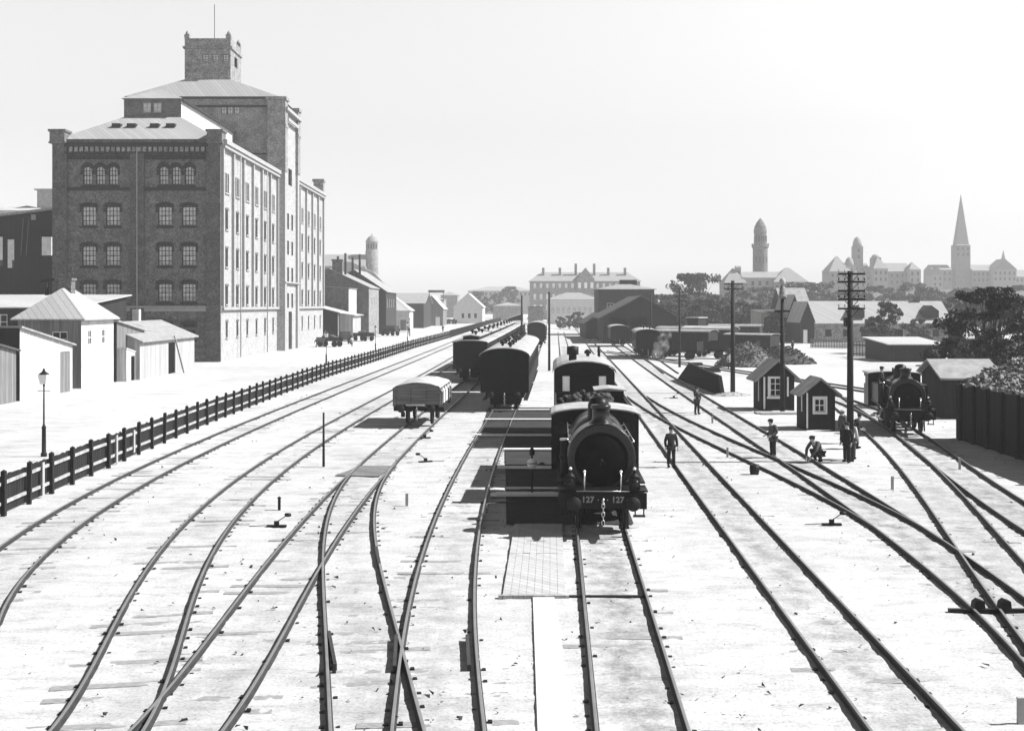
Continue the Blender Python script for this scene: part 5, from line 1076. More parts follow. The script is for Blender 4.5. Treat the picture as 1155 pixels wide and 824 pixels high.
# ---- vehicles by the engine shed
fM = TRK['M']
coach('dark coach with a pale roof standing before the engine shed', lambda y: 17.7 + (y - 150) * .06, 150, 12.0, 1.55, 3.3, 3.75, end_win=None, vents=4, cler=False)
coach('pale roofed van half inside the doorway of the engine shed', lambda y: 18.0 + (y - 190) * .03, 194, 9.0, 1.5, 3.1, 3.5, end_win=None, vents=0, name='goods_van')
NL = ['nearest dark goods van in the row behind the round heap', 'goods van with a white roof edge behind the telegraph pole', 'dark goods van with a small raised cabin', 'dark goods van at the far left of the row, near the engine shed', 'black goods van behind the tall pole', 'low dark goods van at the end of the row']
fN = lambda y: 41.0 - (y - 150) * .20
for i, (x, D, L_, ze, zr, a, cabin) in enumerate(((27.4, 157, 8, 3.3, 3.6, .95, 0), (33.0, 171, 8, 3.3, 3.8, .9, 0), (30.8, 185, 8, 3.0, 3.5, .9, 1), (25.4, 168, 7.5, 2.9, 3.3, .9, 0), (36.5, 160, 7, 2.8, 3.0, .9, 0), (41.5, 192, 8.5, 3.4, 3.75, 1.2, 0))):
    t = coach(NL[i], lambda y, x=x, a=a: x, D, L_, 1.45, ze, zr, end_win=None, vents=0, name='goods_van', group='goods vans on the right', roof='roof_mid' if i not in (1,) else 'roof_pale', body='boards_dark')
    t.rotation_euler.z = a; t.location.z = .05
    if cabin: m = MB(); m.box(-1.3, 1.3, .3, 2.3, 3.3, 4.9); o = m.build('cabin', 'boards_dark', t); m = MB(); m.box(-1.5, 1.5, .1, 2.5, 4.92, 5.05); m.build('cabin_roof', 'roof_pale', t)
for i, (x, D, a, lab) in enumerate(((24.2, 148.5, 1.1, 'empty black open wagon in front of the row of goods vans'), (32.0, 150, 1.2, 'black open wagon beside the brushwood heap'))):
    t = open_wagon(lab, lambda y, x=x: x, D, 6.5, h=1.1, group='open wagons on the right', body='boards_dark'); t.rotation_euler.z = a; t.location.z = .05

# ---- the second, smaller locomotive on the curved track
l2 = locomotive('smaller black tank locomotive beside the gabled shed and the telegraph pole', fL, 61.8, .95, 1.98, None, cabw=2.9, chim=3.45, tank=True, L_boil=5.6, cab_y=5.9, drv=.6, name='tank_locomotive', ze=2.85, zr=3.0)
# ---- tall coal stage at the right edge, its plank wall in shade, heaped with pale coke
def coal_stage():
    t = thing('coal_stage', 'long dark timber coal stage heaped with pale lumps at the right edge of the yard', 'coal stage', (23.5, 61, 0)); h = 2.85
    W = [(0, 0), (-.55, -16), (9, -16.5), (9.5, 0)]      # footprint, near end towards the camera
    m = MB(); m.prism(W, 0, h, 'z'); m.build('wall', 'boards_dark', t)
    for i in range(9): y = -.9 - i * 1.85; x = y * .034 - .02; m = MB(); m.box(x - .16, x, y - .09, y + .09, 0, h + .1); m.build('post', 'wood_post', t)
    r = random.Random(5); m = MB()
    for i in range(5200):
        u_, v_ = r.random() ** .8, r.random(); y = -.2 - v_ * 16; x = y * .034 + .1 + u_ * 8.8
        hh = min(1.25, u_ * 8.8 * .42) * (.75 + .35 * math.sin(v_ * 7 + 1)) ; s_ = r.uniform(.08, .30)
        c = Vector((x, y, h + hh * r.uniform(.82, 1.1) + .04)); q = [c + Vector((r.uniform(-1, 1), r.uniform(-1, 1), r.uniform(-.8, .8))) * s_ for _ in range(5)]
        m.add(q, [(0, 1, 2), (0, 2, 3), (0, 3, 1), (1, 4, 2), (2, 4, 3), (3, 4, 1)])
    o = m.build('coke_load', 'rubble', t); o['kind'] = 'stuff'
    m = MB(); nx, ny = 12, 22
    for j in range(ny + 1):
        for i in range(nx + 1):
            u_ = i / nx; v_ = j / ny; y = -.1 - v_ * 16.2; x = y * .034 + .05 + u_ * 9; m.v.append((x, y, h + .02 + min(1.2, u_ * 8.8 * .42) * (.75 + .35 * math.sin(v_ * 7 + 1)) * .82))
    for j in range(ny):
        for i in range(nx): a = j * (nx + 1) + i; m.face([a, a + 1, a + nx + 2, a + nx + 1])
    m.build('coal_bed', 'coal', t, flip=False)
coal_stage()
sd = house('gable_hut', 'dark gabled shed with a white roof slope left of the coal stage', 'shed', X(1062, 72), X(1120, 72), 71.5, 75.5, 2.6, 3.5, 'gable_x', 'boards_dark', 'roof_mid', over=.4)
for i in range(3): m = MB(); m.box(1.1, 2.2, -.3 - .02 * i, -.1, 1.9 - i * .32, 1.96 - i * .32); m.build('shelf_board', 'planks_light', sd)

for i, lab in enumerate(('dark van coupled beyond the farthest clerestory coach', 'second dark van beyond the clerestory coaches', 'farthest dark van of the left string')):
    coach(lab, fC, 198 + i * 11.5, 9.5, 1.5, 3.3, 3.8, end_win=None, vents=0, name='goods_van', roof='roof_mid', group='vans beyond the clerestory coaches')
for i, lab in enumerate(('black van far along the middle string, next beyond the lone round roofed van', 'last black van of the middle string')):
    coach(lab, fE, 206 + i * 13, 9.5, 1.5, 3.3, 3.8, end_win=None, vents=0, name='goods_van', roof='roof_mid', group='vans beyond the lone round roofed van')
# ================================================================== the long tarred fence
FP = [(-17.05, 34), (-17.1, 38), (-17.4, 45), (-17.9, 60), (-18.1, 70), (-18.2, 90), (-18.1, 113), (-17.2, 143), (-16.1, 187), (-13.6, 247), (-11, 330), (-8.9, 416), (-5, 500)]
def fpos(d):
    y = d; return float(np.interp(y, [p[1] for p in FP], [p[0] for p in FP]))
ft = thing('plank_fence', 'long tarred plank fence with posts and pale rails between street and tracks', 'fence', (FP[0][0], FP[0][1], 0))
ox, oy = FP[0]; ys_ = []; y = 34.0
while y < 500: ys_.append(y); y += 2.25
pm = MB(); pm.box(-.075, .075, -.075, .075, -.1, 1.5); pm.add([(-.075, -.075, 1.5), (.075, -.075, 1.5), (.075, .075, 1.5), (-.075, .075, 1.5), (0, 0, 1.56)], [(0, 1, 4), (1, 2, 4), (2, 3, 4), (3, 0, 4)]); po = pm.build('post', 'wood_post', ft); pme = po.data; bpy.data.objects.remove(po)
rr = random.Random(2); rest = MB()
for i, y in enumerate(ys_):
    if i < 96:
        o = bpy.data.objects.new('post', pme); C.objects.link(o); o.parent = ft; o.location = (fpos(y) - ox + .14, y - oy, rr.uniform(-.05, .03)); o.rotation_euler = (rr.uniform(-.03, .03), rr.uniform(-.03, .03), rr.uniform(-.1, .1))
    else: rest.box(fpos(y) - ox + .04, fpos(y) - ox + .24, y - oy - .1, y - oy + .1, -.1, 1.6)
o = rest.build('far_posts', 'wood_post', ft); o['kind'] = 'stuff'
for k in range(0, len(ys_) - 1, 40):                       # boarding in lengths, two rails each
    seg = ys_[k:k + 41]
    b = MB()
    for y0_, y1_ in zip(seg[:-1], seg[1:]):
        n = 9 if y0_ < 120 else 1
        for j in range(n):
            ya = y0_ + (y1_ - y0_) * j / n; yb = y0_ + (y1_ - y0_) * (j + .94 if n > 1 else 1) / n; hh = 1.32 + (rr.uniform(-.03, .03) if n > 1 else 0)
            xa, xb = fpos(ya) - ox, fpos(yb) - ox
            b.add([(xa, ya - oy, .08), (xb, yb - oy, .08), (xb, yb - oy, hh), (xa, ya - oy, hh), (xa - .03, ya - oy, .08), (xb - .03, yb - oy, .08), (xb - .03, yb - oy, hh), (xa - .03, ya - oy, hh)], [(0, 1, 2, 3), (4, 5, 6, 7), (0, 4, 7, 3), (1, 5, 6, 2), (3, 2, 6, 7)])
    b.build('boarding', 'fence_board', ft)
    for z in (.42, 1.08):
        m = MB()
        for y0_, y1_ in zip(seg[:-1], seg[1:]): m.bar((fpos(y0_) - ox + .06, y0_ - oy + .1, z), (fpos(y1_) - ox + .06, y1_ - oy - .1, z + rr.uniform(-.02, .02)), .07, .11)
        m.build('rail', 'fence_rail', ft)
for y, z0, z1 in ((42.1, .1, 1.3), (53.5, .2, 1.25), (50.9, 0, 1.3)):
    m = MB(); m.box(fpos(y) - ox + .14, fpos(y) - ox + .17, y - oy - .09, y - oy + .09, z0, z1); m.build('patch_board', 'planks_light', ft)

# ================================================================== posts, lamps and telegraph poles
def street_lamp(label, x, y, h=4.1, lit=False, s=1):
    t = thing('street_lamp', label, 'street lamp', (x, y, .02), group='gas lamps along the street')
    m = MB(); m.lathe([(.14, 0), (.14, .15), (.10, .2), (.09, 1.3), (.11, 1.33), (.06, 1.45), (.04, 1.5), (.032, h - .85), (.06, h - .82), (.04, h - .75)], (0, 0, 0), 12); m.bar((-.3, 0, h - 1.05), (.3, 0, h - 1.05), .03, .03); m.build('post', 'iron', t)
    m = MB(); m.add([(a * .13, b * .13, h - .74) for a, b in ((-1, -1), (1, -1), (1, 1), (-1, 1))] + [(a * .21, b * .21, h - .3) for a, b in ((-1, -1), (1, -1), (1, 1), (-1, 1))], [(3, 2, 1, 0), (4, 5, 6, 7), (0, 1, 5, 4), (1, 2, 6, 5), (2, 3, 7, 6), (3, 0, 4, 7)]); o = m.build('lantern', 'glasslamp', t)
    m = MB(); m.lathe([(.25, 0), (.23, .03), (.08, .14), (.06, .22), (.03, .27), (.001, .32)], (0, 0, h - .3), 8, smooth=False); m.build('cap', 'iron', o); return t
street_lamp('nearest gas lamp, standing just behind the tarred fence on the left', X(49.5, 53.5), 53.5)
for x_, D_, lab in ((368, 131, 'gas lamp behind the fence in front of the first horse cart'), (423.5, 168, 'gas lamp behind the fence before the second cart'), (459.5, 203, 'gas lamp behind the fence near the white fronted store'), (467, 262, 'gas lamp on the far side of the street by the long store'), (556, 420, 'farthest gas lamp near the end of the street')):
    street_lamp(lab, X(x_, D_) if D_ != 262 else X(467, 262) - 1, D_, 4.1)
def pole(name, label, cat, px, pyb, ztop, r=.14, arms=(), arm_w=1.2, rz=0, group=None, m_='wood_post'):
    x, y = gp(px, pyb); t = thing(name, label, cat, (x, y, 0), rz, group)
    m = MB(); m.tube((0, 0, -.2), (0, 0, ztop), r, r * .7, 12); m.build('pole', m_, t)
    for k, z in enumerate(arms):
        m = MB(); m.box(-arm_w, arm_w, -r - .09, -r + .01, z - .04, z + .045); a = m.build('crossarm', m_, t)
        n = 2; q = MB()
        for s in (-1, 1):
            for i in range(n): xx = s * arm_w * (.96 - i * .45); q.tube((xx, -r - .04, z + .06), (xx, -r - .04, z + .1), .012, n=5); q.lathe([(.02, 0), (.034, .01), (.03, .05), (.034, .06), (.02, .10), (.001, .11)], (xx, -r - .04, z + .09), 8)
        q.build('insulators', 'iron' if k % 2 else 'stone', a)
        q = MB(); q.bar((-arm_w * .5, -r - .02, z - .05), (0, -r + .0, z - .4), .03, .03); q.bar((arm_w * .5, -r - .02, z - .05), (0, -r + .0, z - .4), .03, .03); q.build('brace', 'iron', a)
    return t
xp, yp = gp(959, 520)
s_ = yp / F
P1 = pole('telegraph_pole', 'tall telegraph pole with five crossarms beside the smaller locomotive', 'telegraph pole', 959, 520, Z(305.5, yp), .17, [Z(p_, yp) for p_ in (309, 318, 328, 337.5, 348)], 15 * s_)
m = MB(); m.box(-.28, -.12, -.3, .1, Z(368, yp), Z(358, yp)); m.build('junction_box', 'iron', P1)
P2 = pole('lamp_pole', 'tall black pole with a white lamp head and one short arm behind the huts', 'lamp pole', 882.5, 465, Z(337, gp(882.5, 465)[1]), .17)
yy = gp(882.5, 465)[1]; m = MB(); m.box(-.55, .42, -.25, -.15, Z(351, yy) - .05, Z(351, yy) + .08); m.build('crossarm', 'wood_post', P2)
m = MB(); m.lathe([(.32, 0), (.3, .2), (.22, .3), (.18, .75), (.1, .9)], (0, 0, Z(337, yy)), 12); m.build('lamp_shade', 'brick_far', P2); m = MB(); m.lathe([(.14, 0), (.2, .1), (.2, .3), (.1, .45), (.001, .48)], (0, 0, Z(337, yy) + .9), 12); m.build('lamp_globe', 'stone', P2)
PG = 'poles among the tracks'
P3 = pole('telegraph_pole', 'black pole standing right of the timber ramp', 'telegraph pole', 826.5, 443, Z(316.5, gp(826, 443)[1]), .2, [Z(320.5, gp(826, 443)[1]), Z(326, gp(826, 443)[1])], .75, group=PG)
pole('telegraph_pole', 'thin pole with short crossarms at the corner of the engine shed', 'telegraph pole', 766.5, 414, Z(325, gp(766, 414)[1]), .15, [Z(329, gp(766, 414)[1]), Z(334, gp(766, 414)[1]), Z(339, gp(766, 414)[1])], .8, group=PG)
pole('signal_post', 'bare black post between the middle coaches and the straight track', 'post', 619.5, 418, Z(329, gp(619.5, 418)[1]), .14, group=PG)
pole('signal_post', 'slender dark post rising behind the clerestory coaches', 'post', 588.5, 392, Z(333, gp(588.5, 392)[1]), .2, group=PG)
pole('signal_post', 'thin post standing against the front gable of the engine shed', 'post', 734.5, 392, Z(330, gp(734, 392)[1]), .16, group=PG)
pole('track_post', 'short black post standing between the curved tracks on the left', 'post', 365, 526, Z(465, gp(365, 526)[1]), .06)
# ================================================================== the two huts
h1 = house('signal_hut', 'larger dark gabled hut with a white framed window and pale roof slope', 'hut', *([0] * 0), X(858, 77), X(896, 77), 77, 79.3, 2.3, 3.3, 'gable_y', 'boards_dark', 'roof_mid', over=.42,
           wins=[('front', .62, .95, .75, 1.25, 2, 3, 'white', 'glass')])
W1 = X(896, 77) - X(858, 77)
for x in (.18, W1 - .5):
    m = MB(); m.box(-W1 / 2 + x, -W1 / 2 + x + .12, -.03, -.002, .1 if x < 1 else .95, 2.25); m.build('corner_board', 'white', h1)
for a in ((.93, .99), (1.81, 1.87)): pass
m = MB(); x0 = -W1 / 2; m.box(x0 + .47, x0 + .61, -.05, -.002, .85, 2.28); m.box(x0 + 1.38, x0 + 1.52, -.05, -.002, .85, 2.28); m.box(x0 + .611, x0 + 1.379, -.05, -.002, 2.14, 2.28); m.box(x0 + .4, x0 + 1.58, -.08, -.052, .8, .93); m.build('window_frame', 'white', h1)
m = MB(); m.box(x0 - .04, x0 - .002, .5, .62, .6, 2.2); m.build('side_window', 'white', h1)
h2 = house('signal_hut', 'smaller dark gabled hut with a small square white window', 'hut', X(907.5, 65), X(942, 65), 65, 66.8, 2.15, 2.85, 'gable_y', 'boards_dark', 'roof_mid', over=.32,
           wins=[('front', .55, 1.0, .62, .78, 2, 2, 'white', 'glass')])
W2 = X(942, 65) - X(907.5, 65); x0 = -W2 / 2
m = MB(); m.box(x0 + .45, x0 + .55, -.05, -.002, .9, 1.9); m.box(x0 + 1.17, x0 + 1.27, -.05, -.002, .9, 1.9); m.box(x0 + .551, x0 + 1.169, -.05, -.002, 1.79, 1.9); m.box(x0 + .551, x0 + 1.169, -.05, -.002, .9, 1.0); m.build('window_frame', 'white', h2)
m = MB(); m.box(x0 + .1, x0 + .19, -.03, -.002, .1, 2.1); m.build('corner_board', 'white', h2)
m = MB(); m.box(x0 - .04, x0 - .002, .5, .62, 1.0, 2.1); m.build('side_window', 'white', h2)
m = MB(); m.box(-1.6, 1.6, -.5, .5, 0, .06); m.box(-1.4, 1.5, -.9, -.6, 0, .05); o = m.build('doorstep_boards', 'planks_light', None, (X(880, 75), 75, .03)); tag(o, 'pale boards lying in front of the larger hut', 'boards')
# timber ramp (dark wedge) and small stacks
t = thing('timber_ramp', 'dark tarred timber ramp sloping down towards the tracks left of the black pole', 'ramp', (X(790, 88), 88, 0))
ra, rb = gp(760, 423), gp(812, 446); ax, ay = X(790, 88), 88
P_ = [(X(764, 110) - ax, 22, 0), (X(811, 90) - ax, 1, 0), (X(806, 93) - ax, 3.5, 1.4), (X(773, 110) - ax, 20, 1.6)]
m = MB(); m.add([P_[0], P_[1], P_[2], P_[3]] + [(p[0] + .35, p[1] + .25, p[2]) for p in P_], [(0, 1, 2, 3), (4, 7, 6, 5), (0, 3, 7, 4), (1, 5, 6, 2), (3, 2, 6, 7), (0, 4, 5, 1)]); m.build('ramp_wall', 'black_matt', t)
m = MB(); m.bar(tuple(Vector(P_[3]) + Vector((-.02, 0, .06))), tuple(Vector(P_[2]) + Vector((-.02, 0, .06))), .16, .1); m.build('coping', 'wood_post', t)
for (px, py, w_, h_, lab) in ((785, 412, 1.5, .35, 'small dark stack of sleepers left of the flat plank stack'), (803, 419.5, 1.6, .5, 'flat dark stack of planks beyond the timber ramp')):
    x, y = gp(px, py); m = MB()
    for i in range(3): m.box(-w_ / 2 + .07 * i, w_ / 2 - .05 * i, -.5 + .05 * i, .5, h_ * i / 3, h_ * (i + .9) / 3)
    tag(m.build('plank_stack', 'boards_dark', None, (x, y, 0), .2), lab, 'stack')
def heap(name, label, cat, x, y, rx, ry, h, m_, n=500, sz=(.08, .3), seed=1, kind='stuff'):
    r = random.Random(seed); m = MB(); k = 14
    for j in range(7):
        for i in range(k): a = 2 * math.pi * i / k; q = 1 - j / 7; m.v.append((rx * q * math.cos(a), ry * q * math.sin(a), h * (1 - q ** 1.7) * .93 + r.uniform(-.05, .05) * h))
    m.v.append((0, 0, h * .95))
    for j in range(6):
        for i in range(k): m.face([j * k + i, j * k + (i + 1) % k, (j + 1) * k + (i + 1) % k, (j + 1) * k + i])
    for i in range(k): m.face([6 * k + i, 6 * k + (i + 1) % k, 7 * k])
    for _ in range(n):
        a = r.uniform(0, 2 * math.pi); q = r.random() ** .5; c = Vector((rx * q * math.cos(a), ry * q * math.sin(a), h * (1 - q ** 1.7) + r.uniform(-.03, .06) * h)); s = r.uniform(*sz)
        q_ = [c + Vector((r.uniform(-1, 1), r.uniform(-1, 1), r.uniform(-.6, .8))) * s for _ in range(4)]; m.add(q_, [(0, 1, 2), (0, 2, 3), (0, 3, 1), (1, 3, 2)])
    o = m.build(name, m_, None, (x, y, 0)); tag(o, label, cat, kind=kind); return o
x, y = gp(846, 414); heap('brushwood_heap', 'pale heap of brushwood beside the black pole', 'heap', x, y + 2, 3.6, 2.6, 2.6, 'hay', 900, (.1, .35), 3, None)
x, y = gp(868, 410); heap('coal_heap', 'black coal heap behind the larger hut', 'heap', x + 1.4, y, 4.2, 2.6, 2.1, 'coal', 700, (.08, .3), 4, None)
x, y = gp(826, 447); heap('sand_heap', 'low grey heap of sand at the foot of the black pole', 'heap', x, y + .6, 1.6, .7, .3, 'stone', 160, (.03, .1), 5, None)
x, y = gp(920, 380.5); 
# ================================================================== barrels, buckets, levers, stakes
x, y = gp(851, 535); m = MB(); m.lathe([(.17, 0), (.2, .14), (.21, .25), (.19, .42), (.15, .42), (.14, .34)], (0, 0, 0), 16); tag(m.build('barrel', 'iron', None, (x, y, 0)), 'small dark keg standing alone between the straight tracks on the right', 'keg')
x, y = gp(315, 575); m = MB(); m.lathe([(.05, 0), (.05, .4), (.08, .42), (.001, .48)], (0, 0, 0), 10); tag(m.build('stake', 'iron', None, (x, y, 0)), 'short dark stake between the second and third curved tracks', 'stake')
for px, py, lab, h_ in ((1006.5, 552, 'short stake left of the curved track at the right', .32 * 1.5), (1082.5, 529, 'short stake in the shade edge by the coal stage', .45), (803.5, 477, 'short stake beside the crossover, behind the man in the dark coat', .4), (820.5, 516, 'short stake on the crossover track ballast', .45), (1151, 816, 'stake in the lower right corner of the photograph', .42), (459, 570, 'thin stake between the curved track and the boardwalk track', .4)):
    x, y = gp(px, py); m = MB(); m.box(-.05, .05, -.035, .035, -.1, h_); m.box(-.055, .055, -.04, .04, h_ + .0, h_ + .03); tag(m.build('stake', 'stone', None, (x, y, 0), rnd.uniform(-.3, .3)), lab, 'stake', 'stakes marking the track clearances')
def point_lever(label, px, py, rz=0, s=1.0):
    x, y = gp(px, py); t = thing('point_lever', label, 'switch lever', (x, y, 0), rz, 'point levers'); t.scale = (.62,) * 3
    m = MB(); m.box(-.5, .5, -.12, .12, 0, .1); m.box(-.12, .12, -.08, .08, .1, .3); m.build('base', 'iron', t)
    m = MB(); m.tube((0, 0, .25), (.55 * s, 0, .62), .025, n=6); m.build('lever', 'iron', t); m = MB(); m.lathe([(.001, -.1), (.16, -.07), (.18, 0), (.16, .07), (.001, .1)], (.58 * s, 0, .62), 12); m.build('weight', 'iron', t)
    m = MB(); m.tube((-.5, 0, .08), (-1.4 * s, -.05, .05), .02, n=6); m.build('rod', 'iron', t); return t
point_lever('point lever with a round weight between the straight and crossover tracks on the right', 938, 592)
point_lever('point lever right of the curved turnout, behind the boardwalk track', 480, 521, .4, -1)
point_lever('point lever near the tarpaulined wagon', 479, 494, .2, 1)
point_lever('point lever left of the man by the timber ramp', 760, 449, .3, 1)
point_lever('point lever between the second track and the forked turnout', 312, 594, 0, 1)
# derailer bars across the turnout at the right edge
x, y = gp(1112, 691); t = thing('rail_stop', 'pair of black stop blocks on a bar across the rails at the right edge', 'rail stop', (x, y, 0))
m = MB(); m.box(-.85, 1.1, -.06, .06, .0, .1); m.build('bar', 'iron', t)
for dx in (-.18, .42): m = MB(); m.prism([(-.13, .10), (.13, .10), (.11, .27), (-.02, .31), (-.11, .24)], -.11, .11, 'y'); m.build('stop_block', 'iron', t, (dx, 0, .02))
# boards, boardwalk and crossing planks
def sheet(name, label, pts, z, m_, th=.05, kind=None, cat='boards', parent=None):
    w_ = [gp(a, b) for a, b in pts]; cx = sum(p[0] for p in w_) / len(w_); cy = sum(p[1] for p in w_) / len(w_)
    m = MB(); m.prism([(a - cx, b - cy) for a, b in w_], 0, th, 'z'); o = m.build(name, m_, parent, (cx, cy, z))
    if kind: o['kind'] = kind
    else: tag(o, label, cat)
    return o
x0, y0 = gp(575, 597); x1, y1 = gp(607, 597); x2, y2 = gp(608, 672); x3, y3 = gp(576, 672)
bw_ = thing('boardwalk', 'grey plank boardwalk running beside the locomotive towards the camera', 'boardwalk', (0.62, 27.8, 0)); 
for i in range(8):
    xx = -.75 + i * .19; 
    for k, (ya, yb) in enumerate(((0, 4.6), (4.62, 9.0))): m = MB(); m.box(xx - .094, xx + .09, ya + .02 * (i % 3), yb, .02, .065 + .004 * ((i + k) % 2)); m.v = [(a + b * .034, b, c) for a, b, c in m.v]; m.build('plank', 'planksdeck', bw_)
m = MB(); m.box(-.95, .75, -.14, -.02, 0, .08); m.build('end_plank', 'planks_light', bw_)
sheet('footpath', None, [(601, 671), (626, 671), (641, 824), (606, 824), (607, 760)], .012, 'white', .03, 'structure') if False else None
m = MB(); m.add([(.50, 27.7, .042), (1.02, 27.7, .042), (.95, 12, .042), (.36, 12, .042), (.50, 27.7, -.05), (1.02, 27.7, -.05), (.95, 12, -.05), (.36, 12, -.05)], [(0, 1, 2, 3), (0, 1, 5, 4), (1, 2, 6, 5), (2, 3, 7, 6), (3, 0, 4, 7)]); MT['path'] = mat('trodden_path', .5, .95, .06, 3); o = m.build('footpath', 'path'); o['kind'] = 'structure'
# train's shadow painted as a dark sheet on the ground beside the locomotive
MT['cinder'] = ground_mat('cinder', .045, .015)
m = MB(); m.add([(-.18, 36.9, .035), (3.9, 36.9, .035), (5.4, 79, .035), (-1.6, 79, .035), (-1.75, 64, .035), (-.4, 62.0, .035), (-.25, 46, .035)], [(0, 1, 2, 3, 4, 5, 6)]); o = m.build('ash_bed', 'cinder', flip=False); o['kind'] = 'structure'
for i, y in enumerate((42.2, 49.3, 55.5, 61.6, 70.0, 76.4)):  # white slabs stand in for the sunlit gaps in that shadow
    xa = float(fE(y)) + (.9 if i < 3 else -.9); xb = fF(y) - .85
    m = MB(); m.box(xa, xb, -.2, .2, 0, .07); m.box(xa + .2, xb - .5, -.28, .28, .071, .1) if i == 0 else None
    o = m.build('cross_board', 'white', None, (0, y, .075)); tag(o, ('white cross board %s' % ('level with the locomotive smokebox', 'with the round signal disc on it', 'third from the camera beside the tender', 'fourth from the camera beside the tender', 'beside the coach front, second to last', 'farthest, by the front of the plain roofed coach')[i]), 'board', 'white boards laid across between the tracks')
    o['label'] = ['white board across the ash bed level with the locomotive smokebox', 'white board across the ash bed beneath the round signal disc', 'white board across the ash bed, first beyond the signal disc', 'white board across the ash bed beside the tender', 'white board across the ash bed beside the front of the coach', 'farthest white board across the ash bed, close to the plain roofed coach'][i]
x, y = gp(600, 560); t = thing('ground_signal', 'low ground signal with a round white disc left of the large locomotive', 'signal', (x, y, .03))
m = MB(); m.tube((0, 0, 0), (0, 0, 1.55), .035, n=8); m.box(-.15, .15, -.15, .15, 0, .12); m.build('post', 'iron', t)
m = MB(); m.lathe([(.001, -.02), (.19, -.02), (.19, .02), (.001, .02)], (0, -.05, 1.2), 18, 'y'); o = m.build('disc', 'white', t); m = MB(); m.box(-.19, .19, -.078, -.071, 1.185, 1.215); m.build('disc_band', 'black', o)
m = MB(); m.lathe([(.08, 0), (.1, .05), (.1, .18), (.05, .26), (.001, .28)], (0, 0, 1.5), 10); m.build('lamp', 'iron', t)
for pts, lab in (([(378, 537), (408, 526), (444, 526), (428, 538)], 'dark open point pit planks where the turnout forks'),):
    o = sheet('pit_boards', lab, pts, .02, 'boards_mid', .03)
for a, b, c, lab in ((628, 727, 673.5, 'thin dark board lying across the straight track in front of the locomotive'), (510, 605, 567, 'dark board lying across the track left of the boardwalk')):  # second strip: the chimney shadow painted as a dark board
    x0, y0 = gp(a, c); x1, _ = gp(b, c); m = MB(); m.box(x0, x1, -.06, .06, 0, .03); tag(m.build('cross_plank', 'boards_dark', None, (0, y0, .02)), lab, 'board')
# check rails beside the crossings
for px0, py0, px1, py1, lab in ((371, 718, 378, 756, 'short check rail inside the forked curved track'), (527, 722, 529, 757, 'short check rail left of the boardwalk track'), (424, 621, 428, 640, 'short dark check rail by the crossing of the curved tracks'), (447, 722, 445, 758, 'short check rail at the foot of the crossing frog')):
    a = gp(px0, py0); b = gp(px1, py1); m = MB(); m.bar((0, 0, .07), (b[0] - a[0], b[1] - a[1], .07), .07, .13); tag(m.build('check_rail', 'rail', None, (a[0], a[1], 0)), lab, 'check rail')
# fences behind
def picket(label, px0, px1, D, h, m_, D2=None):
    D2 = D2 or D; x0, x1 = X(px0, D), X(px1, D2); t = thing('picket_fence', label, 'fence', (x0, D, 0)); L_ = math.hypot(x1 - x0, D2 - D); a = math.atan2(D2 - D, x1 - x0); t.rotation_euler.z = a
    m = MB(); n = int(L_ / .28)
    for i in range(n): m.box(i * .28, i * .28 + .2, 0, .03, .05, h)
    m.build('pickets', m_, t); m = MB(); m.box(0, L_, .031, .09, h * .75, h * .75 + .08); m.box(0, L_, .031, .09, .3, .38); m.build('rails', m_, t)
picket('pale picket fence before the long barrack', 914, 962, 190, 1.5, 'boards_mid', 185)
picket('dark board fence right of the telegraph pole', 962, 1004, 158, 2.0, 'boards_dark', 152)
# horse carts on the street
def cart(label, px, py, rz, load='box', L_=3.4):
    x, y = gp(px, py); t = thing('cart', label, 'cart', (x, y, .02), rz, 'carts on the street')
    m = MB(); m.box(-.85, .85, -L_ / 2, L_ / 2, .95, 1.05); m.box(-.9, -.85, -L_ / 2, L_ / 2, .95, 1.6); m.box(.85, .9, -L_ / 2, L_ / 2, .95, 1.6); m.bar((-.4, -L_ / 2, .9), (-.4, -L_ / 2 - 2.2, .95), .07, .07); m.bar((.4, -L_ / 2, .9), (.4, -L_ / 2 - 2.2, .95), .07, .07); m.build('bed', 'boards_dark', t)
    for s in (-1, 1):
        for yy in (-L_ * .33, L_ * .33): wheel(t, s * .98, yy, .52, 10, 'boards_dark')
    m = MB()
    if load == 'box': m.box(-.8, .8, -L_ / 2 + .2, L_ / 2 - .1, 1.06, 2.3)
    elif load == 'sacks':
        for i in range(14): m.ball((rnd.uniform(-.5, .5), rnd.uniform(-1.3, 1.3), 1.3 + rnd.uniform(0, .6)), .38, 6, (1, 1.2, .7))
    m.build('load', 'planks' if load == 'box' else 'cloth_mid', t) if load else None
    return t
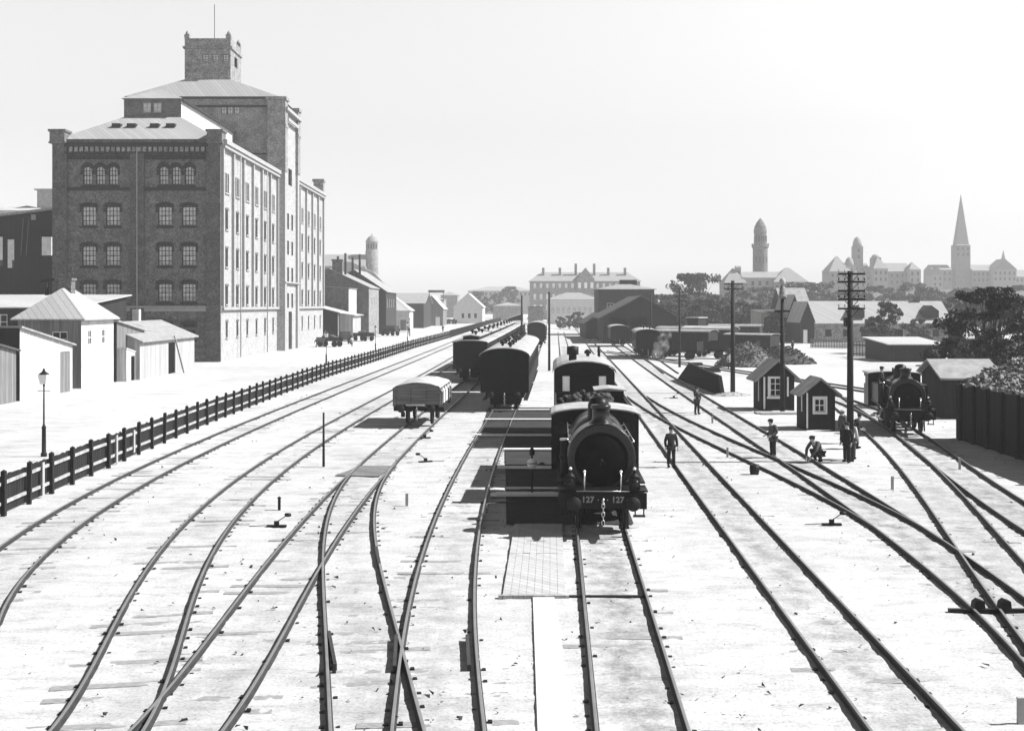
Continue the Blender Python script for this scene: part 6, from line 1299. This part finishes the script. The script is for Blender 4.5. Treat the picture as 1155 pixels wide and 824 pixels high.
def horse(label, px, py, rz):
    x, y = gp(px, py); m_ = bpy.data.meshes.new('horse')
    # skeleton: trunk, neck, head, four legs with hock and knee, tail  (faces -y)
    V = [(0, .55, 1.25, .30), (0, .2, 1.22, .32), (0, -.25, 1.2, .31), (0, -.6, 1.28, .27), (0, -.85, 1.55, .17), (0, -1.05, 1.85, .13), (0, -1.3, 1.78, .10), (0, -1.5, 1.6, .07)]
    E = [(i, i + 1) for i in range(7)]
    for s in (-1, 1):
        b = len(V); V += [(s * .17, .6, 1.0, .17), (s * .18, .48, .72, .10), (s * .18, .68, .42, .06), (s * .18, .62, .08, .06)]; E += [(0, b), (b, b + 1), (b + 1, b + 2), (b + 2, b + 3)]
        b = len(V); V += [(s * .16, -.5, .95, .13), (s * .16, -.52, .5, .07), (s * .16, -.5, .08, .06)]; E += [(3, b), (b, b + 1), (b + 1, b + 2)]
    b = len(V); V += [(0, .85, 1.2, .05), (0, .98, .7, .06)]; E += [(0, b), (b, b + 1)]
    m_.from_pydata([v[:3] for v in V], E, []); m_.skin_vertices.new(name='') if hasattr(m_.skin_vertices, 'new') else None
    o = bpy.data.objects.new('horse', m_); C.objects.link(o); md = o.modifiers.new('skin', 'SKIN')
    if not m_.skin_vertices: bpy.context.view_layer.update()
    for i, v in enumerate(V): m_.skin_vertices[0].data[i].radius = (v[3], v[3])
    m_.skin_vertices[0].data[1].use_root = True
    sd_ = o.modifiers.new('sub', 'SUBSURF'); sd_.levels = 1; sd_.render_levels = 1; m_.materials.append(MT['horse']); o.location = (x, y, .02); o.rotation_euler.z = rz; tag(o, label, 'horse', 'horses on the street'); return o
# ================================================================== people
def skinned(name, V, E, root, m_, parent=None, lv=2):
    me = bpy.data.meshes.new(name); me.from_pydata([v[:3] for v in V], E, [])
    o = bpy.data.objects.new(name, me); C.objects.link(o); o.modifiers.new('skin', 'SKIN')
    sv = me.skin_vertices[0].data if me.skin_vertices else None
    if sv is None: raise RuntimeError('no skin layer')
    for i, v in enumerate(V): r = v[3]; sv[i].radius = (r, r) if not hasattr(r, '__len__') else tuple(r)
    sv[root].use_root = True; sb = o.modifiers.new('sub', 'SUBSURF'); sb.levels = lv; sb.render_levels = lv; me.materials.append(MT[m_]); me.polygons.foreach_set('use_smooth', [True] * len(me.polygons))
    if parent: o.parent = parent
    return o
def person(label, x, y, rz=0, pose='stand', z=0.02, top='cloth_dark', legs='cloth_dark', cap='cloth_dark', group=None, s=1.0):
    """faces local -y. body is one mesh; jacket, trousers, cap, boots are clothing children"""
    t = thing('person', label, 'person', (x, y, z), rz, group); t.scale = (s, s, s)
    hip, kneeL, kneeR, ankL, ankR = (0, 0, .92), (-.11, -.02, .50), (.11, -.02, .50), (-.13, .02, .09), (.13, .0, .09)
    chest, neck, head = (0, 0, 1.36), (0, .01, 1.50), (0, -.02, 1.64)
    shL, shR = (-.19, 0, 1.42), (.19, 0, 1.42); elL, elR = (-.27, .03, 1.13), (.27, .03, 1.13); haL, haR = (-.27, -.08, .88), (.27, -.08, .88)
    if pose == 'walk': kneeL, ankL = (-.1, -.18, .52), (-.11, -.26, .1); kneeR, ankR = (.1, .08, .5), (.11, .34, .13); haL, haR = (-.25, .12, .92), (.27, -.26, .95)
    if pose == 'pockets': elL, elR = (-.33, .08, 1.15), (.33, .08, 1.15); haL, haR = (-.2, -.06, .95), (.2, -.06, .95)
    if pose == 'lean': chest, neck, head = (.0, -.06, 1.34), (.02, -.12, 1.47), (.03, -.16, 1.60); haL, haR = (-.18, -.28, 1.0), (.2, -.28, 1.0)
    if pose == 'hands_up': elL, haL = (-.28, -.12, 1.2), (-.10, -.26, 1.38); haR = (.18, -.2, 1.0)
    if pose == 'crouch':
        hip = (0, .12, .38); chest, neck, head = (0, -.18, .72), (0, -.28, .82), (0, -.38, .92); shL, shR = (-.19, -.2, .78), (.19, -.2, .78)
        kneeL, kneeR = (-.17, -.28, .50), (.17, -.30, .48); ankL, ankR = (-.14, .02, .09), (.14, .0, .09); elL, elR = (-.24, -.42, .52), (.24, -.42, .52); haL, haR = (-.12, -.58, .22), (.10, -.60, .2)
    if pose == 'sit':
        hip = (0, 0, .5); chest, neck, head = (0, -.02, .95), (0, -.01, 1.08), (0, -.03, 1.22); shL, shR = (-.19, 0, 1.0), (.19, 0, 1.0); kneeL, kneeR = (-.13, -.42, .5), (.13, -.42, .5); ankL, ankR = (-.13, -.45, .1), (.13, -.45, .1); elL, elR = (-.25, -.05, .72), (.25, -.05, .72); haL, haR = (-.15, -.35, .62), (.15, -.35, .62)
    mid = tuple((a + b) / 2 for a, b in zip(hip, chest)); hL = (hip[0] - .10, hip[1], hip[2] - .05); hR = (hip[0] + .10, hip[1], hip[2] - .05)
    V = [(*hip, .14), (*mid, .12), (*chest, .14), (*neck, .055), (head[0], head[1], head[2] - .05, .075), (head[0], head[1], head[2] + .05, .085),
         (*shL, .06), (*elL, .045), (*haL, .03), (*shR, .06), (*elR, .045), (*haR, .03), (*hL, .09), (*kneeL, .06), (*ankL, .04), (*hR, .09), (*kneeR, .06), (*ankR, .04)]
    E = [(0, 1), (1, 2), (2, 3), (3, 4), (4, 5), (2, 6), (6, 7), (7, 8), (2, 9), (9, 10), (10, 11), (0, 12), (12, 13), (13, 14), (0, 15), (15, 16), (16, 17)]
    # hands: palm, thumb and four fingers rooted in the palm
    for hnd, el, sg in ((8, elL, 1), (11, elR, -1)):
        w_ = Vector(V[hnd][:3]); d = (w_ - Vector(el)).normalized(); sd_ = d.cross(Vector((0, 1, 0.2))).normalized() * sg; n_ = d.cross(sd_)
        p = len(V); pm_ = w_ + d * .07; V.append((*pm_, .032)); E.append((hnd, p))
        for k, (o_, l_) in enumerate(((-.026, .065), (-.009, .08), (.009, .075), (.026, .06))):
            a = pm_ + sd_ * o_ + d * .03; b_ = a + d * l_ * .5 + n_ * .012; c = b_ + d * l_ * .4 + n_ * .03; q = len(V); V += [(*a, .009), (*b_, .009), (*c, .007)]; E += [(p, q), (q, q + 1), (q + 1, q + 2)]
        a = w_ + d * .035 - sd_ * .03; b_ = a + d * .04 - sd_ * .025; q = len(V); V += [(*a, .011), (*b_, .009)]; E += [(hnd, q), (q, q + 1)]
    # nose and ears as small extra joints of the head
    hx, hy, hz_ = head
    q = len(V); V += [(hx, hy - .095, hz_ - .005, .014)]; E += [(4, q)]
    for s_ in (-1, 1): q = len(V); V += [(hx + s_ * .088, hy + .01, hz_, .014)]; E += [(4, q)]
    skinned('body', V, E, 0, 'skin', t)
    Vj = [(*hip, .17), (*mid, .155), (*chest, .175), (neck[0], neck[1], neck[2] - .03, .085), (*shL, .085), (*elL, .068), tuple(Vector(haL) * .93 + Vector(elL) * .07) + (.052,), (*shR, .085), (*elR, .068), tuple(Vector(haR) * .93 + Vector(elR) * .07) + (.052,), (hip[0], hip[1] + .0, hip[2] - (.12 if pose not in ('crouch', 'sit') else .02), .175)]
    skinned('jacket', Vj, [(0, 1), (1, 2), (2, 3), (2, 4), (4, 5), (5, 6), (2, 7), (7, 8), (8, 9), (0, 10)], 0, top, t)
    Vt = [(*hip, .15), (*hL, .115), (*kneeL, .085), (*ankL, .075), (*hR, .115), (*kneeR, .085), (*ankR, .075)]
    skinned('trousers', Vt, [(0, 1), (1, 2), (2, 3), (0, 4), (4, 5), (5, 6)], 0, legs, t)
    for a in (ankL, ankR): m = MB(); m.ball((a[0], a[1] - .06, a[2] - .035), .1, 8, (.55, 1.5, .55)); m.build('boot', 'black_matt', t)
    m = MB(); m.lathe([(.105, 0), (.115, .03), (.125, .07), (.09, .10), (.001, .115)], (hx, hy + .01, hz_ + .045), 14); m.ball((hx, hy - .10, hz_ + .055), .09, 8, (1, .9, .14)); m.build('cap', cap, t)
    m = MB(); m.ball((hx, hy + .025, hz_ + .02), .098, 8, (1, .9, 1)); m.build('hair', 'bark', t)
    return t
def pp(px, py, z=0.0): return gp(px, py, z)
x, y = pp(757, 527); person('man in a dark coat and cap standing alone right of the large locomotive', x, y, .2, 'stand', s=.98)
x, y = pp(786, 467.5); person('man in dark clothes by the timber ramp, hands raised to his chest', x, y, .5, 'hands_up', s=1.0)
x, y = pp(872, 516); person('man in work clothes stepping over the crossover rails left of the huts', x, y, -1.2, 'lean', top='cloth_mid', s=1.02)
x, y = pp(923, 521); person('man crouching beside the rail in front of the smaller hut', x, y, -.95, 'crouch', top='cloth_mid', s=1.12)
x, y = pp(955.5, 520.5); person('man in dark clothes leaning on the telegraph pole', x - .1, y - .35, -.9, 'stand', s=1.0)
x, y = pp(961.5, 519); person('man in a pale shirt standing behind the telegraph pole', x + .05, y + .3, 2.4, 'stand', top='cloth_pale', legs='cloth_mid', s=1.0)
x, y = pp(966, 506); person('man in dark clothes beside the wheels of the smaller locomotive', x, y, 1.0, 'lean', s=.98)
x, y = pp(957, 500); person('man in a pale cap by the rear of the smaller locomotive', x - .3, y, 2.0, 'stand', top='cloth_mid', cap='cloth_pale', s=.95)
x, y = pp(823, 416.5); person('distant man in a pale shirt standing just left of the black pole', x, y, 0, 'stand', top='cloth_pale', s=1.0)
x, y = pp(769, 372); 
l2l = l2.matrix_world if False else None
a = l2.rotation_euler.z; lx, ly = l2.location.x, l2.location.y
def loc2(dx, dy): return (lx + dx * math.cos(a) - dy * math.sin(a), ly + dx * math.sin(a) + dy * math.cos(a))
x, y = loc2(-1.15, 2.6); person('man sitting on the side tank of the smaller locomotive by its chimney', x, y, a + 1.2, 'sit', z=.142 + 2.45 - .35, s=1.0)
for px, py, lab, tp, ps in ((397, 391, 'man in a pale shirt walking behind the first horse cart', 'cloth_pale', 'walk'), (367.5, 384, 'man in white standing on the first cart bed', 'cloth_pale', 'stand'), (499.5, 374, 'lone man in dark clothes standing by the fence far along the street', 'cloth_dark', 'stand'), (461.5, 377, 'dark clad man walking near the white fronted store', 'cloth_dark', 'walk'),
                            (874, 395.5, 'tiny man on the sunlit ground beyond the black heap, left one', 'cloth_dark', 'stand'), (894, 396, 'tiny man on the sunlit ground beyond the black heap, right one', 'cloth_dark', 'stand'), (642.5, 371.5, 'tiny far figure between the far tracks', 'cloth_dark', 'stand')):
    x, y = gp(px, py) if 'cart bed' not in lab else (X(367.5, 193), 193.0); person(lab, x, y, rnd.uniform(-3, 3), ps, top=tp, z=.02 if 'cart bed' not in lab else 1.08)
cart('nearest horse cart with a dark boxy load, standing past the end of the brick warehouse', 372, 391, 1.2, 'sacks', 4.2)
cart('small covered handcart with a pale canvas box beside the nearest horse cart', 389, 388, .4, 'box', 2.4)
cart('second horse cart with a rounded dark load, before the grey cart shed', 410, 384.5, .9, 'sacks', 4.0)
cart('third cart piled high, in front of the small white fronted store', 440, 378.5, 1.0, 'box', 4.4)
cart('far cart with a low dark load beside the small dark store', 509, 365.5, 1.1, 'sacks', 4.0)
cart('farthest cart near the end of the street', 530, 363, .8, 'box', 4.0)
for px, py, rz, lab in ((361, 392, 1.5, 'dark horse harnessed to the nearest cart'), (418, 383.5, -1.7, 'dark horse in front of the second cart'), (525.5, 362.5, -.4, 'far horse near the end of the street')):
    horse(lab, px, py, rz)
# ================================================================== trees
def tree_mesh(seed, n_clump, leaves, h, cr, trunk_h, leafsz, m_='leaf', airy=0.0, flat=1.0, cs=(.20, .36)):
    r = random.Random(seed); rn = np.random.RandomState(seed)
    tb = MB(); tb.tube((0, 0, -.3), (0, 0, trunk_h), .045 * h * .5 + .05, .022 * h * .5 + .03, 8)
    cl = []
    for i in range(n_clump):
        a = r.uniform(0, 2 * math.pi); u_ = r.random() ** .5; z = trunk_h * .75 + (h - trunk_h * .75) * r.random() ** .85; k = (z - trunk_h * .7) / (h - trunk_h * .7)
        rad = cr * math.sqrt(max(.05, 1 - (2 * k - .85) ** 2 * .75)) * u_; rs = cr * r.uniform(*cs) * (1 - .35 * k)
        cl.append((rad * math.cos(a), rad * math.sin(a), min(z, h - rs * .7), rs))
    for c in cl[::2]: tb.tube((0, 0, trunk_h * r.uniform(.6, 1.0)), (c[0] * .9, c[1] * .9, c[2] - c[3] * .3), .018 * h * .4 + .02, .015, 5, caps=False)
    tm = tb.build('trunk', 'bark'); 
    P = []; per = leaves // n_clump
    for x, y, z, rs in cl:
        d = rn.normal(size=(per, 3)); d /= np.linalg.norm(d, axis=1)[:, None]; q = rs * (rn.rand(per) ** (.45 + airy))[:, None]; P.append(np.array([x, y, z]) + d * q * np.array([1.15, 1.15, .75 * flat]))
    P = np.concatenate(P); n = len(P); a = rn.normal(size=(n, 3)); a /= np.linalg.norm(a, axis=1)[:, None]; b = np.cross(a, rn.normal(size=(n, 3))); b /= np.linalg.norm(b, axis=1)[:, None]
    sz = leafsz * (.4 + 1.3 * rn.rand(n) ** 1.5)[:, None]; a *= sz; b *= sz * .7
    co = np.stack([P - a, P + b * .9, P + a, P - b * .9], 1).reshape(-1, 3).astype(np.float32)
    me = bpy.data.meshes.new('crown'); me.vertices.add(len(co)); me.vertices.foreach_set('co', co.ravel()); me.loops.add(len(co)); me.loops.foreach_set('vertex_index', np.arange(len(co), dtype=np.int32)); me.polygons.add(n); me.polygons.foreach_set('loop_start', np.arange(0, 4 * n, 4, dtype=np.int32)); me.update(); me.validate(); me.materials.append(MT[m_])
    d = tm.data; bpy.data.objects.remove(tm); return d, me
def plant_tree(label, tm, x, y, z=0, rz=0, s=1.0, name='broadleaf_tree', group=None):
    t = thing(name, label, 'tree', (x, y, z), rz, group); t.scale = s if hasattr(s, '__len__') else (s, s, s)
    for nm, d in (('trunk', tm[0]), ('crown', tm[1])): o = bpy.data.objects.new(nm, d); C.objects.link(o); o.parent = t
    return t
TA = tree_mesh(1, 95, 21000, 9.5, 4.5, 2.4, .12, 'leaf', cs=(.13, .25))
plant_tree('large dark broadleaf tree at the right edge beyond the coal stage', TA, X(1116, 80), 80, s=(.88, .95, .87), name='broadleaf_tree')
TB = tree_mesh(2, 48, 8500, 7.2, 3.2, 1.8, .13, 'leaf', cs=(.14, .28))
plant_tree('loose leafy tree standing before the long barrack, right of the telegraph pole', TB, X(1000, 168), 168, rz=1, s=(.85, .85, 1.05))
plant_tree('second dark tree at the right edge, behind the large broadleaf tree', TB, X(1152, 128), 128, rz=2, s=(1.2, 1.2, .95))
MIDG = 'trees in the town beyond the yard'
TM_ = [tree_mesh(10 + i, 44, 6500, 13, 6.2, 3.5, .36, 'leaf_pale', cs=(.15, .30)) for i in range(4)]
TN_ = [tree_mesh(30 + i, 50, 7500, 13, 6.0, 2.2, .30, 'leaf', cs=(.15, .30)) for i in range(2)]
TF = tree_mesh(20, 34, 6000, 12, 8.0, 6.0, .34, 'leaf', .1, .7)
plant_tree('tall flat crowned tree with sky showing through, left end of the town trees', TF, X(788, 330), 330, s=(1.0, 1.0, 1.38), group=MIDG)
spots = [(748, 300, 1.0, 'small bushy tree just above the engine shed roof'), (768, 310, 1.05, 'round tree right of the engine shed gable'), (782, 320, 1.0, 'dark tree under the flat crowned tree'), (803, 300, 1.0, 'dark tree behind the goods vans'),
         (822, 320, .98, 'dark tree left of the black pole, below the round tower'), (838, 345, 1.15, 'tree directly below the round tower'), (858, 370, 1.3, 'tree hiding the foot of the round tower'), (874, 330, .8, 'tree behind the lamp pole'),
         (893, 400, 1.5, 'pale tree right of the lamp pole'), (912, 380, 1.45, 'pale tree above the narrow barns'), (930, 420, 1.5, 'tree before the castle-like building, left'), (949, 390, 1.2, 'tree above the barrack roof left of the telegraph pole'),
         (972, 400, 1.2, 'tree above the barrack roof just right of the telegraph pole'), (990, 420, 1.35, 'tree below the castle-like building, middle'), (1010, 380, 1.15, 'tree below the castle-like building, right'), (1030, 430, 1.45, 'pale tree between the castle-like building and the church'),
         (1048, 400, 1.3, 'tree left of the spired church foot'), (1066, 380, 1.15, 'tree below the church spire, left'), (1086, 420, 1.25, 'tree below the church spire, right'), (1108, 400, 1.3, 'tree below the church nave'), (1130, 380, 1.2, 'tree below the stepped church gables'), (1150, 400, 1.35, 'tree at the right edge on the slope'),
         (604, 400, .5, 'small hazy tree left of the low white block'), (652, 330, .42, 'small round bush at the end of the middle tracks'), (668, 320, .34, 'low bush beside the dark canopy'), (632, 340, .3, 'low round bush left of the small round bush at the end of the tracks'), (641, 345, .32, 'low bush between the two poles at the end of the tracks'), (540, 560, 1.0, 'faint tree left of the faint low grey house'), (575, 640, 1.2, 'faint broad tree before the flat block on the horizon'), (560, 600, .9, 'faint tree in the haze at the end of the street')]
for i, (px, D, s, lab) in enumerate(spots):
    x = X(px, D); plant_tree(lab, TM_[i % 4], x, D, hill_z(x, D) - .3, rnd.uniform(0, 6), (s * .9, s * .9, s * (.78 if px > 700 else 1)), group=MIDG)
near_spots = [(986, 205, .42, 'small dark tree at the barrack wall, left of the loose leafy tree'), (1036, 205, .40, 'small dark tree at the barrack wall, right of the loose leafy tree'), (876, 225, .5, 'dark tree between the lamp pole and the timber store'), (752, 252, .62, 'low dark tree just right of the engine shed eaves'), (775, 258, .7, 'dark tree behind the thin pole by the engine shed'), (796, 250, .72, 'dark tree above the first goods vans'), (815, 262, .7, 'dark tree directly left of the black pole'), (836, 255, .66, 'dark tree directly right of the black pole'), (852, 268, .62, 'dark tree above the pale timber store'),
               (937, 260, .66, 'dark tree behind the barrack roof ridge, left'), (1030, 262, .7, 'dark tree behind the barrack roof ridge, right'), (1085, 240, .8, 'dark tree beyond the right end of the barrack'), (1110, 215, .7, 'dark tree behind the large broadleaf tree')]
for i, (px, D, s, lab) in enumerate(near_spots):
    x = X(px, D); plant_tree(lab, TN_[i % 2], x, D, -.2, rnd.uniform(0, 6), (s * 1.0, s * 1.0, s * .92), group=MIDG)
# ================================================================== drifting steam by the coach at the engine shed
def steam(name, label, c, r_, dens, rz=0):
    m = MB(); m.ball((0, 0, 0), 1.0, 12, r_); o = m.build(name, 'white', None, c); o.rotation_euler = (0, R(rz), 0); o.data.materials.clear()
    q = bpy.data.materials.new(name); q.use_nodes = True; n = q.node_tree; n.nodes.clear(); v = n.nodes.new('ShaderNodeVolumePrincipled'); out = n.nodes.new('ShaderNodeOutputMaterial')
    tc = n.nodes.new('ShaderNodeTexCoord'); ns = n.nodes.new('ShaderNodeTexNoise'); ns.inputs['Scale'].default_value = 1.6; ns.inputs['Detail'].default_value = 5; rp = n.nodes.new('ShaderNodeMapRange'); rp.inputs['From Min'].default_value = .48; rp.inputs['From Max'].default_value = .75; rp.inputs['To Max'].default_value = dens
    n.links.new(tc.outputs['Object'], ns.inputs[0]); n.links.new(ns.outputs[0], rp.inputs[0]); n.links.new(rp.outputs[0], v.inputs['Density']); v.inputs['Color'].default_value = (.9, .9, .9, 1); n.links.new(v.outputs[0], out.inputs['Volume'])
    o.data.materials.append(q); tag(o, label, 'steam', kind='stuff'); return o
steam('steam_cloud', 'wisp of steam drifting beside the coach at the engine shed', (X(746, 135), 135, 2.3), (.95, 1.0, 2.4), .45, 22)
# ================================================================== the air
m = MB(); m.box(-2300, 2300, -300, 2700, -2.2, 112)
hz_o = m.build('haze', 'white'); hz_o.data.materials.clear(); hm = bpy.data.materials.new('haze_air'); hm.use_nodes = True; n = hm.node_tree; n.nodes.clear()
pv = n.nodes.new('ShaderNodeVolumePrincipled'); ho = n.nodes.new('ShaderNodeOutputMaterial'); n.links.new(pv.outputs[0], ho.inputs['Volume'])
pv.inputs['Color'].default_value = (.78, .78, .78, 1); pv.inputs['Density'].default_value = .0004; pv.inputs['Anisotropy'].default_value = 0
hz_o.data.materials.append(hm); hz_o['kind'] = 'stuff'; hz_o.display_type = 'WIRE'
